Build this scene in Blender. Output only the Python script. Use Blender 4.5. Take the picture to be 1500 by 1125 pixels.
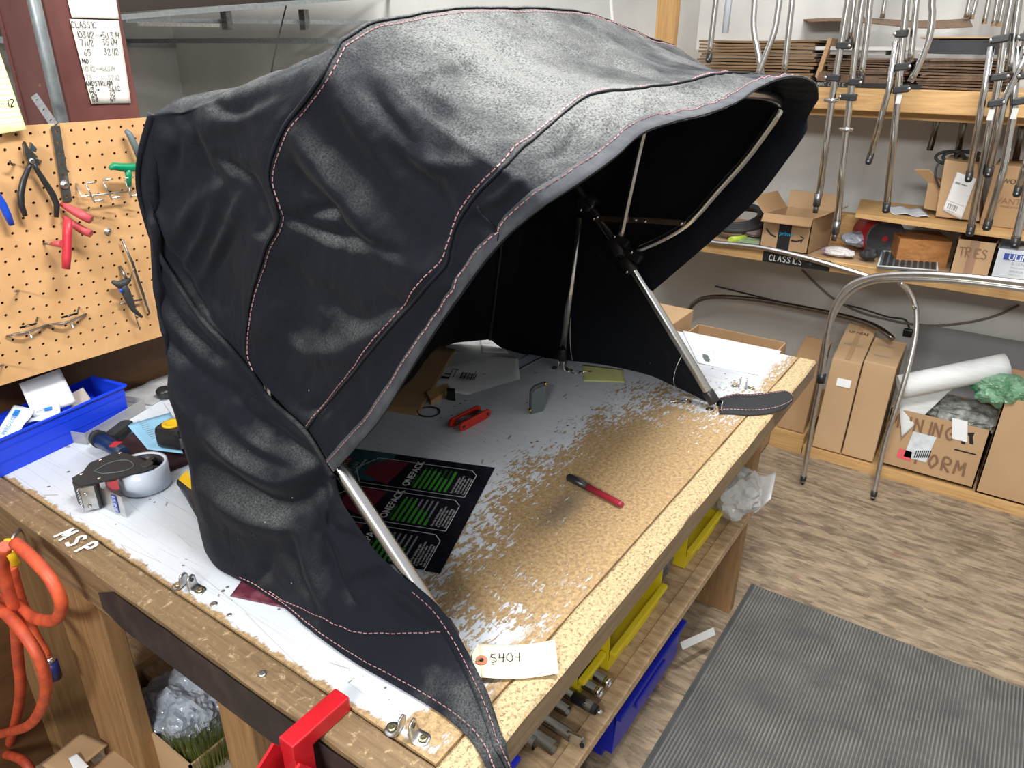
import bpy, bmesh, math, random
import numpy as np
from mathutils import Vector, Matrix, noise

for o in list(bpy.data.objects):
    bpy.data.objects.remove(o)
SC = bpy.context.scene
COL = SC.collection
rng = random.Random(7)

# ------------------------------------------------------------------ camera
F = 1067.0
CX, CY = 750.0, 562.5
CAM = np.array([-0.402, -0.366, 1.68])
_v1 = np.array([1560 - CX, 85 - CY, F]); _v2 = np.array([-950 - CX, 60 - CY, F])
_X = _v1 / np.linalg.norm(_v1)
_Y = _v2 - _X * (_v2 @ _X); _Y /= np.linalg.norm(_Y)
_X = np.array([_X[0], -_X[1], -_X[2]]); _Y = np.array([_Y[0], -_Y[1], -_Y[2]])
RM = np.stack([_X, _Y, np.cross(_X, _Y)])
cd = bpy.data.cameras.new('camera'); cam = bpy.data.objects.new('camera', cd); COL.objects.link(cam)
cd.sensor_width = 36; cd.lens = 36 * F / 1500; cd.clip_start = 0.02
m4 = Matrix([list(RM[i]) + [CAM[i]] for i in range(3)] + [[0, 0, 0, 1]])
cam.matrix_world = m4
SC.camera = cam

# ------------------------------------------------------------------ light
vs = SC.view_settings
vs.view_transform = 'Standard'; vs.look = 'None'; vs.gamma = 1; vs.use_curve_mapping = False
vs.exposure = 0.0
W = bpy.data.worlds.new('world'); SC.world = W; W.use_nodes = True
W.node_tree.nodes['Background'].inputs[0].default_value = (0.93, 0.95, 1.0, 1)
W.node_tree.nodes['Background'].inputs[1].default_value = 0.75

def area(name, loc, target, sx, sy, power, col=(1, 1, 1)):
    l = bpy.data.lights.new(name, 'AREA'); l.shape = 'RECTANGLE'; l.size = sx; l.size_y = sy
    l.energy = power; l.color = col
    o = bpy.data.objects.new(name, l); COL.objects.link(o)
    o.location = loc
    o.rotation_euler = (Vector(target) - Vector(loc)).to_track_quat('-Z', 'Y').to_euler()
    return o
area('ceiling_light_over_bench', (0.50, -0.34, 3.05), (0.62, 0.05, 0.9), 1.0, 0.07, 88, (1.0, 0.985, 0.95))
area('ceiling_light_left', (-0.7, 0.95, 3.0), (0.0, 0.95, 0.9), 0.8, 0.3, 9, (0.9, 0.95, 1.0))
area('ceiling_light_right', (2.15, 0.1, 3.1), (2.75, 0.0, 0.9), 0.25, 1.3, 26, (1.0, 0.97, 0.92))
area('ceiling_light_entrance', (-2.45, -0.5, 2.75), (3.3, -0.1, 1.1), 1.4, 0.3, 120, (1.0, 0.985, 0.95))
area('fill_light_far', (1.6, 3.0, 3.3), (2.6, 5.0, 1.4), 1.2, 0.4, 75, (1.0, 0.97, 0.92))  # added lamp that brightens the back area; no fixture known there

# ------------------------------------------------------------------ pixel rays onto real planes
def _ray(px, py): return RM @ np.array([(px - CX) / F, -(py - CY) / F, -1.0])
def ZP(px, py, z=0.9):
    d = _ray(px, py); return CAM + d * (z - CAM[2]) / d[2]
def XP(px, py, x):
    d = _ray(px, py); return CAM + d * (x - CAM[0]) / d[0]
def YP(px, py, y):
    d = _ray(px, py); return CAM + d * (y - CAM[1]) / d[1]
def PROJ(P):
    q = (np.asarray(P) - CAM) @ RM
    return np.stack([CX + F * q[..., 0] / -q[..., 2], CY - F * q[..., 1] / -q[..., 2]], -1)
A = lambda *a: np.array(a, float)
TT = 0.9
TH = TT
def nrm(v): v = np.asarray(v, float); return v / (np.linalg.norm(v) + 1e-12)

# ------------------------------------------------------------------ materials
def mat(name, c1, c2=None, rough=0.6, metal=0.0, scale=8.0, stretch=(1, 1, 1), detail=6, bump=0.0, bscale=None, bdist=0.002,
        contrast=(0.35, 0.65), sheen=0.0, alpha=1.0, trans=0.0, ior=1.45, coat=0.0, spec=0.5, emit=None, subsurf=0.0, distort=0.0):
    m = bpy.data.materials.new(name); m.use_nodes = True
    nt = m.node_tree; N = nt.nodes; L = nt.links; b = N['Principled BSDF']
    b.inputs['Base Color'].default_value = (*c1, 1); b.inputs['Roughness'].default_value = rough
    b.inputs['Metallic'].default_value = metal; b.inputs['Sheen Weight'].default_value = sheen
    b.inputs['Sheen Roughness'].default_value = 0.5
    b.inputs['Alpha'].default_value = alpha; b.inputs['Transmission Weight'].default_value = trans
    b.inputs['IOR'].default_value = ior; b.inputs['Coat Weight'].default_value = coat
    b.inputs['Specular IOR Level'].default_value = spec
    if emit: b.inputs['Emission Color'].default_value = (*c1, 1); b.inputs['Emission Strength'].default_value = emit
    if c2 is not None or bump:
        tc = N.new('ShaderNodeTexCoord'); mp = N.new('ShaderNodeMapping'); mp.inputs['Scale'].default_value = stretch
        L.new(tc.outputs['Object'], mp.inputs['Vector'])
    if c2 is not None:
        nz = N.new('ShaderNodeTexNoise'); nz.inputs['Scale'].default_value = scale; nz.inputs['Detail'].default_value = detail
        nz.inputs['Distortion'].default_value = distort
        L.new(mp.outputs[0], nz.inputs['Vector'])
        cr = N.new('ShaderNodeValToRGB'); cr.color_ramp.elements[0].position = contrast[0]; cr.color_ramp.elements[1].position = contrast[1]
        cr.color_ramp.elements[0].color = (*c1, 1); cr.color_ramp.elements[1].color = (*c2, 1)
        L.new(nz.outputs['Fac'], cr.inputs[0]); L.new(cr.outputs[0], b.inputs['Base Color'])
    if bump:
        n2 = N.new('ShaderNodeTexNoise'); n2.inputs['Scale'].default_value = bscale or scale * 3; n2.inputs['Detail'].default_value = 5
        L.new(mp.outputs[0], n2.inputs['Vector'])
        bp = N.new('ShaderNodeBump'); bp.inputs['Strength'].default_value = bump; bp.inputs['Distance'].default_value = bdist
        L.new(n2.outputs['Fac'], bp.inputs['Height']); L.new(bp.outputs[0], b.inputs['Normal'])
    return m

class NT:
    """tiny node helper"""
    def __init__(s, m): s.m = m; s.nt = m.node_tree; s.N = s.nt.nodes; s.L = s.nt.links; s.b = s.N['Principled BSDF']
    def n(s, t, **k):
        x = s.N.new('ShaderNode' + t)
        for a, v in k.items():
            if a.startswith('i_'):
                key = a[2:].replace('_', ' ')
                x.inputs[int(key) if key.isdigit() else key].default_value = v
            else: setattr(x, a, v)
        return x
    def l(s, a, b): s.L.new(a, b)
    def math(s, op, a, b=None, clamp=False):
        x = s.N.new('ShaderNodeMath'); x.operation = op; x.use_clamp = clamp
        for i, v in enumerate((a, b)):
            if v is None: continue
            if isinstance(v, (int, float)): x.inputs[i].default_value = v
            else: s.L.new(v, x.inputs[i])
        return x.outputs[0]
    def mix(s, f, a, b):
        x = s.N.new('ShaderNodeMix'); x.data_type = 'RGBA'
        for i, v in ((0, f), (6, a), (7, b)):
            if isinstance(v, (int, float)): x.inputs[i].default_value = v
            elif isinstance(v, tuple): x.inputs[i].default_value = (*v, 1)
            else: s.L.new(v, x.inputs[i])
        return x.outputs[2]
    def noise(s, vec, scale, detail=4, rough=0.5, dist=0.0):
        x = s.n('TexNoise', i_Scale=scale, i_Detail=detail, i_Roughness=rough, i_Distortion=dist); s.l(vec, x.inputs['Vector']); return x.outputs['Fac']
    def ramp(s, v, p0, p1):
        x = s.n('MapRange', i_1=p0, i_2=p1); s.l(v, x.inputs[0]); return x.outputs[0]
    def obj(s, scale=(1, 1, 1), rot=(0, 0, 0)):
        tc = s.n('TexCoord'); mp = s.n('Mapping'); mp.inputs['Scale'].default_value = scale; mp.inputs['Rotation'].default_value = rot
        s.l(tc.outputs['Object'], mp.inputs['Vector']); return mp.outputs[0]

def fabric_mat():
    m = mat('black_canvas', (0.0045, 0.006, 0.0105), rough=0.82, sheen=0.03, spec=0.2)
    t = NT(m); v = t.obj()
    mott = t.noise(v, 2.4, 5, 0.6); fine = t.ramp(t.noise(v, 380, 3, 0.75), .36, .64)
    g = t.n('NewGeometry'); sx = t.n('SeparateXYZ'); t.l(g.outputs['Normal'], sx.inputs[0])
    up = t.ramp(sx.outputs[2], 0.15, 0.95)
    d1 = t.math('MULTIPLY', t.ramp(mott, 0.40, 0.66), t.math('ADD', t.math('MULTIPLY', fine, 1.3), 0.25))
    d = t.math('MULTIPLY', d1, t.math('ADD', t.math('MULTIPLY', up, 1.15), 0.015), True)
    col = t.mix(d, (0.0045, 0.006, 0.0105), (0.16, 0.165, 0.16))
    lint = t.n('TexVoronoi', i_Scale=26.0); t.l(v, lint.inputs['Vector'])
    lf = t.math('MULTIPLY', t.math('LESS_THAN', lint.outputs['Distance'], 0.03), t.math('GREATER_THAN', t.noise(v, 5, 1), 0.5))
    col = t.mix(t.math('MULTIPLY', lf, 0.45), col, (0.6, 0.6, 0.58))
    t.l(col, t.b.inputs['Base Color'])
    wv = t.n('TexVoronoi', i_Scale=900.0); t.l(v, wv.inputs['Vector'])
    h = t.math('ADD', t.math('MULTIPLY', wv.outputs['Distance'], 0.4), t.math('MULTIPLY', t.noise(v, 30, 4, .6), 2.2))
    def ridg(sc, di): return t.math('ABSOLUTE', t.math('SUBTRACT', t.noise(v, sc, 3, .5, di), .5))
    cr_ = t.math('ADD', t.math('MULTIPLY', t.math('POWER', t.math('ADD', ridg(5.0, 1.2), .001), .55), 1.0), t.math('MULTIPLY', t.math('POWER', t.math('ADD', ridg(13.0, .8), .001), .6), .45))
    bp = t.n('Bump', i_Strength=0.6, i_Distance=0.0016); t.l(h, bp.inputs['Height'])
    b2 = t.n('Bump', i_Strength=0.34, i_Distance=0.012); t.l(cr_, b2.inputs['Height']); t.l(bp.outputs[0], b2.inputs['Normal']); t.l(b2.outputs[0], t.b.inputs['Normal'])
    return m

M = {}
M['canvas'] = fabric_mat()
M['hem'] = mat('canvas_hem', (0.018, 0.021, 0.028), (0.038, 0.043, 0.05), rough=0.8, sheen=0.1, scale=40, bump=0.2, bscale=300, bdist=0.001)
M['thread'] = mat('pink_thread', (0.42, 0.22, 0.235), rough=0.7)
M['threadg'] = mat('grey_thread', (0.35, 0.27, 0.28), rough=0.7)
M['chrome'] = mat('polished_tube', (0.62, 0.61, 0.59), rough=0.2, metal=1.0)
M['alu'] = mat('brushed_aluminium', (0.66, 0.66, 0.65), (0.56, 0.56, 0.55), rough=0.33, metal=1.0, scale=60)
M['zinc'] = mat('zinc_steel', (0.62, 0.62, 0.6), (0.45, 0.45, 0.43), rough=0.35, metal=1.0, scale=90)
M['bronze'] = mat('tarnished_strap', (0.42, 0.31, 0.24), rough=0.35, metal=1.0)
M['blackpl'] = mat('black_plastic', (0.018, 0.018, 0.02), rough=0.35)
M['rubber'] = mat('black_rubber', (0.03, 0.03, 0.032), rough=0.6)

# ------------------------------------------------------------------ mesh helpers
class MB:
    def __init__(s): s.v = []; s.f = []; s.sm = []
    def add(s, V, Fc, smooth=False):
        n = len(s.v); s.v += [tuple(map(float, p)) for p in V]
        s.f += [tuple(i + n for i in f) for f in Fc]; s.sm += [smooth] * len(Fc); return s
    def hexa(s, P):   # 8 corners, bottom 4 then top 4 (same order)
        return s.add(P, [(0, 3, 2, 1), (4, 5, 6, 7), (0, 1, 5, 4), (1, 2, 6, 5), (2, 3, 7, 6), (3, 0, 4, 7)])
    def box(s, o, u, v, w):
        o, u, v, w = map(np.asarray, (o, u, v, w))
        return s.hexa([o, o + u, o + u + v, o + v, o + w, o + u + w, o + u + v + w, o + v + w])
    def cbox(s, c, size, rz=0.0, ry=0.0, rx=0.0):
        R = np.array((Matrix.Rotation(rz, 3, 'Z') @ Matrix.Rotation(ry, 3, 'Y') @ Matrix.Rotation(rx, 3, 'X')))
        u, v, w = R[:, 0] * size[0], R[:, 1] * size[1], R[:, 2] * size[2]
        return s.box(np.asarray(c) - (u + v + w) / 2, u, v, w)
    def bbox(s, c, size, rz=0.0, ry=0.0, rx=0.0, b=0.004):  # box with chamfered edges
        R = np.array((Matrix.Rotation(rz, 3, 'Z') @ Matrix.Rotation(ry, 3, 'Y') @ Matrix.Rotation(rx, 3, 'X')))
        bm = bmesh.new(); bmesh.ops.create_cube(bm, size=1)
        for q in bm.verts: q.co = Vector((q.co.x * size[0], q.co.y * size[1], q.co.z * size[2]))
        bmesh.ops.bevel(bm, geom=bm.edges[:], offset=b, segments=2, profile=0.6, affect='EDGES')
        bm.verts.index_update()
        s.add([R @ np.array(q.co) + np.asarray(c) for q in bm.verts], [[q.index for q in f.verts] for f in bm.faces]); bm.free(); return s
    def tube(s, pts, r, n=12, cap=True, closed=False, flat=1.0, flatdir=None):
        P = [np.asarray(p, float) for p in pts]; m = len(P)
        rr = r if hasattr(r, '__len__') else [r] * m
        T = []
        for i in range(m):
            a = P[(i - 1) % m] if (closed or i > 0) else P[0]; b = P[(i + 1) % m] if (closed or i < m - 1) else P[-1]
            T.append(nrm(b - a))
        ref = nrm(np.cross(T[0], flatdir)) if flatdir is not None else nrm(np.cross(T[0], A(0, 0, 1) if abs(T[0][2]) < .9 else A(1, 0, 0)))
        V = []
        for i in range(m):
            if flatdir is not None: ref = nrm(np.cross(T[i], flatdir))
            else: ref = nrm(ref - T[i] * (ref @ T[i]))
            bi = np.cross(T[i], ref)
            for k in range(n):
                a = 2 * math.pi * k / n
                V.append(P[i] + (ref * math.cos(a) + bi * math.sin(a) * flat) * rr[i])
        Fc = []
        for i in range(m if closed else m - 1):
            j = (i + 1) % m
            for k in range(n):
                k2 = (k + 1) % n
                Fc.append((i * n + k, i * n + k2, j * n + k2, j * n + k))
        s.add(V, Fc, True)
        if cap and not closed:
            n0 = len(s.v) - len(V)
            s.f.append(tuple(n0 + k for k in range(n))[::-1]); s.sm.append(False)
            s.f.append(tuple(n0 + (m - 1) * n + k for k in range(n))); s.sm.append(False)
        return s
    def pipe(s, a, b, r, ri, n=20):   # hollow tube
        a, b = np.asarray(a, float), np.asarray(b, float); t = nrm(b - a)
        u = nrm(np.cross(t, A(0, 0, 1) if abs(t[2]) < .9 else A(1, 0, 0))); w = np.cross(t, u); V = []
        for (c, q) in ((a, r), (b, r), (b, ri), (a, ri)):
            V += [c + (u * math.cos(2 * math.pi * k / n) + w * math.sin(2 * math.pi * k / n)) * q for k in range(n)]
        Fc = [(i * n + k, i * n + (k + 1) % n, ((i + 1) % 4) * n + (k + 1) % n, ((i + 1) % 4) * n + k) for i in range(4) for k in range(n)]
        return s.add(V, Fc, True)
    def prism(s, pts, d):   # polygon (3d points in order) extruded by vector d
        n = len(pts); P = [np.asarray(p, float) for p in pts]; d = np.asarray(d, float)
        V = P + [p + d for p in P]
        return s.add(V, [tuple(range(n))[::-1], tuple(range(n, 2 * n))] + [(i, (i + 1) % n, n + (i + 1) % n, n + i) for i in range(n)])
    def lathe(s, c, ax, prof, n=24):   # prof: (radius, height) pairs along ax
        c = np.asarray(c, float); ax = nrm(ax); u = nrm(np.cross(ax, A(0, 0, 1) if abs(ax[2]) < .9 else A(1, 0, 0))); w = np.cross(ax, u)
        V = [c + ax * h + (u * math.cos(2 * math.pi * k / n) + w * math.sin(2 * math.pi * k / n)) * max(r, 1e-4) for r, h in prof for k in range(n)]
        m = len(prof)
        Fc = [(i * n + k, i * n + (k + 1) % n, (i + 1) * n + (k + 1) % n, (i + 1) * n + k) for i in range(m - 1) for k in range(n)]
        n0 = len(s.v); s.add(V, Fc, True)
        s.f.append(tuple(n0 + k for k in range(n))[::-1]); s.sm.append(False); s.f.append(tuple(n0 + (m - 1) * n + k for k in range(n))); s.sm.append(False)
        return s
    def grid(s, G, smooth=True, flip=False):
        G = np.asarray(G); a, b = G.shape[:2]
        Fc = [(i * b + j, (i + 1) * b + j, (i + 1) * b + j + 1, i * b + j + 1) for i in range(a - 1) for j in range(b - 1)]
        if flip: Fc = [f[::-1] for f in Fc]
        return s.add(G.reshape(-1, 3), Fc, smooth)
    def sheet(s, G, th, smooth=True):   # grid with thickness along its normals
        G = np.asarray(G, float); du = np.gradient(G, axis=0); dv = np.gradient(G, axis=1)
        nn = np.cross(du, dv); nn /= np.linalg.norm(nn, axis=2, keepdims=True) + 1e-12
        B = G - nn * th; a, b = G.shape[:2]; n = a * b
        f1 = [(i * b + j, (i + 1) * b + j, (i + 1) * b + j + 1, i * b + j + 1) for i in range(a - 1) for j in range(b - 1)]
        Fc = f1 + [tuple(q + n for q in f[::-1]) for f in f1]
        rim = [i * b for i in range(a)] + [(a - 1) * b + j for j in range(1, b)] + [i * b + b - 1 for i in range(a - 2, -1, -1)] + [j for j in range(b - 2, 0, -1)]
        Fc += [(rim[k], rim[k] + n, rim[(k + 1) % len(rim)] + n, rim[(k + 1) % len(rim)]) for k in range(len(rim))]
        return s.add(np.concatenate([G.reshape(-1, 3), B.reshape(-1, 3)]), Fc, smooth)
    def build(s, name, mt, parent=None, bevel=0.0, mats=None, fidx=None):
        me = bpy.data.meshes.new(name)
        V = np.array(s.v, float)
        if parent is None: lo, hi = V.min(0), V.max(0); base = np.array([(lo[0] + hi[0]) / 2, (lo[1] + hi[1]) / 2, lo[2]])
        else: base = wloc(parent)
        me.from_pydata((V - base).tolist(), [], s.f)
        me.polygons.foreach_set('use_smooth', s.sm)
        me.materials.append(mt); me.update()
        o = bpy.data.objects.new(name, me); COL.objects.link(o)
        if parent is None: o.location = base
        else: o.parent = parent
        if bevel:
            bv = o.modifiers.new('bevel', 'BEVEL'); bv.width = bevel; bv.segments = 2; bv.limit_method = 'ANGLE'
        return o

def wloc(o):
    p = np.zeros(3)
    while o is not None: p += np.array(o.location); o = o.parent
    return p
def tag(o, label, cat, group=None):
    o['label'] = label; o['category'] = cat
    if group: o['group'] = group
    return o
def thing(name, label, cat, loc, group=None):
    o = bpy.data.objects.new(name, None); COL.objects.link(o); o.location = [float(c) for c in loc]; o.empty_display_size = .05
    return tag(o, label, cat, group)
def struct(o): o['kind'] = 'structure'; return o
def stuff(o): o['kind'] = 'stuff'; return o
def copytree(o, parent=None):
    kids = [c for c in COL.objects if c.parent == o]
    c = o.copy(); COL.objects.link(c); c.parent = parent
    for k in kids: copytree(k, c)
    return c

def catmull(P, n, closed=False):
    """resample polyline P (list of points) as a centripetal-ish Catmull-Rom with n points, even in arc length"""
    P = np.asarray(P, float)
    if len(P) == 2: return P[0] + (P[1] - P[0]) * np.linspace(0, 1, n)[:, None]
    Q = np.vstack([2 * P[0] - P[1], P, 2 * P[-1] - P[-2]]) if not closed else np.vstack([P[-1], P, P[0], P[1]])
    out = []
    for i in range(1, len(Q) - 2):
        t = np.linspace(0, 1, 16, endpoint=False)[:, None]
        p0, p1, p2, p3 = Q[i - 1], Q[i], Q[i + 1], Q[i + 2]
        out.append(.5 * ((2 * p1) + (-p0 + p2) * t + (2 * p0 - 5 * p1 + 4 * p2 - p3) * t ** 2 + (-p0 + 3 * p1 - 3 * p2 + p3) * t ** 3))
    D = np.vstack(out + [Q[-2:-1]]); s = np.r_[0, np.cumsum(np.linalg.norm(np.diff(D, axis=0), axis=1))]
    t = np.linspace(0, s[-1], n)
    return np.stack([np.interp(t, s, D[:, k]) for k in range(D.shape[1])], 1)

def text(name, s, O, U, Wd, size, mt, parent, lift=0.0006, sx=1.0, align='LEFT', bold=0.0):
    """printed lettering: origin O, reading direction U, letter-up Wd"""
    cu = bpy.data.curves.new(name, 'FONT'); cu.body = s; cu.size = size; cu.align_x = align; cu.resolution_u = 3; cu.offset = bold
    to = bpy.data.objects.new(name, cu); COL.objects.link(to)
    dg = bpy.context.evaluated_depsgraph_get(); me = bpy.data.meshes.new_from_object(to.evaluated_get(dg))
    bpy.data.objects.remove(to)
    U = nrm(U); Wd = nrm(np.asarray(Wd) - U * (np.asarray(Wd) @ U)); Nn = np.cross(U, Wd); base = wloc(parent)
    for v in me.vertices:
        v.co = Vector(np.asarray(O) + U * v.co.x * sx + Wd * v.co.y + Nn * lift - base)
    me.materials.clear(); me.materials.append(mt)
    o = bpy.data.objects.new(name, me); COL.objects.link(o); o.parent = parent; return o

SF = {  # stroke letters for handwriting, unit height
 '0': [[(.3, 0), (.05, .25), (.05, .7), (.3, 1), (.55, .7), (.55, .25), (.3, 0)]], '1': [[(.3, 0), (.3, 1)]],
 '2': [[(.05, .8), (.3, 1), (.5, .75), (.05, 0), (.55, .03)]], '3': [[(.05, .95), (.5, .95), (.25, .55), (.5, .3), (.3, 0), (.05, .1)]],
 '4': [[(.1, 1), (.05, .45), (.55, .5)], [(.5, 1), (.45, 0)]], '5': [[(.5, 1), (.1, .97), (.08, .6), (.4, .55), (.5, .2), (.25, 0), (.05, .05)]],
 '6': [[(.45, 1), (.1, .5), (.1, .1), (.4, 0), (.5, .3), (.15, .4)]], '7': [[(.05, 1), (.55, 1), (.25, 0)]],
 '8': [[(.3, .5), (.08, .75), (.3, 1), (.5, .75), (.1, .25), (.3, 0), (.5, .25), (.3, .5)]], '9': [[(.5, .6), (.2, .5), (.1, .85), (.4, 1), (.5, .6), (.35, 0)]],
 'A': [[(0, 0), (.3, 1), (.58, 0)], [(.12, .4), (.46, .4)]], 'C': [[(.55, .85), (.3, 1), (.05, .6), (.1, .1), (.35, 0), (.55, .12)]],
 'D': [[(.08, 0), (.08, 1), (.5, .7), (.5, .3), (.08, 0)]], 'E': [[(.5, 1), (.08, 1), (.08, 0), (.5, 0)], [(.08, .5), (.4, .5)]],
 'F': [[(.5, 1), (.08, 1), (.08, 0)], [(.08, .5), (.4, .5)]], 'G': [[(.55, .85), (.3, 1), (.05, .5), (.3, 0), (.55, .15), (.55, .45), (.35, .45)]],
 'H': [[(.06, 0), (.06, 1)], [(.54, 0), (.54, 1)], [(.06, .5), (.54, .5)]],
 'I': [[(.3, 0), (.3, 1)]], 'K': [[(.08, 0), (.08, 1)], [(.5, 1), (.08, .5), (.55, 0)]], 'L': [[(.08, 1), (.08, 0), (.5, 0)]],
 'M': [[(0, 0), (.08, 1), (.32, .35), (.56, 1), (.64, 0)]], 'N': [[(.06, 0), (.06, 1), (.54, 0), (.54, 1)]],
 'O': [[(.3, 0), (.05, .4), (.3, 1), (.55, .5), (.3, 0)]], 'P': [[(.08, 0), (.08, 1), (.48, .95), (.5, .6), (.08, .5)]],
 'R': [[(.08, 0), (.08, 1), (.48, .95), (.48, .6), (.08, .5), (.55, 0)]], 'S': [[(.52, .88), (.25, 1), (.08, .75), (.48, .35), (.4, .03), (.05, .1)]],
 'T': [[(0, 1), (.6, 1)], [(.3, 1), (.3, 0)]], 'W': [[(0, 1), (.15, 0), (.32, .7), (.48, 0), (.64, 1)]], 'Y': [[(0, 1), (.3, .5), (.58, 1)], [(.3, .5), (.3, 0)]],
 '/': [[(.1, -.1), (.4, 1.05)]], '-': [[(.1, .45), (.5, .45)]], '>': [[(0, .45), (.6, .45)], [(.4, .65), (.62, .45), (.4, .25)]], '.': [[(.2, 0), (.24, .04)]], ' ': [],
}
def hand(name, s, O, U, Wd, h, w, mt, parent, lift=0.0007, adv=0.82, small='', jit=0.03):
    if h >= .024 and len(s) > 1:   # big letters: one part each
        x = 0.0
        for ch in s:
            if SF.get(ch.upper()): hand('letter', ch, np.asarray(O, float) + nrm(U) * x, U, Wd, h, w, mt, parent, lift, adv, small, jit)
            x += h * adv * (.55 if ch in 'I1 /.' else 1)
        return
    U = nrm(U); Wd = nrm(np.asarray(Wd, float) - U * (np.asarray(Wd) @ U)); Nn = np.cross(U, Wd); mb = MB(); x = 0.0; qi = 0; O = np.asarray(O, float)
    for i, ch in enumerate(s):
        hh = h
        up = ch.upper()
        for pl in SF.get(up, []):
            P = [(x + (a + rng.uniform(-jit, jit)) * hh * .95, (b + rng.uniform(-jit, jit)) * hh) for a, b in pl]
            if len(P) > 2 and up not in 'AEFHIKLMNTWY471': P = catmull([(a, b) for a, b in P], len(P) * 4).tolist()
            for (a, b), (c, d) in zip(P[:-1], P[1:]):
                t = np.array([c - a, d - b]); ln = np.linalg.norm(t)
                if ln < 1e-7: continue
                t /= ln; n2 = np.array([-t[1], t[0]]) * w / 2; e = t * w * .3
                q = [(a - e[0] - n2[0], b - e[1] - n2[1]), (c + e[0] - n2[0], d + e[1] - n2[1]), (c + e[0] + n2[0], d + e[1] + n2[1]), (a - e[0] + n2[0], b - e[1] + n2[1])]
                qi += 1; mb.add([O + U * p[0] + Wd * p[1] + Nn * (lift + qi % 40 * 1.2e-5) for p in q], [(0, 1, 2, 3)])
        x += hh * adv * (.55 if ch in 'I1 /.' else 1)
    return mb.build(name, mt, parent)
def wood_mat(name, c1, c2, grain=(1, 18, 18), scale=3.2, rough=.6, bump=.15, rot=(0, 0, 0), wear=None):
    m = mat(name, c1, rough=rough); t = NT(m); v = t.obj(grain, rot)
    n1 = t.noise(v, scale, 6, .6, 1.2); n2 = t.noise(v, scale * 6, 3, .6)
    f = t.math('ADD', t.math('MULTIPLY', n1, .75), t.math('MULTIPLY', n2, .25))
    col = t.mix(t.ramp(f, .36, .66), c1, c2)
    if wear:
        w = t.obj(); wn = t.noise(w, wear[1], 8, .8, .4); g = t.n('NewGeometry'); sz = t.n('SeparateXYZ'); t.l(g.outputs['Normal'], sz.inputs[0]); tp = t.ramp(sz.outputs[2], .15, .5)
        col = t.mix(t.math('MULTIPLY', t.ramp(wn, wear[2], wear[2] + .1), t.math('ADD', t.math('MULTIPLY', tp, .85), .1)), col, wear[0])  # pale scuffs mostly on upward faces; darker sides also carry their shade as colour
        if len(wear) > 3: wn2 = t.noise(w, wear[4], 6, .8); col = t.mix(t.math('MULTIPLY', t.ramp(wn2, .55, .66), .8), col, wear[3])
    t.l(col, t.b.inputs['Base Color'])
    bp = t.n('Bump', i_Strength=bump, i_Distance=.002); t.l(f, bp.inputs['Height']); t.l(bp.outputs[0], t.b.inputs['Normal']); return m
M['lumber'] = wood_mat('new_lumber', (.62, .39, .17), (.42, .24, .09), (18, 1, 18))
M['lumber_v'] = wood_mat('new_lumber_upright', (.50, .30, .12), (.34, .18, .06), (18, 18, 1))
M['lumber_x'] = wood_mat('bench_lumber', (.42, .25, .09), (.24, .13, .045), (18, 1, 18))
M['front_edge'] = wood_mat('worn_bench_edge_front', (.235, .155, .08), (.125, .08, .04), (26, 1, 26), rough=.55, bump=.3, wear=((.46, .34, .20), 60, .55, (.12, .08, .05), 90))
M['side_edge'] = wood_mat('worn_bench_edge_side', (.20, .135, .075), (.11, .07, .04), (1, 26, 26), rough=.55, bump=.3, wear=((.50, .385, .215), 170, .40, (.13, .09, .05), 150))
M['ply'] = wood_mat('stained_plywood', (.16, .075, .028), (.07, .032, .013), (1.2, 14, 5), 2.2)
M['floorply'] = wood_mat('under_bench_plywood', (.40, .21, .08), (.17, .08, .03), (2, 2, 9), 2.0)

M['oldpost'] = wood_mat('aged_post', (.34, .195, .085), (.20, .11, .045), (18, 18, 1))

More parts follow.
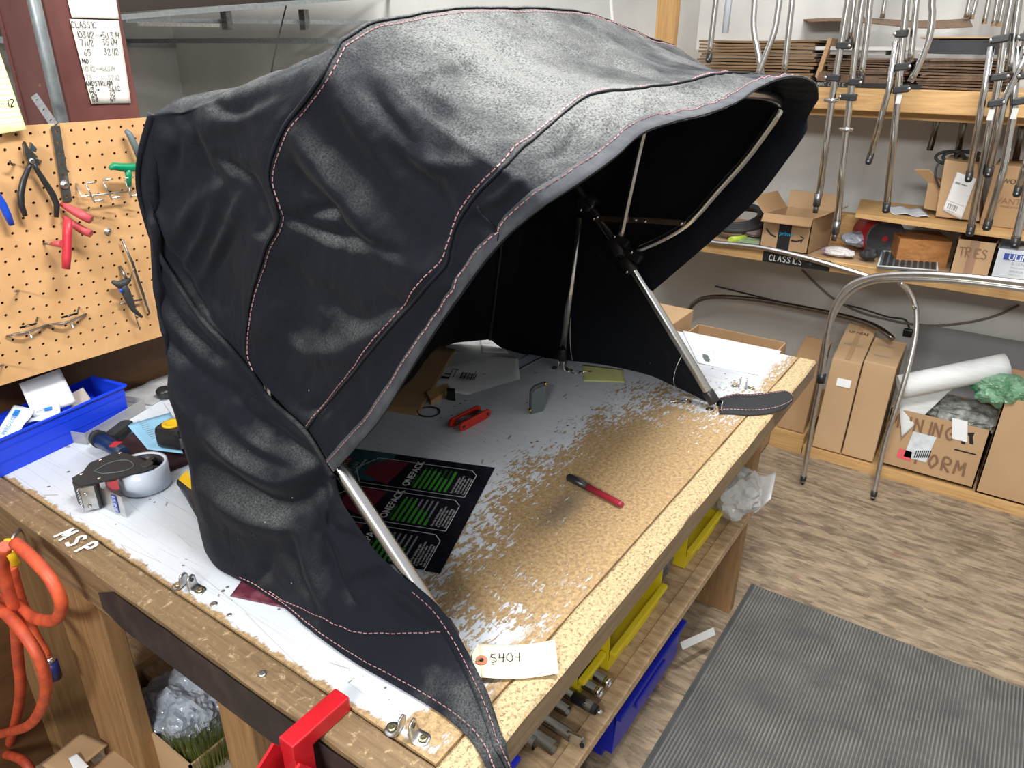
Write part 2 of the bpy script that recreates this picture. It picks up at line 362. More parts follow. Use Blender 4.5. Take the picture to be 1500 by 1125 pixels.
def worktop_mat():
    m = mat('painted_worktop', (.80, .83, .86), rough=.42); t = NT(m)
    g = t.n('NewGeometry'); sp = t.n('SeparateXYZ'); t.l(g.outputs['Position'], sp.inputs[0]); X, Y = sp.outputs[0], sp.outputs[1]
    mp = t.n('Mapping'); t.l(g.outputs['Position'], mp.inputs['Vector']); v = mp.outputs[0]
    # worn ellipse along the side where people stand
    dx = t.math('DIVIDE', t.math('SUBTRACT', X, .74), .52); dy = t.math('DIVIDE', t.math('SUBTRACT', Y, .12), .235)
    r = t.math('SQRT', t.math('ADD', t.math('MULTIPLY', dx, dx), t.math('MULTIPLY', dy, dy)))
    base = t.math('SUBTRACT', 1.0, r)
    ms = t.n('Mapping'); ms.inputs['Scale'].default_value = (44, 150, 1); ms.inputs['Rotation'].default_value = (0, 0, .5); t.l(g.outputs['Position'], ms.inputs['Vector'])
    sc = t.noise(ms.outputs[0], 1.0, 6, .7, .6); big = t.noise(v, 7, 4, .6); med = t.noise(v, 38, 6, .75, .5)
    w = t.math('ADD', t.math('ADD', base, t.math('MULTIPLY', t.math('SUBTRACT', sc, .5), 2.3)), t.math('ADD', t.math('MULTIPLY', t.math('SUBTRACT', big, .5), 1.2), t.math('MULTIPLY', t.math('SUBTRACT', med, .5), 1.5)))
    wear = t.ramp(w, .02, .10)
    # edges of the sheet are chipped too
    e1 = t.math('MINIMUM', t.math('SUBTRACT', X, .047), t.math('SUBTRACT', Y, .047))
    ec = t.math('ADD', e1, t.math('MULTIPLY', t.math('SUBTRACT', med, .5), .035)); chip = t.ramp(ec, .0125, .0085)
    ex = t.math('MULTIPLY', t.ramp(t.math('ADD', t.math('SUBTRACT', Y, .075), t.math('MULTIPLY', t.math('SUBTRACT', big, .5), .08)), .01, -.008), t.ramp(sc, .42, .5))
    cdx = t.math('SUBTRACT', X, .088); cdy = t.math('SUBTRACT', Y, .094)
    blob = t.math('SQRT', t.math('ADD', t.math('MULTIPLY', cdx, cdx), t.math('MULTIPLY', cdy, cdy)))
    bl = t.ramp(t.math('ADD', blob, t.math('MULTIPLY', t.math('SUBTRACT', med, .5), .05)), .030, .026)
    wear = t.math('MAXIMUM', t.math('MAXIMUM', wear, chip), t.math('MAXIMUM', bl, ex))
    fine = t.noise(v, 130, 6, .8); brown = t.mix(t.ramp(fine, .38, .62), (.44, .30, .145), (.21, .135, .07))
    pat = t.noise(v, 3.2, 4, .6); paint = t.mix(t.ramp(pat, .35, .65), (.60, .64, .69), (.53, .565, .61))
    # knife scratches
    ln = None
    for rot, s in ((.5, 30), (1.35, 24), (-.6, 27), (2.3, 20)):
        m2 = t.n('Mapping'); m2.inputs['Rotation'].default_value = (0, 0, rot); m2.inputs['Scale'].default_value = (s, 1.3, 1); t.l(g.outputs['Position'], m2.inputs['Vector'])
        vo = t.n('TexVoronoi', feature='DISTANCE_TO_EDGE', i_Scale=1.6, i_Randomness=1.0); t.l(m2.outputs[0], vo.inputs['Vector'])
        k = t.math('LESS_THAN', vo.outputs['Distance'], .0045); k = t.math('MULTIPLY', k, t.math('GREATER_THAN', t.noise(m2.outputs[0], .8, 2), .56)); ln = k if ln is None else t.math('MAXIMUM', ln, k)
    vo = t.n('TexVoronoi', i_Scale=42.0); t.l(v, vo.inputs['Vector']); sp1 = t.math('MULTIPLY', t.math('LESS_THAN', vo.outputs['Distance'], .14), t.math('GREATER_THAN', t.noise(v, 9, 3), .56))
    dirt = t.noise(v, 75, 5, .8); dz = t.math('MULTIPLY', t.ramp(dirt, .60, .72), .55)
    paint = t.mix(dz, paint, (.36, .36, .37)); paint = t.mix(t.math('MULTIPLY', ln, .75), paint, (.22, .17, .13)); paint = t.mix(t.math('MULTIPLY', sp1, .9), paint, (.10, .08, .07))
    sx_ = t.math('DIVIDE', t.math('SUBTRACT', X, .60), .10); sy_ = t.math('DIVIDE', t.math('SUBTRACT', Y, .205), .035)
    sm = t.ramp(t.math('ADD', t.math('SQRT', t.math('ADD', t.math('MULTIPLY', sx_, sx_), t.math('MULTIPLY', sy_, sy_))), t.math('MULTIPLY', t.math('SUBTRACT', big, .5), .8)), 1.1, .2)
    brown = t.mix(t.math('MULTIPLY', sm, .6), brown, (.07, .065, .06))
    col = t.mix(wear, paint, brown); t.l(col, t.b.inputs['Base Color'])
    bp = t.n('Bump', i_Strength=.5, i_Distance=.0012); t.l(t.math('ADD', t.math('MULTIPLY', wear, -1.0), t.math('MULTIPLY', fine, .4)), bp.inputs['Height']); t.l(bp.outputs[0], t.b.inputs['Normal'])
    t.l(t.math('ADD', .34, t.math('MULTIPLY', wear, .35)), t.b.inputs['Roughness']); return m
M['worktop'] = worktop_mat()

def osb_mat(name, a, b, c, s=1.0, dark=(.10, .07, .05)):
    m = mat(name, a, rough=.7); t = NT(m)
    v1 = t.obj((58 * s, 13 * s, 58 * s), (0, 0, .22)); v3 = t.obj((66 * s, 15 * s, 66 * s), (0, 0, -.2))
    def flake(v):
        x = t.n('TexVoronoi', i_Scale=1.0); t.l(v, x.inputs['Vector']); q = t.n('SeparateXYZ'); t.l(x.outputs['Color'], q.inputs[0]); return q.outputs[0]
    f1, f3 = flake(v1), flake(v3); n = t.noise(t.obj((30 * s, 9 * s, 30 * s), (0, 0, .05)), 1.5, 6, .75, .8)
    f = t.math('ADD', t.math('MULTIPLY', t.math('ADD', f1, f3), .18), t.math('MULTIPLY', n, .75))
    col = t.mix(t.ramp(f, .38, .72), a, b); col = t.mix(t.math('MULTIPLY', t.ramp(t.noise(v1, .5, 3), .66, .72), .5), col, c)
    col = t.mix(t.math('MULTIPLY', t.ramp(t.noise(t.obj(), 3.0, 6, .7), .56, .72), .6), col, dark)
    t.l(col, t.b.inputs['Base Color']); bp = t.n('Bump', i_Strength=.3, i_Distance=.002); t.l(f, bp.inputs['Height']); t.l(bp.outputs[0], t.b.inputs['Normal']); return m
M['osb'] = osb_mat('osb_floor', (.135, .10, .068), (.35, .27, .18), (.27, .13, .09))
M['osbedge'] = osb_mat('osb_shelf', (.34, .22, .12), (.56, .40, .24), (.45, .22, .12), 1.6)
M['wall'] = mat('painted_block_wall', (.58, .58, .56), (.50, .50, .48), rough=.8, scale=2, bump=.08, bscale=40)
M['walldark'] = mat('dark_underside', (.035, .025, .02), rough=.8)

# ================================================================== setting
fl = MB(); fl.box(A(-2.8, -3.0, -.03), A(6.3, 0, 0), A(0, 9.0, 0), A(0, 0, .03)); struct(fl.build('floor', M['osb']))
wr = MB(); wr.box(A(3.40, -2.6, 0), A(.08, 0, 0), A(0, 8.6, 0), A(0, 0, 3.4)); struct(wr.build('wall_right', M['wall']))
for nm_, o_, u_, v_ in (('wall_front', A(-2.8, -3.0, 0), A(.08, 0, 0), A(0, 9.0, 0)), ('wall_left', A(-2.8, -3.0, 0), A(6.3, 0, 0), A(0, .08, 0))):
    struct(MB().box(o_, u_, v_, A(0, 0, 3.4)).build(nm_, M['wall']))
wb = MB(); wb.box(A(-2.72, 5.6, 0), A(6.2, 0, 0), A(0, .08, 0), A(0, 0, 3.4)); struct(wb.build('wall_back', M['wall']))
wp = MB(); wp.box(A(-1.5, 1.365, 0), A(3.13, 0, 0), A(0, .06, 0), A(0, 0, 1.46)); struct(wp.build('wall_partition', M['ply']))

# ================================================================== the work bench
bench = thing('workbench', 'big timber workbench with a scratched white painted top, worn brown along the near side', 'workbench', (.8, .7, 0))
mb = MB(); mb.box(A(.05, .05, TH - .028), A(1.585, 0, 0), A(0, 1.365, 0), A(0, 0, .028)); mb.build('worktop', M['worktop'], bench)
def rough_board(p0, L, wdt, hgt, axis, seed, n=60):
    """a board whose top edges are worn round and slightly uneven"""
    V = []; r2 = random.Random(seed); c = .006
    for i in range(n + 1):
        s = i / n * L; q = lambda a: noise.noise(Vector((s * 9 + seed, a, 0))) * .0022
        pr = [(0 + q(1) * .4, 0), (0 + q(2), hgt - c + q(3)), (c * .5 + q(4), hgt - c * .4), (c + q(5), hgt + q(6) * .3), (wdt - c * .7, hgt + q(7) * .3), (wdt + q(8) * .5, hgt - c * .6 + q(9)), (wdt, 0)]
        for a, z in pr: V.append((p0[0] + (a if axis == 'y' else s), p0[1] + (s if axis == 'y' else a), p0[2] + z))
    m = MB(); k = 7; Fc = [(i * k + j, (i + 1) * k + j, (i + 1) * k + (j + 1) % k, i * k + (j + 1) % k) for i in range(n) for j in range(k)]
    if axis == 'y': Fc = [f[::-1] for f in Fc]
    m.add(V, Fc, False); m.f.append(tuple(range(k))); m.sm.append(False); m.f.append(tuple(range(n * k, n * k + k))[::-1]); m.sm.append(False); return m
fb_ = rough_board(A(0, .050, TH - .089), 1.37, .0480, .089, 'y', 3).build('edge_board', M['front_edge'], bench)
rb_ = rough_board(A(0, 0, TH - .052), 1.64, .0485, .052, 'x', 11).build('edge_board', M['side_edge'], bench)
M['darkpaint'] = mat('dark_stain', (.022, .017, .018), (.05, .035, .03), rough=.6, scale=22, contrast=(.45, .8), bump=.2)
st = MB(); G = []
for i in range(50):
    y = .735 - (i / 49) * (.735 - .052); tp = .005 + noise.noise(Vector((y * 20, 0, 0))) * .003; e = .0 if i > 4 else (4 - i) * .007
    G.append([A(-.0032, y, TH - .089 + e * .5), A(-.0034, y, TH - .05), A(-.0036, y, TH - tp - .006 - e)])
st.grid(np.array(G), False); st.build('stain', M['darkpaint'], bench)['label'] = 'dark stained stretch of the front board'
M['whitemark'] = mat('white_marker', (.72, .72, .70), rough=.6)
hand('painted_letters', 'MSP', A(.009, ZP(86, 785)[1], TH + .002), A(0, -1, 0), A(1, 0, 0), .030, .0062, M['whitemark'], bench, lift=.0006, adv=1.15, jit=.01)
for (x, y, sx, sy) in ((.02, .82, .035, .19), (.05, .445, .05, .09), (1.555, .100, .045, .19), (1.52, 1.28, .09, .085), (.02, 1.28, .09, .085)):
    mb = MB(); mb.box(A(x, y, 0), A(sx, 0, 0), A(0, sy, 0), A(0, 0, TH - .03 - (.06 if x < .5 else 0))); mb.build('leg', M['oldpost'], bench, bevel=.003)
# shelf below with its front strip
mb = MB(); mb.box(A(.14, .126, .382), A(1.41, 0, 0), A(0, 1.22, 0), A(0, 0, .018)); mb.build('lower_shelf', M['osbedge'], bench)
mb = MB(); mb.box(A(.14, .086, .380), A(1.475, 0, 0), A(0, .038, 0), A(0, 0, .026)); mb.build('shelf_strip', M['osbedge'], bench, bevel=.002)
mb = MB(); mb.box(A(.40, .14, .0), A(.02, 0, 0), A(0, 1.2, 0), A(0, 0, .38)); mb.build('divider_panel', M['floorply'], bench)
def screw(c, n, r=.006, nm='screw', par=bench, mt=None):
    return MB().lathe(c, n, [(r, 0), (r, .0008), (r * .6, .0016), (r * .3, .0010)], 14).build(nm, mt or M['zinc'], par)
screw(ZP(384, 987, TH + .001), A(0, 0, 1)); screw(ZP(313, 885, TH), A(0, 0, 1)); screw(ZP(336, 901, TH), A(0, 0, 1), .004)
# ================================================================== the canvas top on its tube frame
XN, XF = 0.19, 1.19
mirx = lambda P: [A(1.38 - p[0], p[1], p[2]) for p in P]
top = thing('canvas_top', 'black canvas vehicle soft top with pink stitching stretched over a tube frame on the bench', 'soft top', (0.69, 0.45, TH))

def xs(L, x=XN): return [XP(a, b, x) for a, b in L]
def ys(L, y): return [YP(a, b, y) for a, b in L]
Fn = xs([(490, 690), (522, 655), (560, 610), (600, 545), (640, 482), (678, 428), (715, 378)]) + [XP(752, 338, .192), XP(800, 300, .198)]
Ft = [Fn[-1], YP(850, 268, -.015)] + ys([(900, 232), (940, 197), (985, 180), (1035, 168), (1080, 150), (1110, 130), (1145, 115)], -.02) + [A(.94, -.02, 1.647), A(1.07, -.012, 1.63), A(1.15, 0, 1.605)]
Ff = [Ft[-1]] + xs([(1183, 172), (1180, 195), (1150, 238), (1110, 290), (1068, 330), (1020, 372), (950, 432)], XF)
Sn = xs([(450, 632), (475, 600), (510, 560), (540, 525), (570, 490), (620, 435), (656, 395), (662, 365), (670, 335), (700, 290)]) + [YP(740, 250, .05)]
St = [Sn[-1]] + ys([(780, 210), (830, 165), (865, 143), (900, 137), (950, 130), (1000, 121), (1050, 112)], .05) + [A(.88, .05, 1.652), A(1.02, .055, 1.64), A(1.13, .06, 1.61)]
Sf = [St[-1]] + mirx(Sn[:-1])[::-1]
Mn = xs([(372, 548), (360, 515), (362, 480), (370, 430), (388, 365), (405, 330), (404, 300), (395, 260), (405, 215), (430, 170), (470, 115)]) + [YP(500, 62, .3)]
Mt = [Mn[-1]] + ys([(545, 35), (600, 25), (650, 16), (750, 12), (820, 15), (870, 24), (920, 42), (960, 58)], .3) + [A(1.14, .3, 1.695)]
Mf = [Mt[-1]] + mirx(Mn[:-1])[::-1]
Rn = xs([(300, 470), (262, 415), (235, 370), (215, 310), (208, 270), (212, 225)]) + [A(.200, .655, 1.598)]
Rt = [Rn[-1], A(.25, .66, 1.617), A(.35, .665, 1.628), A(.5, .665, 1.636), A(.69, .665, 1.64), A(.88, .665, 1.636), A(1.06, .66, 1.625), A(1.15, .655, 1.61)]
Rf = [Rt[-1]] + mirx(Rn[:-1])[::-1]
NS, NTp = 90, 120
def lay(segs, ns): return np.vstack([catmull(s, n)[:-1] if i < len(segs) - 1 else catmull(s, n) for i, (s, n) in enumerate(zip(segs, ns))])
cF, cS, cM, cR = [lay(s, (NS, NTp, NS)) for s in ((Fn, Ft, Ff), (Sn, St, Sf), (Mn, Mt, Mf), (Rn, Rt, Rf))]
NU = len(cF)

def loft(curves, counts, sag):
    out = []
    C = [2 * curves[0] - curves[1]] + curves + [2 * curves[-1] - curves[-2]]
    for i in range(1, len(C) - 2):
        n = counts[i - 1]; last = i == len(C) - 3
        for t in np.linspace(0, 1, n, endpoint=last):
            p0, p1, p2, p3 = C[i - 1:i + 3]
            k = .5 * ((2 * p1) + (-p0 + p2) * t + (2 * p0 - 5 * p1 + 4 * p2 - p3) * t ** 2 + (-p0 + 3 * p1 - 3 * p2 + p3) * t ** 3)
            lin = p1 + (p2 - p1) * t
            g = lin * .8 + k * .2
            out.append(g + sag[i - 1] * math.sin(math.pi * t))
    return np.array(out)
# sag of the cloth between bows: down on the top, inwards on the sides
u = np.arange(NU)
def sagv(top_z, side_x):
    S = np.zeros((NU, 3)); s = np.clip((u - NS * .75) / (NS * .4), 0, 1) * np.clip((NU - NS * .75 - u) / (NS * .4), 0, 1)
    S[:, 2] = -top_z * s
    side = np.where(u < NU / 2, 1, -1) * (1 - s) * side_x * np.clip(np.minimum(u, NU - u) / 20, 0, 1)
    S[:, 0] = side; return S
shell = loft([cF, cS, cM, cR], (26, 62, 62), [sagv(.0, .006), sagv(.022, .014), sagv(.022, .012)])

def normals(G):
    n = np.cross(np.gradient(G, axis=0), np.gradient(G, axis=1)); return n / (np.linalg.norm(n, axis=2, keepdims=True) + 1e-12)

# creases read off the cloth: (polyline, half width, height); negative = valley
CR = [
 ([(440, 316), (488, 308), (507, 338), (541, 353), (600, 375)], 9, -9), ([(462, 226), (515, 286), (563, 360), (634, 409)], 24, 13),
 ([(559, 200), (604, 248), (640, 300), (652, 345)], 20, -13), ([(266, 166), (284, 215), (300, 250), (322, 262)], 12, -11),
 ([(322, 230), (345, 245), (367, 263), (389, 319), (385, 340)], 8, -9), ([(255, 364), (270, 330), (300, 290), (330, 262)], 13, 7),
 ([(268, 395), (300, 345), (322, 285)], 9, 6), ([(290, 420), (330, 350), (352, 290)], 9, 6), ([(312, 400), (345, 340)], 6, -4),
 ([(408, 315), (445, 330), (486, 345), (538, 360)], 9, -9), ([(423, 177), (471, 233), (516, 289), (557, 327)], 20, 11),
 ([(430, 250), (470, 290), (505, 300)], 16, -9), ([(228, 327), (246, 365), (266, 401), (300, 465), (335, 520)], 9, -9),
 ([(300, 676), (345, 712), (398, 738), (440, 735), (479, 702)], 17, -17), ([(300, 720), (360, 765), (430, 775)], 16, 8),
 ([(300, 640), (350, 680), (410, 705), (450, 690)], 14, 9), ([(343, 582), (370, 612), (398, 629), (441, 659), (465, 668)], 9, -8),
 ([(330, 610), (375, 650), (430, 675)], 10, 5), ([(462, 753), (485, 815), (505, 864), (522, 890)], 8, -8), ([(440, 760), (455, 830), (480, 890)], 12, 7),
 ([(513, 855), (540, 845), (565, 834), (570, 812)], 6, -8), ([(471, 719), (480, 750), (492, 779), (539, 791)], 7, -7), ([(505, 740), (530, 770), (575, 830)], 9, 6),
 ([(430, 790), (438, 850), (470, 905)], 9, -5), ([(400, 800), (380, 850), (350, 838)], 10, -4), ([(560, 870), (600, 905), (640, 925)], 10, -5),
 ([(236, 424), (262, 470), (300, 510), (329, 532)], 8, -7), ([(225, 470), (260, 520), (310, 560), (350, 575)], 10, -6),
 ([(245, 560), (270, 600), (310, 640)], 12, 5), ([(410, 560), (440, 600), (480, 590), (520, 540)], 12, -6), ([(395, 470), (450, 520), (520, 505), (565, 470)], 22, 8),
 ([(420, 400), (440, 450), (430, 510)], 22, -8), ([(480, 430), (530, 470), (590, 440)], 18, -7), ([(560, 400), (600, 430), (620, 410)], 12, 6),
 ([(596, 112), (640, 100), (680, 90)], 10, 5), ([(605, 120), (625, 150), (660, 170)], 12, -10), ([(640, 130), (700, 190), (760, 215)], 14, 7),
 ([(573, 77), (610, 105), (647, 133), (700, 170)], 5, -5), ([(643, 67), (690, 100), (727, 123), (780, 150)], 5, -4), ([(665, 85), (680, 105), (700, 125)], 9, -6),
 ([(670, 23), (710, 57), (760, 87), (793, 117), (860, 133)], 4.5, -6), ([(735, 80), (757, 100), (785, 112)], 7, -6), ([(760, 20), (807, 60), (837, 73)], 4, -5),
 ([(843, 27), (880, 63), (907, 93), (943, 107), (973, 117)], 4, -5), ([(807, 13), (860, 37), (927, 67), (993, 97)], 4, -5), ([(845, 80), (880, 78), (920, 95)], 4, 4),
 ([(560, 200), (620, 240), (680, 245)], 14, 8), ([(530, 120), (560, 160), (600, 210)], 12, -7), ([(500, 150), (540, 200), (580, 260)], 13, 7),
 ([(700, 200), (740, 195), (790, 170)], 10, -5), ([(700, 300), (730, 290), (760, 260)], 9, 5), ([(690, 320), (720, 340), (735, 352)], 6, -6),
 ([(660, 420), (690, 400), (705, 370)], 8, 5), ([(800, 230), (830, 215), (850, 180)], 9, -6), ([(850, 250), (870, 215), (885, 170)], 8, 4), ([(905, 215), (912, 180), (915, 145)], 5, -3),
 ([(940, 190), (938, 160), (930, 138)], 5, 3), ([(985, 172), (975, 150), (965, 132)], 4, -3), ([(300, 140), (340, 165), (400, 140)], 9, -6), ([(330, 150), (420, 120), (480, 90)], 10, 5),
 ([(245, 175), (255, 215), (250, 260)], 9, -7), ([(215, 300), (240, 330), (250, 380)], 10, 6),
]
def crease(G, nn, umax, sgn=1.0, amp=1.0, only=None):
    P = PROJ(G); D = np.zeros(G.shape[:2])
    for pl, w, h in CR:
        if only is not None and not only(pl): continue
        Q = catmull(pl, max(6, len(pl) * 4)); best = np.full(G.shape[:2], 1e9); bt = np.zeros(G.shape[:2])
        for k, (a, b) in enumerate(zip(Q[:-1], Q[1:])):
            ab = b - a; t = np.clip(((P - a) @ ab) / (ab @ ab), 0, 1)
            d = np.linalg.norm(P - (a + t[..., None] * ab), axis=-1); sel = d < best
            best = np.where(sel, d, best); bt = np.where(sel, (k + t) / (len(Q) - 1), bt)
        taper = np.sqrt(np.clip(np.sin(np.pi * (0.06 + 0.88 * bt)), 0, 1))
        D += np.exp(-(best / w) ** 2) * h * .001 * amp * taper
    D *= umax
    return G + nn * D[..., None] * sgn
def ripple(G, nn, amp, f, seed=0, stretch=(1, 1, 1)):
    D = np.zeros(G.shape[:2])
    for i in range(G.shape[0]):
        for j in range(G.shape[1]):
            p = G[i, j]; q = Vector((p[0] * f * stretch[0] + seed, p[1] * f * stretch[1], p[2] * f * stretch[2]))
            D[i, j] = noise.fractal(q, 0.9, 2.0, 3) * amp
    return G + nn * D[..., None]

nn = normals(shell)            # rows v, columns u
sg = 1.0 if nn[60, NU // 2, 2] > 0 else -1.0; nn *= sg
usem = np.clip((NS + NTp + 5 - u) / 10, 0, 1)[None, :] * np.ones((shell.shape[0], 1))
edge = np.ones(shell.shape[0]); edge[:8] = np.linspace(0, 1, 8); edge[-6:] = np.linspace(1, .2, 6)
seamfix = 1 - .6 * np.exp(-((np.arange(shell.shape[0]) - 26) / 2.5) ** 2) - .6 * np.exp(-((np.arange(shell.shape[0]) - 88) / 2.5) ** 2)
usem = usem * (edge * seamfix)[:, None] * np.clip(u / 8, 0.0, 1)[None, :]
shell0 = shell.copy()
shell = crease(shell, nn, usem, amp=1.15)
shell = ripple(shell, nn * usem[..., None], .0055, 6.5, 3)
shell = ripple(shell, nn * usem[..., None], .0022, 17, 9, (1, 1.8, 1))
# the front valance puckers along its seam
pk = np.sin(u * 0.95 + np.sin(u * .31) * 2) * .0028 * np.clip((u - NS - 15) / 10, 0, 1) * np.clip((NS + NTp - u) / 10, 0, 1)
vv = np.clip(np.arange(shell.shape[0]) / 26, 0, 1); vv = np.where(np.arange(shell.shape[0]) <= 26, vv ** .5 * np.where(vv < 1, 1, 0), 0)
shell += (nn * (vv[:, None] * pk[None, :])[..., None])

# curtain: from the leg and rear bow down to the bench
Tn0 = [YP(750, 1132, -.014), XP(738, 1090, .125), XP(728, 1058, .14), XP(712, 1010, .155), XP(690, 965, .17), XP(665, 920, .182), XP(640, 885, .19), XP(607, 856, .195),
       XP(590, 845, .192), XP(565, 822, .192), XP(544, 799, .192), XP(523, 768, .192), XP(505, 742, .192), XP(496, 720, .192), XP(490, 698, XN)]
Hn0 = [YP(716, 1128, -.014)] + [ZP(a, b, TH + .004) for a, b in [(699, 1097), (677, 1071), (639, 1041), (574, 1002), (522, 972), (479, 942), (445, 916)]]
Tn1 = [Tn0[-1]] + xs([(450, 634), (400, 588), (372, 550), (338, 510), (300, 470), (262, 415), (235, 370), (215, 310), (208, 270), (212, 225)]) + [Rn[-1]]
Hn1 = [ZP(a, b, TH + .004) for a, b in [(445, 916), (419, 893), (380, 866), (342, 846), (318, 832), (302, 810), (296, 790)]]
Hr = [Hn1[-1], A(.20, .72, TH + .001), A(.35, .77, TH + .001), A(.6, .80, TH + .001), A(.85, .82, TH + .001)] + [ZP(a, b, TH + h) for a, b, h in [(627, 523, .001), (660, 504, .001), (695, 499, .014), (718, 497, .022)]]
Hf1 = [Hr[-1]] + [ZP(a, b, TH + .0001) for a, b in [(740, 512), (770, 519), (813, 526), (860, 531), (900, 537), (950, 549), (985, 564)]]
Hf0 = [Hf1[-1]] + [ZP(a, b, TH + .0001) for a, b in [(1015, 578), (1035, 588), (1052, 594)]]
Tf1 = mirx(Tn1)[::-1]; Tf1[0] = Rt[-1]; Tf1[-1] = XP(958, 432, XF)
Tf0 = [Tf1[-1]] + xs([(975, 462), (990, 495), (1006, 525), (1025, 555), (1045, 576), (1062, 590)], 1.197)
seg = (60, 90, 100, 90, 44)
def lapup(L, dx): return [p + A(dx, -.008, .009) * (0 if (i == 0 or i == len(L) - 1) else 1) for i, p in enumerate(L)]
Tf1 = lapup(Tf1, .004); Tn1 = [p + A(-.003, -.004, .004) * (0 if (i == 0 or i == len(Tn1) - 1) else 1) for i, p in enumerate(Tn1)]
cT = lay((Tn0, Tn1, Rt, Tf1, Tf0), seg); cH = lay((Hn0, Hn1, Hr, Hf1, Hf0), seg)
NB = len(cT); ub = np.arange(NB)
nearw = np.clip((150 - ub) / 30, 0, 1) * np.clip((ub - 55) / 40, 0, 1); rearw = np.clip((ub - 145) / 12, 0, 1) * np.clip((252 - ub) / 12, 0, 1)
cm = (cT + cH) / 2; cm[:, 0] += -.022 * nearw + .012 * np.clip((ub - 250) / 20, 0, 1) * np.clip((340 - ub) / 20, 0, 1); cm[:, 1] += .035 * rearw + .03 * np.exp(-((ub - 148) / 9.) ** 2)
curt = loft([cT, cm, cH], (40, 40), [np.zeros(3), np.zeros(3)])
nb = normals(curt); sb = 1.0 if nb[40, 75, 0] < 0 else -1.0; nb *= sb
wl = np.ones(curt.shape[0]); wl[:8] = np.linspace(0, 1, 8); wl[-10:] = np.linspace(1, .15, 10)
ul = np.clip((160 - ub) / 10, 0, 1) * np.clip(ub / 25, 0, 1)
mk = wl[:, None] * ul[None, :]
wf = wl[:, None] * (1 - ul)[None, :] * np.clip((NB - ub) / 20, 0, 1)[None, :] * np.clip(ub / 30, 0, 1)[None, :]
curt = crease(curt, nb, mk, amp=1.35)
curt = ripple(curt, nb * mk[..., None], .006, 6, 5); curt = ripple(curt, nb * wf[..., None], .010, 5, 8, (1, 1, .4))
curt[:, :, 2] = np.where((curt[:, :, 1] > 0.0) & (curt[:, :, 0] > 0.0), np.maximum(curt[:, :, 2], TH + .0001), curt[:, :, 2])

def sheet_part(name, G, s, mt=M['canvas'], th=.0016, parent=top):
    mb = MB(); Gq = G if s > 0 else G[:, ::-1]; mb.sheet(Gq, th); return mb.build(name, mt, parent)
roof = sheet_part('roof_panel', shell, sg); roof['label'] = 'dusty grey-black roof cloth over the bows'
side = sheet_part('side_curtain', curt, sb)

def strip_rows(G, r0, r1, nnv, lift, n=4):
    idx = np.linspace(r0, r1, n); out = []
    for q in idx:
        i = int(q); f = q - i; i2 = min(i + 1, G.shape[0] - 1); out.append(G[i] * (1 - f) + G[i2] * f + (nnv[i] * (1 - f) + nnv[i2] * f) * lift)
    return np.array(out)
nn2 = normals(shell) * sg
def hem_strip(name, G, nv, s, r0, r1, c0, c1, lift=.0022, mt=M['hem']):
    H = strip_rows(G, r0, r1, nv, lift)[:, c0:c1]
    mb = MB(); mb.sheet(H if s > 0 else H[:, ::-1], .0012); o = mb.build(name, mt, top); return o
# hem band along the front opening (constant real width)
def rowat(G, k, dist):   # point at a given distance from row 0 along column k
    d = np.r_[0, np.cumsum(np.linalg.norm(np.diff(G[:40, k], axis=0), axis=1))]
    return float(np.interp(dist, d, np.arange(40)))
def band(G, nv, d0, d1, c0, c1, lift, rev=False, n=4):
    out = []
    for q in np.linspace(0, 1, n):
        row = []
        for k in range(c0, c1):
            Gk = G if not rev else G[::-1]; Nk = nv if not rev else nv[::-1]
            r = rowat(Gk, k, d0 + (d1 - d0) * q); i = int(r); f = r - i; i2 = min(i + 1, G.shape[0] - 1)
            row.append(Gk[i, k] * (1 - f) + Gk[i2, k] * f + Nk[i, k] * lift)
        out.append(row)
    return np.array(out)
hb = band(shell, nn2, -.0, .020, 0, NU, .0022); mb = MB(); mb.sheet(hb if sg > 0 else hb[:, ::-1], .0014); mb.build('hem_band', M['hem'], top)
nb2 = normals(curt) * sb
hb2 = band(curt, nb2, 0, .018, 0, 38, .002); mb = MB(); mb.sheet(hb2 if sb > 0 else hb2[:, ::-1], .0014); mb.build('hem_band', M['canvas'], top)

def stitch(curve, nv, step=.0085, ln=.0056, r=.00062, mb=None):
    C = np.asarray(curve); nv = np.asarray(nv)[:len(C)]; s = np.r_[0, np.cumsum(np.linalg.norm(np.diff(C, axis=0), axis=1))]
    mb = mb or MB(); t = 0
    g = lambda q, K: np.array([np.interp(q, s, K[:, k]) for k in range(3)])
    while t + ln < s[-1]:
        a, b = g(t, C), g(t + ln, C); n = nrm(g(t, np.asarray(nv))); sd = nrm(np.cross(b - a, n)) * r
        mb.add([a - sd + n * .0004, b - sd + n * .0004, b + sd + n * .0004, a + sd + n * .0004, (a + n * .0016), (b + n * .0016)], [(0, 1, 5, 4), (1, 2, 5), (2, 3, 4, 5), (3, 0, 4)])
        t += step
    return mb
b1 = band(shell, nn2, .016, .016, 0, NU, .0028, n=1)[0]
mb = stitch(b1, nn2[3]); b3 = band(curt, nb2, .010, .010, 0, 36, .003, n=1)[0]; stitch(b3, nb2[3], mb=mb)
b4 = band(curt, nb2, .010, .010, 0, 105, .003, rev=True, n=1)[0]; stitch(b4, nb2[-4], mb=mb)
# stitches 3 mm in front of each roof seam
r1 = shell[29] + nn2[29] * .001; stitch(r1[:NS + NTp], nn2[29], mb=mb, r=.0008); r2 = shell[86] + nn2[86] * .001; stitch(r2[:NS + NTp], nn2[86], mb=mb, r=.0007)
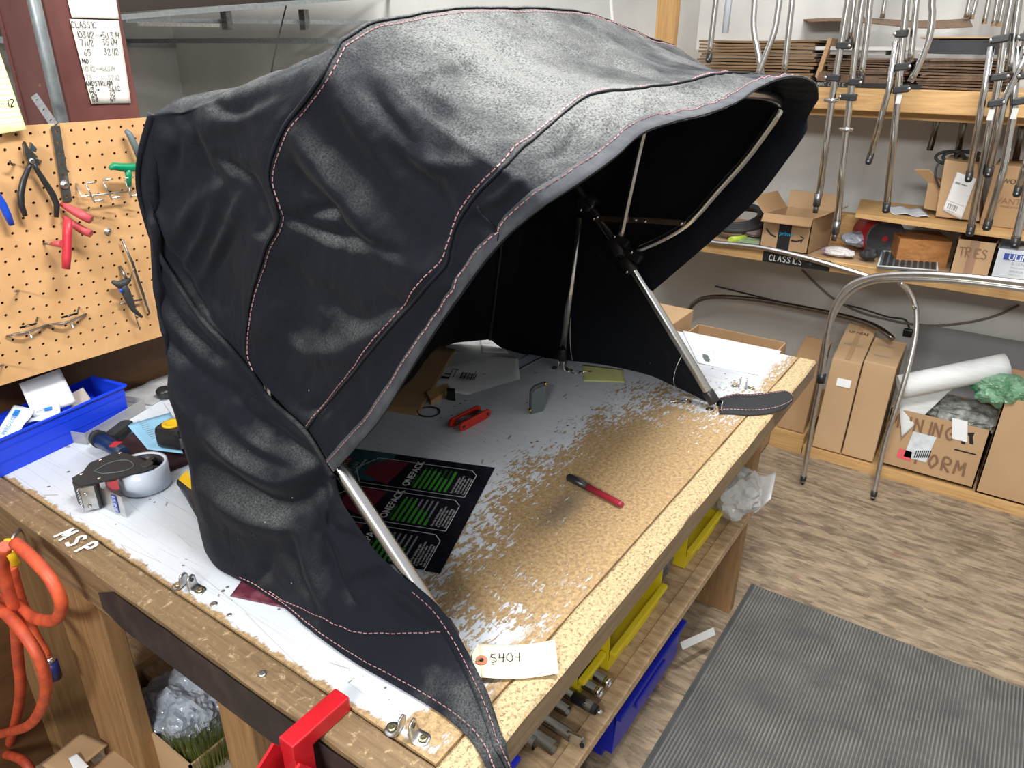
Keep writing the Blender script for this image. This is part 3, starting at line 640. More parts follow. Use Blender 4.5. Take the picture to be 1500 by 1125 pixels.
# line of stitching low on the side curtain
Lq = catmull([(395, 866), (430, 885), (480, 908), (520, 925), (570, 928), (650, 927)], 80)
Pp = PROJ(curt); Lp = []; Ln = []
for q in Lq:
    d = np.linalg.norm(Pp[:, :150] - q, axis=-1); i, j = np.unravel_index(np.argmin(d), d.shape); Lp.append(curt[i, j] + nb2[i, j] * .0012); Ln.append(nb2[i, j])
Lp = catmull(Lp, 24); Ln = np.array([Ln[int(k)] for k in np.linspace(0, 79, 24)]); stitch(catmull(Lp, 80), np.repeat(Ln, 4, 0)[:80], mb=mb)
o = stuff(mb.build('stitching', M['thread'], top)); o['label'] = 'pale pink dashed thread'
for row, r in ((27, .0030), (88, .0028)):
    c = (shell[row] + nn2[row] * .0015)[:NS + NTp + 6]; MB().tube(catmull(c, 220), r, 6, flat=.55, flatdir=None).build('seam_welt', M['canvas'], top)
# roof edge welt along the leg line
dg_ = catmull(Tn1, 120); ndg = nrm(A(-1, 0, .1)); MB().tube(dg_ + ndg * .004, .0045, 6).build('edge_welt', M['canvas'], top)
# small dart seam
dd = [shell[int(a), int(b)] + nn2[int(a), int(b)] * .002 for a, b in zip(np.linspace(24, 2, 10), np.linspace(80, 78, 10))]
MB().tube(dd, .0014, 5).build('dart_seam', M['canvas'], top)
# zipper at the far rear corner
zp = [curt[i, 247] - nb2[i, 247] * .004 for i in range(15, 80)]
MB().tube(zp, .004, 6).build('zipper', M['rubber'], top)
ze = YP(716, 492, .83)
zm = MB(); zm.tube([ze + A(-.004, -.01, .05), ze + A(-.004, -.012, .02)], .006, 8); zm.tube([ze + A(-.006, -.014, .024) + A(.006 * math.cos(a), 0, .016 * math.sin(a) - .016) for a in np.linspace(0, 6.28, 16)[:-1]], .0022, 6, closed=True)
zo = zm.build('zipper_pull', M['chrome'], top)
# loose tail of cloth at the far foot, lying over the bench edge
tu = [(1052, 583, 1054, 606), (1075, 577, 1070, 606), (1100, 577, 1100, 608), (1130, 574, 1130, 605), (1152, 572, 1150, 598), (1162, 582, 1161, 588)]
ta = catmull([ZP(a, b, TH + .006 + .004 * (i % 2)) for i, (a, b, _, _) in enumerate(tu)], 30); tb = catmull([ZP(c, d, TH + .004) for _, _, c, d in tu], 30)
tg = np.array([ta + (tb - ta) * t + A(0, 0, .006) * math.sin(math.pi * t) for t in np.linspace(0, 1, 8)])
mb = MB(); mb.sheet(tg if normals(tg)[3, 15, 2] > 0 else tg[:, ::-1], .0015); mb.build('curtain_tail', mat('dark_canvas', (.012, .013, .016), rough=.8), top)
mb = MB(); tn = np.tile(A(0, 0, 1), (30, 1)); stitch(tg[1] + A(0, 0, .002), tn, mb=mb); stitch(tg[6] + A(0, 0, .002), tn, mb=mb); stuff(mb.build('tail_stitching', M['thread'], top))

# ---- the tubes
r_t = .0112
def legpts(x): return [A(x, .130, TH + .035), A(x, .30, TH + .226), A(x, .395, TH + .335), A(x, .519, TH + .476), A(x, .60, TH + .565), A(x, .640, TH + .62)]
_p0, _p1 = XP(604, 848, .205), XP(505, 697, .208); _d = nrm(_p1 - _p0); _k = (_p0[2] - TH - .03) / _d[2]
near_leg = [_p0 - _d * _k, _p0, _p0 + (_p1 - _p0) * .33, _p0 + (_p1 - _p0) * .66, _p1, _p1 + _d * .07, A(.232, .50, TH + .44), A(.238, .575, TH + .54), A(.245, .60, TH + .60)]
far_leg = [XP(1044, 585, 1.17), XP(1005, 520, 1.17), XP(965, 455, 1.17), XP(915, 375, 1.17), XP(850, 280, 1.17), A(1.150, .575, TH + .54), A(1.142, .60, TH + .60)]
mainb = near_leg + [A(.268, .625, TH + .655), A(.33, .64, TH + .690), A(.5, .655, TH + .72), A(.69, .655, TH + .724), A(.88, .655, TH + .72), A(1.06, .64, TH + .690), A(1.12, .625, TH + .655)] + far_leg[::-1]
MB().tube(catmull(mainb, 150), r_t, 16).build('main_bow', M['chrome'], top)
fb_far = [XP(a, b, 1.16) for a, b in [(935, 365), (965, 352), (1000, 332), (1022, 312), (1050, 280), (1090, 235), (1120, 195), (1140, 165)]]
fb_far += [XP(1143, 150, 1.15)]
fb_top = [YP(1113, 138, .06), A(.7, .06, 1.628), A(.42, .07, 1.612), A(.31, .085, 1.590), A(.262, .10, 1.555)]
fb_near = [A(.242, .13, 1.515), A(.236, .155, 1.46), A(.228, .24, 1.36), A(.222, .30, 1.30), A(.212, .36, 1.262)]
MB().tube(catmull(fb_far + fb_top + fb_near, 150), .0095, 14).build('front_bow', M['chrome'], top)
mf = [XP(910, 345, 1.15), XP(926, 270, 1.15), XP(942, 200, 1.15), A(1.14, .33, 1.60), A(1.11, .31, 1.66), A(1.0, .30, 1.69), A(.69, .30, 1.715), A(.40, .30, 1.68), A(.30, .32, 1.64), A(.265, .35, 1.57), A(.25, .41, 1.42), A(.235, .43, 1.32)]
MB().tube(catmull(mf, 120), .0085, 14).build('middle_bow', M['chrome'], top)
for nm, x, q in (('rear_strut', 1.17, [XP(823, 522, 1.17), XP(850, 318, 1.17)]), ('rear_strut', .21, [A(.21, .548, TH + .04), A(.212, .50, TH + .40)])):
    MB().tube(q, .0098, 14).build(nm, M['chrome'], top)
def sleeve(a, b, r, nm='clamp'):
    a, b = np.asarray(a), np.asarray(b); d = b - a
    return MB().tube([a, a + d * .08, a + d * .92, b], [r * .92, r, r, r * .92], 14).build(nm, M['blackpl'], top)
for p, q in (((897, 350), (911, 372)), ((913, 376), (928, 398)), ((872, 300), (862, 288))):
    sl = sleeve(XP(*p, 1.17), XP(*q, 1.17), .0165)
    c = (XP(*p, 1.165) + XP(*q, 1.165)) / 2
mb = MB(); mb.bbox(XP(856, 300, 1.168), (.02, .036, .030), b=.006); mb.build('clamp_lug', M['blackpl'], top)
mb = MB(); mb.bbox(XP(928, 372, 1.165), (.016, .050, .026), rx=.5, b=.006); mb.build('clamp_lug', M['blackpl'], top)
mb = MB(); mb.bbox(XP(912, 352, 1.165), (.016, .040, .024), rx=.5, b=.006); mb.build('clamp_lug', M['blackpl'], top)
for p in ((925, 369), (900, 346), (851, 307), (875, 318), (918, 398)):
    MB().lathe(XP(*p, 1.152), A(-1, 0, 0), [(.0045, -.002), (.0045, .002), (.002, .004)], 12).build('rivet', M['chrome'], top)
sleeve(XP(823, 527, 1.17), XP(824, 510, 1.17), .0125, 'foot_cap'); sleeve(XP(1047, 590, 1.17), XP(1036, 573, 1.17), .0145, 'foot_cap')
sleeve(_p0 - _d * (_k + .012), _p0 - _d * (_k - .015), .0145, 'foot_cap'); sleeve(A(.21, .55, TH + .02), A(.21, .545, TH + .06), .0125, 'foot_cap')
for a, b, x in (((868, 320), (933, 323), 1.15), ((930, 322), (1000, 327), 1.147)):
    P, Q = XP(*a, x), XP(*b, x); t = nrm(Q - P); w = nrm(np.cross(A(1, 0, 0), t)) * .006
    mb = MB(); mb.box(P - w, Q - P, 2 * w, A(.003, 0, 0)); mb.build('folding_brace', M['bronze'], top)
for p in ((870, 320), (931, 322), (945, 324), (998, 327)):
    MB().lathe(XP(*p, 1.146), A(-1, 0, 0), [(.004, 0), (.004, .002), (.001, .0035)], 10).build('rivet', M['chrome'], top)
# thin lanyards with quick pins
l1 = catmull([XP(836, 465, 1.155), XP(835, 490, 1.15), XP(837, 520, 1.14), ZP(842, 540, TH + .004)], 24)
MB().tube(l1, .0009, 6).build('lanyard', M['alu'], top)
l2 = catmull([XP(1000, 518, 1.16), XP(990, 540, 1.14), XP(987, 560, 1.12), ZP(993, 574, TH + .003)], 24)
MB().tube(l2, .0009, 6).build('lanyard', M['alu'], top)
# ================================================================== pegboard and its tools
PY = 1.22
def PB(zx, zy, off=0.004): return YP(zx / 2.885, 170 + zy / 2.885, PY - off)
M['peg'] = mat('pegboard_hardboard', (.60, .35, .16), (.50, .28, .12), rough=.55, scale=14, bump=.12, bscale=150, detail=8)
M['peghole'] = mat('hole_shade', (.02, .012, .008), rough=1)
peg = thing('pegboard', 'tan perforated hardboard panel with tools hung on it, standing over the bench back', 'pegboard', (.3, PY, 1.065))
ph = YP(127.9, 209.2, PY); pt = .0254; mb = MB(); x0 = ph[0] - pt * 16.5; z0 = ph[2] - pt * round((ph[2] - 1.067) / pt) + pt * .5 - pt * 0
zlo, zhi = 1.067, 1.540; nx = 34; nz = 18; z0 = ph[2] - pt * 17.5 + pt * 1
zz = [z0 + pt * k for k in range(nz + 1)]
def cell(cx, cz, x1, x2, z1, z2, hole=True, y=PY):
    if not hole: mb.add([(x1, y, z1), (x2, y, z1), (x2, y, z2), (x1, y, z2)], [(0, 1, 2, 3)]); return
    r = .0031; O = [(x1, z1), (cx, z1), (x2, z1), (x2, cz), (x2, z2), (cx, z2), (x1, z2), (x1, cz)]
    I = [(cx + r * math.cos(math.radians(a)), cz + r * math.sin(math.radians(a))) for a in (225, 270, 315, 0, 45, 90, 135, 180)]
    V = [(a, y, b) for a, b in O] + [(a, y, b) for a, b in I] + [(a, y + .005, b) for a, b in I]
    mb.add(V, [(k, (k + 1) % 8, 8 + (k + 1) % 8, 8 + k) for k in range(8)] + [(8 + k, 8 + (k + 1) % 8, 16 + (k + 1) % 8, 16 + k) for k in range(8)])
for i in range(nx):
    for j in range(nz): 
        a, b = x0 + pt * i, zz[j]; cell(a + pt / 2, b + pt / 2, a, a + pt, b, b + pt)
X1 = x0 + pt * nx; Z1 = zz[-1]; z0_ = zz[0]
mb.box(A(x0, PY, Z1), A(X1 - x0, 0, 0), A(0, .005, 0), A(0, 0, max(.002, 1.5405 - Z1)))
mb.box(A(x0, PY, z0_ - max(.002, z0_ - 1.066)), A(X1 - x0, 0, 0), A(0, .005, 0), A(0, 0, max(.002, z0_ - 1.066)))
mb.box(A(x0 - .003, PY, z0_), A(.003, 0, 0), A(0, .005, 0), A(0, 0, Z1 - z0_)); mb.box(A(X1, PY, z0_), A(.003, 0, 0), A(0, .005, 0), A(0, 0, Z1 - z0_))
mb.build('panel', M['peg'], peg)
mb = MB(); mb.box(A(x0, PY + .0052, z0_), A(X1 - x0, 0, 0), A(0, .0005, 0), A(0, 0, Z1 - z0_)); mb.build('hole_shade_sheet', M['peghole'], peg)  # near-black sheet behind the holes, painting the shade inside them
for xx in (x0 + .03, .30, X1 - .06):
    MB().box(A(xx, PY + .006, TH + .18), A(.04, 0, 0), A(0, .139, 0), A(0, 0, .27)).build('stud', M['lumber_v'], peg)

M['steelred'] = mat('maroon_painted_steel', (.125, .042, .038), (.16, .058, .05), rough=.42, scale=9, bump=.15, bscale=120)
t = NT(M['steelred']); v = t.obj(); ch = t.math('MULTIPLY', t.ramp(t.noise(v, 46, 6, .8), .63, .66), t.ramp(t.noise(v, 5, 2), .5, .62))
bc = M['steelred'].node_tree.nodes['Principled BSDF'].inputs['Base Color'].links[0].from_socket; t.l(t.mix(ch, bc, (.70, .42, .26)), t.b.inputs['Base Color'])
cxl, cxr = YP(105, 184, 1.46)[0], YP(207, 175, 1.46)[0]
col = tag(MB().box(A(cxl, 1.46, 0), A(cxr - cxl, 0, 0), A(0, .014, 0), A(0, 0, 2.6)).box(A(cxl, 1.68, 0), A(cxr - cxl, 0, 0), A(0, .014, 0), A(0, 0, 2.6)).box(A(cxl + .004, 1.474, 0), A(.012, 0, 0), A(0, .206, 0), A(0, 0, 2.6)).build('steel_column', M['steelred'], bevel=.003), 'maroon painted steel building column behind the pegboard', 'column')
pc = YP(93, 187, 1.435)
M['galv'] = mat('galvanised_pipe', (.42, .47, .49), (.33, .37, .39), rough=.42, metal=.75, scale=50)
tag(MB().tube([A(pc[0], 1.435, .92), A(pc[0], 1.435, 2.6)], .0130, 18).build('conduit_pipe', M['galv']), 'galvanised conduit pipe running up the maroon column', 'pipe')
M['paper'] = mat('paper', (.80, .78, .72), (.74, .72, .66), rough=.8, scale=5)
M['paperw'] = mat('white_paper', (.82, .84, .86), (.76, .78, .80), rough=.7, scale=4)
M['ink'] = mat('black_ink', (.015, .015, .02), rough=.5)
M['inkf'] = mat('faded_ink', (.30, .30, .28), rough=.6)
def sheetq(name, c, mt, parent, th=.0006, bow=None, n=10):   # curved quad sheet: corners TL,TR,BR,BL
    c = [np.asarray(q, float) for q in c]; nv = nrm(np.cross(c[3] - c[0], c[1] - c[0])); G = []
    for i in range(n + 1):
        s = i / n; row = []
        for j in range(n + 1):
            q = j / n; p = (c[0] * (1 - q) + c[1] * q) * (1 - s) + (c[3] * (1 - q) + c[2] * q) * s
            if bow: p = p + nv * bow(q, s)
            row.append(p)
        G.append(row)
    return MB().sheet(np.array(G), th).build(name, mt, parent)
def colpaper(corners, label, bow):
    q = [YP(a, b, 1.457) for a, b in corners]; r = thing('paper_note', label, 'note', (q[3] + q[2]) / 2); sheetq('sheet', q, M['paper'], r, bow=bow); return r, q
n1, q = colpaper([(94, -18), (167, -18), (173, 28), (104, 26)], 'blank upper paper sheet taped on the maroon column, cut by the frame top', lambda a, b: .0015 + .003 * b)
n2, q = colpaper([(101, 28), (173, 30), (191, 151), (133, 152)], 'handwritten list of sizes taped on the maroon column', lambda a, b: .0015 + .003 * abs(a - .5))
U = A(1, 0, 0); Wz = A(0, 0, 1)
def cn(s, px, py, h=.0085, m='ink', w=.0013): hand('handwriting', s, YP(px, py, 1.4525), U, Wz, h, w, M[m], n2, lift=.0, adv=.70)
for s, px, py, m in (('CLASSIC', 105, 40, 'ink'), ('1031/2->51 3/4', 113, 55, 'ink'), ('711/2', 118, 67, 'ink'), ('351/4', 151, 66, 'ink'), ('65', 124, 81, 'ink'), ('321/2', 153, 80, 'ink'),
                     ('.IMO', 117, 93, 'ink'), ('1131/2->563/4', 122, 104, 'inkf'), ('75', 127, 117, 'inkf'), ('371/2', 159, 117, 'inkf'), ('ANDSTREAM', 126, 126, 'ink'),
                     ('113 >', 130, 135, 'ink'), ('561/2', 160, 133, 'ink'), ('126', 132, 141, 'ink'), ('63', 162, 140, 'ink'), ('138', 134, 149, 'ink'), ('69', 162, 148, 'ink')):
    cn(s, px, py, h=.0125 if py < 90 else .0100, m=m)
M['yellowp'] = mat('yellow_legal_paper', (.82, .82, .42), rough=.8)
M['ruleline'] = mat('ruled_line', (.60, .62, .42), rough=.8)
yq = [YP(-45, 60, 1.25), YP(-6, 60, 1.25), YP(39, 190, 1.20), YP(-12, 198, 1.20)]
yn = thing('legal_note', 'yellow ruled note sheet standing at the left end above the pegboard', 'note', (yq[2] + yq[3]) / 2)
sheetq('sheet', yq, M['yellowp'], yn)
mb = MB()
for k in range(11):
    f = .28 + k * .062; a = yq[0] + (yq[3] - yq[0]) * f; b = yq[1] + (yq[2] - yq[1]) * f; mb.box(a + A(0, -.0012, 0), b - a, A(0, -.0003, 0), A(0, 0, .0007))
mb.build('ruled_lines', M['ruleline'], yn)
hand('handwriting', '-12', YP(1, 157, 1.210), U, A(0, -.2, 1), .013, .0018, M['ink'], yn, lift=0); hand('handwriting', '7', YP(-5, 140, 1.214), U, A(0, -.2, 1), .013, .0018, M['ink'], yn, lift=0)
text('print', 'P FAST!', YP(0, 188, 1.200), U, Wz, .006, M['inkf'], yn)

# perforated strap
sp = thing('perforated_strap', 'flat perforated metal hanger strap bolted down the pegboard', 'strap', PB(283, 360))
def slotstrip(P0, P1, w, holes, nm, side):
    P0, P1 = np.asarray(P0), np.asarray(P1); d = P1 - P0; L = np.linalg.norm(d); d /= L; s = nrm(side) * w / 2; nv = nrm(np.cross(d, s)); m = MB()
    for k in range(holes):
        a = P0 + d * L * k / holes; b = P0 + d * L * (k + 1) / holes; c = (a + b) / 2; r = w * .17
        O = [a - s, c - s, b - s, b, b + s, c + s, a + s, a]; I = [c - nrm(s) * r * math.cos(q) + d * r * math.sin(q) for q in np.radians([-45, 0, 45, 90, 135, 180, 225, 270])]
        for off in (0, .0012): m.add([p + nv * off for p in O + I], [(k2, (k2 + 1) % 8, 8 + (k2 + 1) % 8, 8 + k2) for k2 in range(8)])
    for sg_ in (-1, 1): m.box(P0 + s * sg_, d * L, nv * .0012, nrm(s) * 1e-4)
    return m.build(nm, M['zinc'], sp)
slotstrip(PB(232, 42, .006), PB(285, 360, .003), .0175, 7, 'strap', A(1, 0, 0)); slotstrip(YP(50, 140, 1.40), PB(232, 42, .006), .016, 3, 'strap_upper', A(1, 0, .6))
MB().lathe(PB(273, 290, .006), A(0, -1, 0), [(.0085, 0), (.0085, .0012), (.0055, .0015), (.0055, .0045), (.003, .0055)], 12).build('bolt', M['zinc'], sp)

M['toolsteel'] = mat('dark_tool_steel', (.12, .12, .12), (.22, .22, .21), rough=.35, metal=.9, scale=60)
M['bladesteel'] = mat('blade_steel', (.25, .30, .38), rough=.3, metal=.9)
M['red'] = mat('red_rubber_grip', (.45, .025, .04), rough=.4)
M['reddusty'] = mat('dusty_red_grip', (.45, .06, .07), rough=.5)
M['blue'] = mat('blue_grip', (.01, .06, .45), rough=.35)
M['green'] = mat('green_handle', (.0, .20, .09), rough=.35)
M['greyh'] = mat('grey_handle', (.10, .13, .14), rough=.45)
# side cutters
pl = thing('side_cutters', 'side cutting pliers with black grips hanging open on the pegboard', 'pliers', PB(130, 420))
MB().tube([PB(x, y, .018) for x, y in ((133, 190), (118, 225), (98, 275), (88, 330), (90, 375), (107, 422))], [.004, .0045, .0056, .006, .0058, .0045], 10).build('handle', M['blackpl'], pl)
MB().tube([PB(x, y, .018) for x, y in ((135, 190), (155, 225), (190, 280), (222, 330), (240, 375), (238, 428))], [.004, .0045, .0056, .006, .0058, .0045], 10).build('handle', M['blackpl'], pl)
MB().prism([PB(x, y, .013) for x, y in ((92, 118), (98, 106), (112, 135), (130, 150), (150, 170), (158, 205), (130, 218), (118, 205), (98, 165))], A(0, -.009, 0)).build('jaw', M['toolsteel'], pl)
MB().prism([PB(x, y, .014) for x, y in ((125, 110), (150, 138), (146, 152), (128, 146), (120, 150))], A(0, -.006, 0)).build('jaw', M['bladesteel'], pl)
MB().lathe(PB(134, 190, .022), A(0, -1, 0), [(.005, 0), (.005, .002), (.003, .003)], 12).build('pivot', M['zinc'], pl)
def peg_hook(p, L=.028, lab=None, up=.006):
    h = MB().tube([PB(*p, -.002), PB(*p, .012), PB(*p, L) + A(-.004, 0, 0), PB(*p, L + .003) + A(-.006, 0, up)], .0022, 8).build('peg_hook', M['toolsteel']); tag(h, lab, 'hook', 'pegboard hooks'); return h
peg_hook((60, 204), .02, 'short steel peg hook under the left jaw of the side cutters'); peg_hook((172, 190), .02, 'short steel peg hook at the right of the cutters pivot')
peg_hook((78, 738), .05, 'empty steel peg hook at the left edge of the pegboard', 0); peg_hook((12, 1052), .05, 'empty steel peg hook at the lower left corner of the pegboard', 0)
bp = MB().tube([PB(x, y, .02) for x, y in ((-60, 260), (-20, 320), (10, 370), (30, 415), (50, 460))], [.005, .006, .0068, .0068, .005], 10)
tag(bp.build('pliers_grip', M['blue']), 'blue handled pliers cut by the left frame edge on the pegboard', 'pliers')
# red handled snips, seen end on
rs = thing('red_pliers', 'pliers with two dusty red grips pointing out from the pegboard', 'pliers', PB(330, 500))
MB().tube([PB(256, 372, .01), PB(290, 388, .02), PB(340, 415, .04), PB(385, 440, .055)], [.004, .0075, .0095, .0085], 12).build('handle', M['reddusty'], rs)
MB().tube([PB(268, 425, .01), PB(300, 450, .02), PB(345, 480, .035), PB(385, 498, .05)], [.004, .007, .0085, .008], 12).build('handle', M['reddusty'], rs)
rt = thing('t_handle_driver', 'red T handle driver hanging beside the dusty red pliers', 'driver', PB(280, 640))
MB().tube([PB(x, y, .05) for x, y in ((286, 437), (284, 500), (283, 560), (281, 600), (279, 645))], [.0095, .0105, .0105, .0105, .009], 12, flat=.75).build('handle', M['red'], rt, bevel=0)
MB().tube([PB(184, 539, .0), PB(215, 540, .02)], .0022, 8).build('shaft', M['toolsteel'], rt); MB().tube([PB(215, 540, .02), PB(235, 540, .035), PB(262, 540, .05)], [.003, .0055, .007], 10).build('collar', M['reddusty'], rt)
# wire rack with rings
wr_ = thing('wire_tool_rack', 'wire tool rack with open rings on the pegboard', 'rack', PB(420, 380))
MB().tube([PB(322, 285, 0), PB(330, 310, .01), PB(345, 340, .03), PB(440, 330, .03), PB(560, 315, .03)], .0022, 8).build('rail', M['zinc'], wr_)
for a, b in (((382, 283), (418, 357)), ((455, 270), (492, 345)), ((545, 262), (575, 335))):
    for c, s in ((a, -1), (b, 1)):
        cc = PB(*c, .04); MB().tube([cc + A(.010 * math.cos(q), .006 * math.sin(q), .001) for q in np.linspace(0, 2 * math.pi, 18)[:-1]], .0016, 6, closed=True).build('ring', M['zinc'], wr_)
    MB().tube([PB(a[0] - 18, a[1] + 8, .035), PB(b[0] - 18, b[1] + 8, .035)], .0018, 6).build('crossbar', M['zinc'], wr_)
gt = thing('t_handle_key', 'green T handle hex key hooked in the wire rack', 'hex key', PB(540, 300))
MB().tube([PB(x, y, .045) for x, y in ((463, 222), (480, 212), (510, 216), (545, 218), (600, 214))], [.004, .0075, .0085, .009, .008], 12).build('handle', M['green'], gt)
MB().tube([PB(540, 225, .045), PB(545, 262, .042), PB(546, 296, .04)], [.008, .0055, .0045], 12).build('neck', M['green'], gt); MB().tube([PB(546, 296, .04), PB(552, 345, .038)], .0015, 8).build('key', M['zinc'], gt)
tag(MB().tube([PB(530, 60, .02), PB(545, 75, .022), PB(568, 120, .025), PB(592, 180, .025)], [.006, .0095, .010, .0095], 12, flat=.7).build('knife_handle', M['greyh']), 'dark grey utility knife handle at the top right of the pegboard', 'knife')
tag(MB().lathe(PB(455, 487, .0), A(0, -1, 0), [(.0075, 0), (.0075, .0015), (.004, .002), (.004, .006), (.002, .007)], 16).build('washer_screw', M['zinc']), 'zinc screw with a round washer in the pegboard middle', 'screw')
tag(MB().tube([PB(515, 522, .012), PB(560, 620, .014), PB(600, 740, .014), PB(632, 835, .012)], [.0022, .003, .003, .0022], 8).build('file_rod', M['toolsteel']), 'long thin black rod file leaning on the pegboard beside the canvas', 'file')
pd = thing('pin_driver', 'stubby black handled driver hanging below the washer screw', 'driver', PB(560, 830))
MB().tube([PB(x, y, .022) for x, y in ((475, 700), (500, 712), (525, 705), (550, 690))], [.004, .008, .0085, .004], 10).build('handle', M['rubber'], pd)
MB().tube([PB(x, y, .022) for x, y in ((515, 700), (530, 740), (550, 785), (565, 820), (600, 850))], [.006, .0095, .0085, .0055, .003], 10).build('handle', M['rubber'], pd)
MB().tube([PB(565, 820, .022), PB(592, 905, .02)], .0012, 6).build('blade', M['toolsteel'], pd); MB().tube([PB(505, 635, .0), PB(535, 690, .02)], .0035, 8).build('bar', M['toolsteel'], pd); MB().tube([PB(550, 690, .03), PB(568, 640, .035)], .001, 6).build('pin', M['toolsteel'], pd)
MB().tube([PB(508, 793, .012), PB(600, 775, .012)], .0022, 8).build('hook', M['toolsteel'], pd); MB().lathe(PB(513, 738, .032), A(0, -1, 0), [(.004, -.002), (.004, .0005), (.001, .001)], 12).build('button', M['blue'], pd)
db = thing('double_bracket', 'dark double loop bracket low on the pegboard', 'bracket', PB(200, 940))
for (a, b, c) in (((28, 930), (115, 905), (198, 882)), ((205, 882), (290, 862), (363, 836))):
    P = catmull([PB(*a, .002), PB(a[0] * .5 + b[0] * .5, b[1] + 14, .014), PB(b[0], b[1] + 8, .018), PB(b[0] * .4 + c[0] * .6, b[1] * .4 + c[1] * .6 + 4, .014), PB(*c, .002)], 24)
    MB().tube(P, .0036, 8, flat=.5).build('loop', M['toolsteel'], db)
    MB().box(PB(b[0] - 30, b[1] - 6, .016), PB(b[0] + 40, b[1] - 24, .016) - PB(b[0] - 30, b[1] - 6, .016), A(0, .002, 0), A(0, 0, .004)).build('clip', M['chrome'], db)
    MB().tube([PB(b[0] - 5, b[1] - 15, .016), PB(b[0] + 38, b[1] - 30, .012), PB(b[0] + 44, b[1] - 55, .0)], .0018, 6).build('prong', M['toolsteel'], db)
    MB().tube([PB(b[0] + 5, b[1] + 5, .018), PB(b[0] + 22, b[1] + 35, .035)], .0022, 6).build('hook', M['zinc'], db)

# ================================================================== blue bin and contents
M['bluebin'] = mat('blue_bin_plastic', (.008, .045, .62), rough=.35, bump=.03, bscale=8)
def open_bin(parent, o, L, Wv, h, mt, th=.003, name='shell', flare=0.0, low=None):
    """tray: origin corner o, length vec L, width vec Wv, height h"""
    o, L, Wv = map(np.asarray, (o, L, Wv)); l, w = nrm(L), nrm(Wv); z = A(0, 0, 1); m = MB()
    def wall(a, b, inn, hh=h): m.hexa([a, b, b + inn * th, a + inn * th, a + z * hh - inn * flare, b + z * hh - inn * flare, b + z * hh + inn * (th - flare), a + z * hh + inn * (th - flare)])
    m.box(o, L, Wv, z * th); wall(o, o + L, w, low or h); wall(o + L, o + L + Wv, -l); wall(o + L + Wv, o + Wv, -w); wall(o + Wv, o, l)
    return m.build(name, mt, parent)
bL = ZP(0, 700) * 1.0; bR = ZP(189, 610) * 1.0; dirb = nrm(bR - bL); perp = nrm(A(-dirb[1], dirb[0], 0)); bO = bR - dirb * .37; bw = .105; bh = .078
bb = thing('blue_bin', 'long blue plastic parts bin under the pegboard at the bench left', 'bin', (bO + bR) / 2)
open_bin(bb, bO, dirb * .37, perp * bw, bh, M['bluebin'], flare=.004)
for f in (.36, .72):
    MB().box(bO + dirb * .004 + A(0, 0, bh * f) - perp * (.0012 + .004 * f), dirb * .362, perp * .001, A(0, 0, .0012)).build('rib', M['bluebin'], bb)
MB().box(bO - perp * .008 + A(0, 0, bh - .003), dirb * .375, perp * .006, A(0, 0, .005)).build('rim', M['bluebin'], bb, bevel=.001)
MB().box(bR + dirb * .0 - perp * .004 + A(0, 0, bh - .004), dirb * .010, perp * (bw + .008), A(0, 0, .006)).build('rim', M['bluebin'], bb, bevel=.001)
MB().box(bR - dirb * .052 + perp * .004 + A(0, 0, .004), dirb * .0025, perp * (bw - .008), A(0, 0, bh * .75)).build('divider', M['bluebin'], bb)
tag(sheetq('cardboard_piece', [bR - dirb * .09 + perp * .07 + A(0, 0, .075), bR - dirb * .058 + perp * .05 + A(0, 0, .088), bR - dirb * .056 + perp * .02 + A(0, 0, .04), bR - dirb * .10 + perp * .03 + A(0, 0, .03)], mat('grey_card', (.34, .30, .27), rough=.8), None), 'small grey brown piece of card at the right end of the blue bin', 'card')
cq = [YP(28, 562, 1.262), YP(88, 540, 1.262), YP(112, 590, 1.245), YP(50, 612, 1.245)]
tag(sheetq('paper_card', cq, M['paperw'], None), 'plain white card standing in the blue bin against the wall', 'card')
M['packet'] = mat('clear_packet', (.72, .78, .82), (.55, .62, .68), rough=.25, scale=30, bump=.4, bscale=60, spec=.7)
M['printblue'] = mat('blue_print', (.02, .18, .55), rough=.4)
def packet(c, u, v, lab, rot):
    c, u, v = map(np.asarray, (c, u, v)); r = thing('paper_packet', lab, 'packet', c, 'clear printed packets in the blue bin')
    nv = nrm(np.cross(u, v)); nv = nv if nv[2] > 0 else -nv
    q = [c - u + v, c + u + v, c + u - v, c - u - v]; sheetq('pouch', q, M['packet'], r, th=.003, bow=lambda a, b: .004 * math.sin(a * 9 + rot) * math.sin(b * 5))
    text('print', 'PPROZONE', c - u * .75 - v * .1 + nv * .008, u, v, .012, M['printblue'], r); MB().box(c + u * .35 - v * .1 + nv * .006, u * .35, v * .5, nv * .001).build('badge', M['printblue'], r)
bc_ = lambda a, b, z: bR - dirb * a + perp * b + A(0, 0, z)
packet(bc_(.22, .05, .072), nrm(A(.8, .5, .45)) * .045, nrm(A(-.5, .8, .2)) * .021, 'clear packet with blue print lying on top in the blue bin, nearest the card', .3)
packet(bc_(.165, .055, .068), nrm(A(.9, -.5, .1)) * .042, nrm(A(.4, .8, .3)) * .020, 'clear packet in the blue bin reaching toward its right end', 1.3)
packet(bc_(.30, .045, .055), nrm(A(.9, .3, .1)) * .042, nrm(A(-.3, .8, .1)) * .022, 'clear packet at the left end of the blue bin with a round blue mark', 2.3)

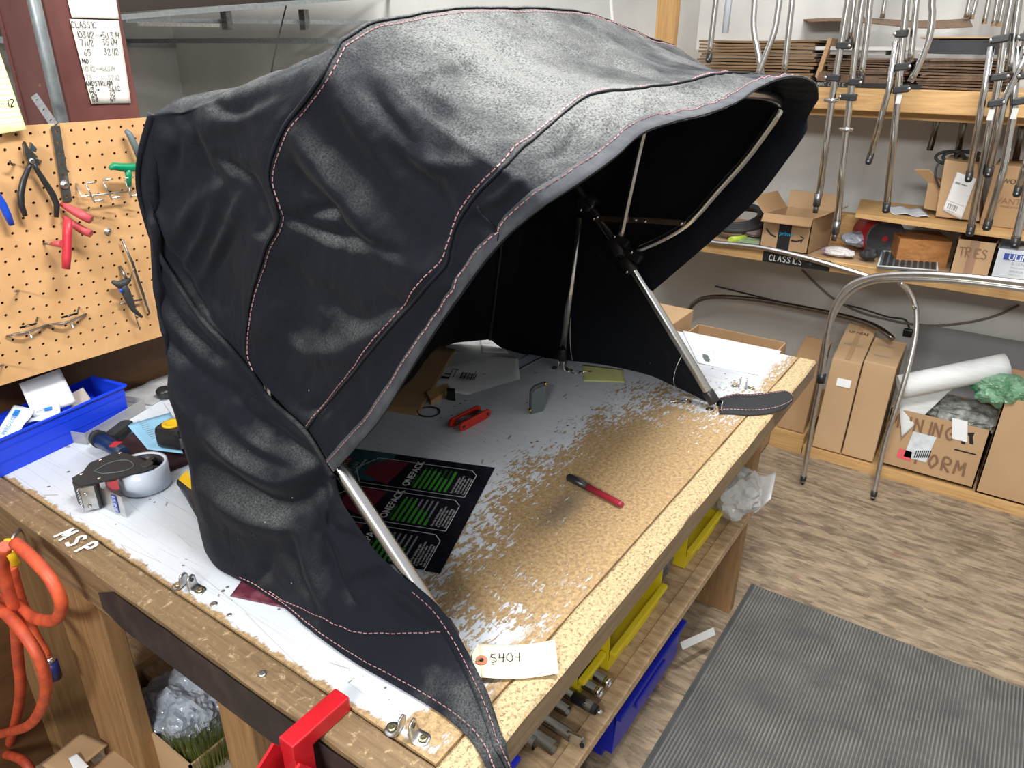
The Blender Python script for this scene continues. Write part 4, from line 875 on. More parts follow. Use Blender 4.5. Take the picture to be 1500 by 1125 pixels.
# ================================================================== on the bench, left part
M['clear'] = mat('smoky_clear_plastic', (.42, .42, .40), rough=.18, alpha=.55, spec=.7)
tr = thing('clear_tray', 'smoky clear plastic tray between the blue bin and the canvas', 'tray', ZP(190, 640))
tA, tB = ZP(128, 652), ZP(214, 600); tC = ZP(250, 560); dl = nrm(tB - tA); dp = nrm(A(-dl[1], dl[0], 0))
open_bin(tr, tA + A(0, 0, .001), dl * np.linalg.norm(tB - tA) * 1.0, dp * .10, .028, M['clear'], th=.002, flare=.002)
tag(MB().bbox(ZP(175, 632, TH + .018), (.075, .030, .026), rz=.5, b=.011).build('black_tool', M['rubber']), 'black tool body lying in the clear tray behind the tape gun', 'tool')
tag(MB().box(tB + dl * .02 + A(0, 0, .001), dl * .22, dp * .10, A(0, 0, .003)).build('steel_plate', mat('grey_plate', (.45, .45, .46), (.33, .33, .34), rough=.45, scale=20)), 'thin grey plate lying against the back wall beside the tray', 'plate')
tag(MB().lathe(ZP(243, 583) + A(0, 0, .0045), A(0, 0, 1), [(.012, 0), (.019, .002), (.020, .016), (.016, .022), (.008, .021)], 24).build('round_cap', M['blackpl']), 'glossy black round knob beside the canvas at the bench back', 'cap')
mc = mat('maroon_cloth', (.055, .018, .022), (.035, .012, .016), rough=.8, scale=30)
tag(sheetq('maroon_pouch', [ZP(172, 650, TH + .02), ZP(205, 628, TH + .02), ZP(290, 668, TH + .012), ZP(215, 700, TH + .008)], mc, None, th=.010, bow=lambda a, b: .006 * math.sin(a * 3) * math.sin(b * 3)), 'dark maroon pouch under the pale blue paper', 'pouch')
bp_ = thing('blue_paper', 'pale blue printed paper slip under the tape measure', 'paper', ZP(225, 640))
bq = [ZP(186, 622, TH + .030), ZP(255, 600, TH + .032), ZP(275, 655, TH + .030), ZP(214, 662, TH + .030)]
bq = [ZP(186, 622, TH + .026), ZP(250, 604, TH + .026), ZP(268, 664, TH + .024), ZP(216, 658, TH + .024)]
sheetq('sheet', bq, mat('pale_blue_paper', (.28, .56, .78), rough=.7), bp_)
for k in range(9):
    f = .12 + k * .075; p = bq[0] * (1 - f) + bq[3] * f + (bq[1] - bq[0]) * .22; e = (bq[1] - bq[0]) * (.1 + .1 * rng.random()); MB().box(p + A(0, 0, .001), e, nrm(bq[3] - bq[0]) * .0012, A(0, 0, .0002)).build('print_line', M['inkf'], bp_)
M['yel'] = mat('yellow_plastic', (.80, .50, .01), rough=.35)
tm = thing('tape_measure', 'black and yellow tape measure on the blue paper beside the canvas', 'tape measure', ZP(255, 650))
cc = YP(254, 628, .0)
c0 = ZP(252, 642, TH + .05)
MB().bbox(c0 + A(.012, .01, 0), (.048, .062, .050), rz=.35, b=.012).build('case', M['blackpl'], tm)
u_ = nrm(A(math.cos(.35), math.sin(.35), 0)); w_ = A(0, 0, 1); f_ = nrm(A(math.sin(.35), -math.cos(.35), 0))
MB().lathe(c0 + A(.012, .01, .024) , A(0, 0, 1), [(.020, 0), (.020, .004), (.014, .005), (.012, .002)], 24).build('yellow_ring', M['yel'], tm)
MB().bbox(c0 + A(.012, .01, 0) + u_ * .01 + f_ * .030, (.020, .006, .040), rz=.35, b=.002).build('yellow_grip', M['yel'], tm)
MB().bbox(c0 + A(.012, .01, -.006) - u_ * .014 + f_ * .032, (.016, .008, .024), rz=.35, b=.002).build('end_hook', M['zinc'], tm)
ky = thing('utility_cutter', 'black and yellow cutter poking out beside the canvas and the tape roll', 'cutter', ZP(275, 715))
MB().tube([ZP(268, 705, TH + .016), ZP(285, 725, TH + .016), ZP(310, 770, TH + .016)], [.012, .016, .015], 12).build('body', M['blackpl'], ky)
MB().prism([ZP(262, 703, TH + .030), ZP(275, 690, TH + .030), ZP(286, 722, TH + .030)], A(0, 0, .003)).build('yellow_plate', M['yel'], ky)
# tape gun: frame in local axes
tg_ = thing('tape_gun', 'tape dispenser with a black side plate, dark blue handle and a roll of clear tape', 'tape gun', ZP(190, 720))
gz = TH + .056
TP = lambda px, py, z=gz: ZP(px, py, z)
MB().prism([TP(a, b) for a, b in ((105, 700), (122, 690), (131, 678), (172, 661), (186, 664), (224, 680), (224, 686), (170, 700), (118, 712), (107, 706))][::-1], A(0, 0, -.003)).build('side_plate', mat('gun_black', (.02, .022, .026), rough=.6), tg_)
MB().tube(catmull([TP(a, b, gz + .0005) for a, b in ((138, 690), (160, 678), (185, 674), (196, 682), (180, 690), (150, 694))], 30), .0009, 6, closed=True).build('plate_ridge', M['greyh'], tg_)
for a, b in ((119, 695), (147, 674), (176, 664), (145, 701)):
    MB().lathe(TP(a, b, gz), A(0, 0, 1), [(.0042, 0), (.0036, .0016), (.0015, .0024)], 12).build('rivet', M['chrome'], tg_)
MB().lathe(TP(215, 681, gz - .001), A(0, 0, 1), [(.012, 0), (.012, .0025), (.008, .0035), (.007, .0025)], 20).build('hub_cap', M['rubber'], tg_)
rc = ZP(215, 706, TH)  # roll centre on the bench
rc = ZP(215, 712, TH + .0)
MB().pipe(rc + A(0, 0, .004), rc + A(0, 0, .052), .046, .040, 48).build('tape_roll', mat('clear_tape_roll', (.62, .68, .76), (.52, .58, .68), rough=.22, scale=6, spec=.6), tg_)
MB().pipe(rc + A(0, 0, .004), rc + A(0, 0, .050), .0398, .037, 40).build('roll_core', M['blackpl'], tg_)
MB().bbox(rc + A(0, 0, .026), (.066, .012, .044), rz=.4, b=.003).build('hub', M['blackpl'], tg_); MB().bbox(rc + A(0, 0, .026), (.012, .066, .044), rz=.4, b=.003).build('hub', M['blackpl'], tg_)
MB().tube([ZP(182, 664, TH + .045), ZP(165, 655, TH + .040), ZP(148, 645, TH + .034)], [.012, .0145, .0165], 14).build('handle', mat('navy_handle', (.008, .025, .075), rough=.35), tg_)
MB().tube([ZP(147, 644, TH + .034), ZP(142, 641, TH + .032)], [.019, .017], 16).build('handle_end', M['rubber'], tg_)
text('emblem', 'M', ZP(170, 654, TH + .0575), nrm(A(.5, -1, 0)), nrm(A(1, .5, 0)), .011, M['ink'], tg_)
MB().bbox(ZP(170, 651, TH + .054), (.020, .017, .004), rz=.5, b=.0015).build('red_badge', M['red'], tg_)
a, b = ZP(106, 703, TH + .05), ZP(112, 708, TH + .05)
mb = MB(); mb.prism([ZP(105, 705, TH + .054), ZP(119, 713, TH + .054), ZP(140, 711, TH + .054), ZP(145, 705, TH + .054)], A(0, 0, -.050)); mb.build('jaw', M['blackpl'], tg_, bevel=.001)
e0, e1 = ZP(117, 715, TH + .053), ZP(140, 710, TH + .053); MB().box(e0 - A(0.0015, .001, .0), (e1 - e0), A(-.001, -.0015, 0), A(0, 0, -.048)).build('front_plate', M['zinc'], tg_)
for k in range(9):
    p = e0 + A(-.003, -.001, -.048 * k / 9); MB().prism([p, p + A(0, 0, -.0053), p + A(-.004, -.001, -.0026)], A(-.0008, .0004, 0)).build('tooth', M['zinc'], tg_)
for f, h in ((.3, -.012), (.35, -.040)): MB().lathe(e0 * (1 - f) + e1 * f + A(-.003, -.004, h), A(-.4, -1, 0), [(.0035, 0), (.003, .0015), (.001, .002)], 10).build('rivet', M['chrome'], tg_)
f0, f1 = ZP(140, 711, TH + .046), ZP(178, 728, TH + .046); fp = MB(); fp.box(f0, f1 - f0, A(-.0005, .001, 0), A(0, 0, -.044)); fp.build('flap', M['alu'], tg_)
fd = nrm(f1 - f0); fn = nrm(np.cross(fd, A(0, 0, -1))); fn = fn if fn @ (CAM - f0) > 0 else -fn
lb = f0 + fd * np.linalg.norm(f1 - f0) * .60 + fn * .0012
MB().box(lb + A(0, 0, -.003), fd * .013, fn * .0004, A(0, 0, -.038)).build('label', mat('label_blue', (.05, .09, .38), rough=.4), tg_)
text('print', 'ULINE', lb + fd * .0022 + A(0, 0, -.005) + fn * .0005, A(0, 0, -1), fd, .0125, mat('label_white', (.75, .77, .8), rough=.4), tg_, lift=.0003)
MB().prism([ZP(152, 700, TH + .050), ZP(170, 695, TH + .050), ZP(172, 703, TH + .050), ZP(160, 706, TH + .050)], A(0, 0, -.02)).build('brake', M['reddusty'], tg_)

# ================================================================== mounting brackets on the bench
def bracket(px, py, ang, lab, sc=1.0, half=False):
    c = ZP(px, py, TH); r = thing('deck_hinge_bracket', lab, 'bracket', c, 'steel mounting brackets screwed to the bench')
    d = A(math.cos(ang), math.sin(ang), 0); p = A(-math.sin(ang), math.cos(ang), 0)
    for s in (-1, 1):
        mb = MB(); prof = []
        fo = c + p * s * .015 * sc   # foot outward
        pts = [fo + p * s * .014 * sc + A(0, 0, .0015), fo + p * s * .002 + A(0, 0, .0015), c + p * s * .011 * sc + A(0, 0, .005), c + p * s * .0085 * sc + A(0, 0, .014), c + p * s * .0085 * sc + A(0, 0, .027)]
        G = [[q + d * w * .0105 * sc * k for w in (-1, -.5, 0, .5, 1)] for q, k in zip(catmull(pts, 12), [.5, .85, 1, 1, 1, .95, .9, .9, .9, .85, .75, .45])]
        mb.sheet(np.array(G), .0025 * s); mb.build('ear', M['alu'], r)
        screw(fo + p * s * .006 * sc + A(0, 0, .0028), A(0, 0, 1), .0055, 'screw', r, M['brass'])
        MB().lathe(c + p * s * .0095 * sc + A(0, 0, .020), p * s, [(.0035, 0), (.0035, .0008), (.0015, .001)], 10).build('pin_hole', M['rubber'], r)
    return r
M['brass'] = mat('brassy_screw', (.55, .52, .30), rough=.3, metal=1)
bracket(597, 1076, .25, 'steel two eared bracket beside the bare particle board patch at the near bench corner', 1.05)
bracket(277, 862, .3, 'steel two eared bracket screwed near the front board above the black stain')
bracket(1088, 568, .2, 'steel two eared bracket behind the far canvas tail')
bracket(1052, 602, .2, 'steel two eared bracket holding the foot of the far main tube')
bracket(823, 541, .2, 'steel two eared bracket holding the foot of the rear strut')
def cotter(px, py, a, lab):
    c = ZP(px, py, TH + .003); d = A(math.cos(a), math.sin(a), 0); p = A(-d[1], d[0], 0); r = thing('quick_pin', lab, 'pin', c)
    MB().tube([c + (d * math.cos(q) + p * math.sin(q)) * .011 for q in np.linspace(0, 6.283, 20)[:-1]], .0012, 6, closed=True).build('ring', M['chrome'], r)
    MB().tube([c + d * .010, c + d * .042], .0024, 8).build('pin', M['chrome'], r); MB().tube([c + d * .02 + p * .002, c + d * .045 + p * .004], .0012, 6).build('spring', M['zinc'], r)
cotter(843, 545, -.9, 'chrome quick release pin with split ring lying before the yellow note'); cotter(1005, 588, 2.2, 'chrome quick release pin lying beside the foot of the main tube')
# ================================================================== on the bench, inside the canvas
tg5 = thing('paper_tag', 'cream shipping tag numbered 5404 wired to the canvas edge', 'tag', ZP(755, 966))
tc = [ZP(694, 944, TH + .012), ZP(813, 938, TH + .012), ZP(819, 989, TH + .006), ZP(742, 1000, TH + .004), ZP(706, 994, TH + .008), ZP(688, 960, TH + .012)]
M['tag'] = mat('cream_tag', (.80, .74, .56), (.76, .70, .52), rough=.7, scale=4)
TL, TR_, BR_, BL_ = ZP(700, 943, TH + .010), ZP(813, 937, TH + .014), ZP(818, 989, TH + .006), ZP(706, 995, TH + .008)
sheetq('card', [TL, TR_, BR_, BL_], M['tag'], tg5, th=.0006, bow=lambda a, b: -.006 * math.sin(math.pi * a) + .004 * b * b)
MB().prism([TL + A(0, 0, 0), TL + (TL - TR_) * .09 + (BL_ - TL) * .3, TL + (TL - TR_) * .09 + (BL_ - TL) * .72, BL_], A(0, 0, .0006)).build('cut_corner', M['tag'], tg5)
cR_ = TL + (BL_ - TL) * .5 + (TR_ - TL) * .02 + A(0, 0, .0012); MB().lathe(cR_, A(0, 0, 1), [(.0085, 0), (.0085, .0006)], 24).build('eyelet', mat('orange_ring', (.50, .18, .09), rough=.6), tg5)
MB().lathe(cR_ + A(0, 0, .0006), A(0, 0, 1), [(.0032, 0), (.0032, .0004)], 16).build('eyelet_hole', M['ink'], tg5)
MB().tube(catmull([cR_ + A(0, 0, .002), cR_ + A(-.01, .004, .006), cR_ + A(-.018, .010, .004), cR_ + A(-.028, .012, .008)], 14), .0006, 6).build('tie_wire', M['zinc'], tg5)
tu_ = nrm(TR_ - TL); tv_ = nrm(TL - BL_)
hand('number', '5404', TL + (TR_ - TL) * .13 + (BL_ - TL) * .60 + A(0, 0, .0), tu_, tv_, .0155, .0016, M['ink'], tg5, lift=.0022, adv=.72)

pen = thing('marker_pen', 'red marker pen with a black cap lying on the worn paint', 'pen', ZP(872, 720))
pa, pb = ZP(831, 698, TH + .008), ZP(912, 740, TH + .007); pd_ = nrm(pb - pa); PL = np.linalg.norm(pb - pa)
MB().tube([pa, pa + pd_ * .004, pa + pd_ * PL * .38], [.004, .0075, .0075], 16).build('cap', M['blackpl'], pen)
MB().tube([pa + pd_ * PL * .38, pa + pd_ * PL * .95, pb], [.0068, .0062, .0045], 16).build('barrel', mat('red_barrel', (.27, .02, .035), rough=.35), pen)
MB().tube([pa + pd_ * .01 + A(0, 0, .008), pa + pd_ * PL * .3 + A(0, 0, .008)], .0014, 6).build('clip', M['blackpl'], pen)

# printed counter mat
mt = thing('printed_mat', 'black glossy printed mat with green bar charts under the canvas', 'mat', ZP(600, 750))
mA, mB_, mC = ZP(520, 658), ZP(725, 686), ZP(642, 880)
mo = mB_; mu = nrm(mA - mB_); mv = nrm(mC - mB_); mv = nrm(mv - mu * (mu @ mv)); sgn = 1
M['matblk'] = mat('mat_black', (.006, .006, .009), (.015, .014, .022), rough=.22, scale=14, spec=.6)
c4 = [mo, mo + mu * .55, mo + mu * .55 + mv * .40, mo + mv * .40]
Wm, Hm = .40, .345
MB().box(mo + A(0, 0, .0005), mu * Wm, mv * Hm, A(0, 0, .0012)).build('mat_sheet', M['matblk'], mt)
zt = A(0, 0, .0019)
def MQ(u, v): return mo + mu * u + mv * v + zt
def mrect(n, u0, v0, u1, v1, m, h=.00015): return MB().box(MQ(u0, v0), mu * (u1 - u0), mv * (v1 - v0), A(0, 0, h)).build(n, m, mt)
M['mteal'] = mat('mat_teal', (.035, .09, .11), (.015, .05, .06), rough=.25, scale=20); M['mred'] = mat('mat_maroon', (.15, .022, .035), rough=.25)
M['mgreen'] = mat('mat_green', (.05, .27, .03), rough=.25); M['mgreend'] = mat('mat_green_dark', (.02, .09, .02), rough=.25)
M['mwhite'] = mat('mat_white', (.65, .65, .65), rough=.3); M['mgrey'] = mat('mat_grey', (.22, .22, .24), rough=.3); M['mflag'] = mat('mat_flag_red', (.45, .04, .03), rough=.3)
mrect('teal_band', .215, .0, .35, .40 * .28, M['mteal'], .0001)
def outline(pts, w, nm, m):
    mb = MB()
    for (a, b), (c, d) in zip(pts, pts[1:] + pts[:1]):
        p, q = MQ(a, b) + A(0, 0, .0003), MQ(c, d) + A(0, 0, .0003); t = nrm(q - p); s = np.cross(A(0, 0, 1), t) * w / 2; mb.add([p - s, q - s, q + s, p + s], [(0, 1, 2, 3)] if np.cross(t, s)[2] > 0 else [(3, 2, 1, 0)])
    mb.build(nm, m, mt)
for k in range(3):
    v0 = .024 + k * .112; v1 = v0 + .098; a, b = .028, .245
    outline([(a + .014, v0), (b, v0), (b + .03, (v0 + v1) / 2), (b, v1), (a, v1), (a, v0 + .016)], .0013, 'panel_outline', M['mwhite'])
    MB().prism([MQ(.178, v0 + .004), MQ(.225, v0 + .004), MQ(.252, v0 + .03), MQ(.252, v0 + .066), MQ(.225, v1 - .02), MQ(.190, v1 - .004)], A(0, 0, .0002)).build('maroon_tag', M['mred'], mt)
    text('print', 'ONEPACK', MQ(.147, v1 - .010), -mv, mu, .0205, M['mwhite'], mt, lift=.0003, bold=.0004)
    text('print', 'CLASSIC SERIES', MQ(.1405, v1 - .014), -mv, mu, .0058, M['mgreen'], mt, lift=.0003)
    for j in range(7):
        L = (.070, .070, .070, .068, .050, .046, .078)[j]; u0 = .1315 - j * .0105
        if k: L = (.072, .072, .072, .050, .046, .040, .020)[j]
        mrect('bar', u0, v1 - .008 - L, u0 + .0055, v1 - .008, M['mgreen'], .0002)
        if k: mrect('bar_rest', u0 + .001, v0 + .012, u0 + .0045, v1 - .010 - L, M['mgrey'], .0002)
        else: mrect('bar_rest', u0 + .001, v0 + .012, u0 + .0045, max(v0 + .014, v1 - .010 - L), M['mgreend'], .0002)
    for j in range(5): text('print', ('Base for building tight', 'panels and adding tools', 'in the field with ease', 'for everyday carrying', 'load and more weight')[j], MQ(.0555 - j * .0062, v1 - .008 - .004 * (j % 2)), -mv, mu, .0066, M['mwhite'], mt, lift=.0003)
for k in range(4): mrect('flag_stripe', .300 - k * .0001, .040 + k * .007, .330, .0435 + k * .007, M['mflag'], .0003)
mrect('flag_field', .318, .040, .3305, .052, mat('flag_blue', (.02, .05, .12), rough=.3), .0004)
text('print', 'TIAN', MQ(.276, .088), -mv, mu, .016, M['mgrey'], mt, lift=.0003); text('print', 'AUTOMOTIVE', MQ(.266, .092), -mv, mu, .0085, M['mwhite'], mt, lift=.0003)
# red folding hex key set
hx = thing('folding_hex_keys', 'red folding hex key set lying on the bench under the canvas', 'hex keys', ZP(688, 612))
h0, h1 = ZP(670, 622, TH + .012), ZP(706, 603, TH + .012); hd = nrm(h1 - h0); hp = A(-hd[1], hd[0], 0); hl = np.linalg.norm(h1 - h0) + .02
for s in (-1, 1):
    c = (h0 + h1) / 2 + hp * s * .0125; G = [c - hd * hl / 2 + A(0, 0, 0)]
    m = MB(); pts = []
    for q in np.linspace(-math.pi / 2, math.pi / 2, 7): pts.append(c + hd * (hl / 2 - .010) + hd * .011 * math.cos(q) + A(0, 0, .011 * math.sin(q)))
    for q in np.linspace(math.pi / 2, 3 * math.pi / 2, 7): pts.append(c - hd * (hl / 2 - .010) + hd * .011 * math.cos(q) + A(0, 0, .011 * math.sin(q)))
    m.prism(pts, hp * s * .006); m.build('side_plate', mat('red_plastic', (.55, .025, .012), rough=.3) if s < 0 else bpy.data.materials['red_plastic'], hx, bevel=.0012)
    for e in (-1, 1): MB().lathe(c + hd * e * (hl / 2 - .011) + hp * s * .006, hp * s, [(.004, 0), (.004, .0008), (.001, .001)], 10).build('rivet', M['ink'], hx)
for k in range(6):
    o = (h0 + h1) / 2 + hp * (-.009 + k * .0036); e = 1 if k % 2 else -1
    MB().tube([o + hd * e * (hl / 2 - .011) + A(0, 0, .002), o - hd * e * (hl / 2 - .018) + A(0, 0, .005)], .0012 + .0002 * k, 6).build('hex_key', M['toolsteel'], hx)
# dark grey knife standing on edge
kn = thing('folding_gadget', 'dark grey clip gadget with gold screws standing on edge under the canvas', 'gadget', ZP(787, 606))
b0, b1 = ZP(777, 607, TH), ZP(796, 602, TH); kd = nrm(b1 - b0); kp = A(-kd[1], kd[0], 0); hgt = .075
pts = [b0 + A(0, 0, .001), b1 + A(0, 0, .001), b1 + kd * .006 + A(0, 0, .045), b1 + kd * .006 + A(0, 0, hgt), b0 + kd * .012 + A(0, 0, hgt - .004), b0 + A(0, 0, hgt - .014)]
MB().prism(pts, kp * .008).build('body', mat('gadget_grey', (.05, .06, .07), (.09, .10, .11), rough=.4, scale=60), kn, bevel=.002)
MB().prism([p * .9 + (b0 + b1) * .05 + A(0, 0, .0) for p in pts], -kp * .002).build('clip', M['greyh'], kn)
for p in (b0 + A(0, 0, .012) - kp * .001 + kd * -.002, b1 + kd * .003 + A(0, 0, hgt - .004)): MB().lathe(p, -kp, [(.0045, -.002), (.0045, .003), (.002, .005)], 10).build('gold_screw', mat('gold', (.6, .4, .1), rough=.3, metal=1) if 'gold' not in bpy.data.materials else bpy.data.materials['gold'], kn)
tag(MB().tube([ZP(628, 603, TH + .002) + A(.026 * math.cos(q), .026 * math.sin(q), 0) for q in np.linspace(0, 6.283, 40)[:-1]], .0020, 8, closed=True).build('rubber_ring', M['rubber']), 'thin black rubber ring beside the brown cardboard strip', 'ring')
M['card'] = mat('cardboard', (.40, .25, .13), (.34, .205, .10), rough=.8, scale=3, bump=.06, bscale=60)
M['card2'] = mat('cardboard_light', (.48, .32, .18), (.42, .27, .145), rough=.8, scale=3, bump=.06, bscale=60)
M['cardin'] = mat('cardboard_inner', (.38, .26, .16), rough=.85)
cs = [ZP(640, 505, TH + .012), ZP(668, 512, TH + .012), ZP(612, 608, TH + .003), ZP(560, 600, TH + .003)]
tag(sheetq('cardboard_strip', cs, M['card'], None, th=.004), 'brown cardboard flap half hidden behind the canvas edge', 'cardboard')
pw = thing('shipping_paper', 'white paper with a barcode label lying under the canvas', 'paper', ZP(700, 550))
pq = [ZP(662, 511, TH + .004), ZP(759, 524, TH + .004), ZP(764, 584, TH + .004), ZP(628, 571, TH + .004)]
sheetq('sheet', pq, M['paperw'], pw, bow=lambda a, b: -.006 * max(0, math.sin(b * 5 + a * 4)) - .004 * a * b, n=16)
def PQ(u, v): return (pq[0] * (1 - u) + pq[1] * u) * (1 - v) + (pq[3] * (1 - u) + pq[2] * u) * v + A(0, 0, .0095)
pu = nrm(pq[1] - pq[0]); pv = nrm(pq[3] - pq[0])
bcol = M['ink']
for u0, w in ((0, .004), (.006, .002), (.010, .004), (.016, .001), (.019, .003), (.024, .002), (.028, .004), (.034, .002), (.038, .003)): MB().box(PQ(.30, .62) + pu * u0, pu * w, pv * .038, A(0, 0, .0003)).build('barcode_bar', M['ink'], pw)
outline_pts = [(.19, .58), (.24, .58)]
for (a, b, w, h) in ((.17, .56, .018, .004), (.17, .56, .002, .055), (.22, .56, .002, .055), (.46, .55, .0015, .06), (.08, .75, .022, .012), (.10, .68, .016, .006), (.54, .6, .010, .002)): MB().box(PQ(a, b), pu * w, pv * h, A(0, 0, .0003)).build('label_print', M['ink'], pw)
tag(MB().prism([ZP(624, 580), ZP(655, 567), ZP(660, 575), ZP(632, 594)], A(0, 0, .012)).build('wood_scrap', M['lumber'], bevel=.001), 'small offcut of yellow wood beside the black block', 'wood scrap')
tag(MB().box(ZP(655, 586), nrm(ZP(668, 588) - ZP(655, 586)) * .022, nrm(A(.75, .65, 0)) * .02, A(0, 0, .026)).build('black_block', M['blackpl'], bevel=.001), 'small black plastic block on the edge of the white barcode paper', 'block')
tag(sheetq('sticky_note', [ZP(853, 534, TH + .004), ZP(912, 541, TH + .004), ZP(915, 560, TH + .001), ZP(855, 558, TH + .001)], mat('sticky_yellow', (.60, .62, .24), rough=.8), None), 'yellow sticky note on the bench beside the rear strut foot', 'sticky note')
tag(sheetq('blue_edged_sheet', [ZP(780, 516, TH + .003), ZP(800, 521, TH + .003), ZP(765, 540, TH + .001), ZP(752, 530, TH + .001)], mat('pale_sheet', (.55, .66, .80), rough=.4), None), 'pale blue edged sheet poking out under the far curtain hem', 'sheet')
tag(MB().tube([ZP(798, 521, TH + .004), ZP(761, 540, TH + .003)], .0022, 6).build('thin_rod', M['rubber']), 'thin dark rod beside the pale blue edged sheet', 'rod')
tag(sheetq('white_sheet', [ZP(700, 470, TH + .004), ZP(728, 490, TH + .004), ZP(745, 517, TH + .002), ZP(705, 516, TH + .002)], M['paperw'], None), 'white sheet seen under the zipper at the far rear corner', 'paper')
# maroon print lying under the near hem
mp2 = thing('maroon_leaflet', 'maroon printed leaflet corner sticking out under the near curtain hem', 'leaflet', ZP(370, 868))
lq = [ZP(350, 855, TH + .001), ZP(372, 838, TH + .001), ZP(425, 880, TH + .001), ZP(418, 892, TH + .001)]
sheetq('sheet', [ZP(337, 873, TH + .0015), ZP(358, 845, TH + .0015), ZP(430, 850, TH + .0015), ZP(420, 891, TH + .0015)], mat('maroon_print', (.10, .02, .035), (.20, .07, .09), rough=.2, scale=30, contrast=(.45, .7)), mp2)
# invoice at the far end
iv = thing('invoice', 'white printed invoice sheets at the far end of the bench', 'paper', ZP(1080, 515))
iq = [ZP(1000, 484, TH + .003), ZP(1141, 513, TH + .003), ZP(1112, 549, TH + .003), ZP(1022, 531, TH + .003)]
sheetq('sheet', [q - A(0, 0, .002) + A(.004, -.006, 0) for q in iq], M['paperw'], iv); sheetq('sheet', iq, M['paperw'], iv, bow=lambda a, b: -.002 * math.sin(a * 3))
iu, ivv = nrm(iq[1] - iq[0]), nrm(iq[3] - iq[0])
def IQ(u, v): return (iq[0] * (1 - u) + iq[1] * u) * (1 - v) + (iq[3] * (1 - u) + iq[2] * u) * v + A(0, 0, .004)
MB().box(ZP(1033, 527, TH + .007), iu * .016, -ivv * .045, A(0, 0, .0003)).build('logo_box', M['greyh'], iv)
for a, b, w, h in ((.25, .2, .002, .11), (.6, .35, .001, .12), (.72, .3, .001, .10), (.80, .55, .001, .06), (.35, .15, .02, .001), (.3, .55, .05, .001)): MB().box(IQ(a, b), iu * w, ivv * h, A(0, 0, .0002)).build('print_line', M['inkf'], iv)

# ================================================================== red clamp
M['redpaint'] = mat('red_enamel', (.50, .010, .018), (.40, .01, .015), rough=.3, scale=30)
t = NT(M['redpaint']); v = t.obj(); ch = t.ramp(t.noise(v, 26, 5, .7), .60, .66)
bc2 = M['redpaint'].node_tree.nodes['Principled BSDF'].inputs['Base Color'].links[0].from_socket; t.l(t.mix(ch, bc2, (.12, .10, .08)), t.b.inputs['Base Color'])
cl = thing('steel_clamp', 'red enamelled steel clamp hooked over the front board of the bench', 'clamp', (-.03, .215, .5))
cy = .203; MB().bbox(A(.0, cy, .913), (.092, .026, .024), b=.002).build('top_arm', M['redpaint'], cl)
MB().bbox(A(-.031, cy, .74), (.028, .026, .33), b=.002).build('upright', M['redpaint'], cl)
for dy in (-.020, .016): MB().prism([A(-.046, cy + dy + (.008 if dy > 0 else -.004), z) + A(a, 0, 0) for a, z in ((-.030, .885), (-.0, .905), (.035, .85), (.035, .66), (-.028, .74))], A(0, .004, 0)).build('gusset', M['redpaint'], cl)
MB().lathe(A(-.062, cy + .020, .85), A(0, 1, 0), [(.005, 0), (.005, .003), (.002, .004)], 12).build('bolt', M['zinc'], cl); MB().lathe(A(-.062, cy - .024, .86), A(0, -1, 0), [(.006, 0), (.006, .003), (.002, .004)], 12).build('bolt', M['zinc'], cl)
MB().bbox(A(-.0, cy, .60), (.092, .026, .026), b=.002).build('lower_arm', M['redpaint'], cl); MB().tube([A(.02, cy, .61), A(.02, cy, .81)], .007, 12).build('clamp_screw', M['zinc'], cl)

# ================================================================== below the front left edge
M['hose'] = mat('orange_hose', (.62, .10, .035), (.42, .06, .03), rough=.5, scale=40, bump=.15, bscale=120)
hk = thing('hose_hook', 'steel hook with a bent yellow strap screwed into the front board', 'hook', XP(20, 790, -.03))
MB().tube([XP(30, 775, .0), XP(20, 785, -.02), XP(12, 800, -.035)], .0035, 10).build('hook', M['zinc'], hk)
ykp = catmull([XP(12, 790, -.04), XP(8, 800, -.05), XP(18, 815, -.05), XP(24, 828, -.045)], 14); MB().tube(ykp, .007, 10, flat=.4).build('strap', M['yel'], hk)
ho = thing('air_hose', 'coiled orange air hose hanging on the hook at the front of the bench', 'hose', XP(30, 1000, -.05))
r_h = .0104
for pts in ([(8, 800), (4, 830), (14, 870), (22, 900), (26, 960), (30, 1010), (22, 1060), (8, 1110)],
            [(22, 795), (50, 820), (75, 850), (90, 885), (80, 908), (50, 905), (20, 885), (-15, 870)],
            [(-20, 880), (10, 900), (40, 935), (62, 975), (66, 1020), (45, 1060), (10, 1073), (-20, 1078)],
            [(-20, 1100), (10, 1105), (35, 1115), (52, 1140)],
            [(16, 830), (30, 880), (50, 930), (64, 955), (68, 965)]):
    off = {8: -.055, 22: -.045, -20: -.07, 16: -.03}[pts[0][0]]; MB().tube(catmull([XP(a, b, off) for a, b in pts], 60), r_h, 14).build('hose_loop', M['hose'], ho)
MB().tube([XP(67, 960, -.03), XP(73, 975, -.03)], .0065, 12).build('ferrule', mat('brass_green', (.12, .14, .05), rough=.4, metal=.6), ho)
MB().tube([XP(72, 962, -.03), XP(76, 972, -.03)], [.009, .009], 14).build('collar', M['chrome'], ho); MB().tube([XP(76, 970, -.03), XP(82, 992, -.03)], [.0105, .0115], 14).build('coupler', mat('navy_rubber', (.008, .015, .10), rough=.4), ho)

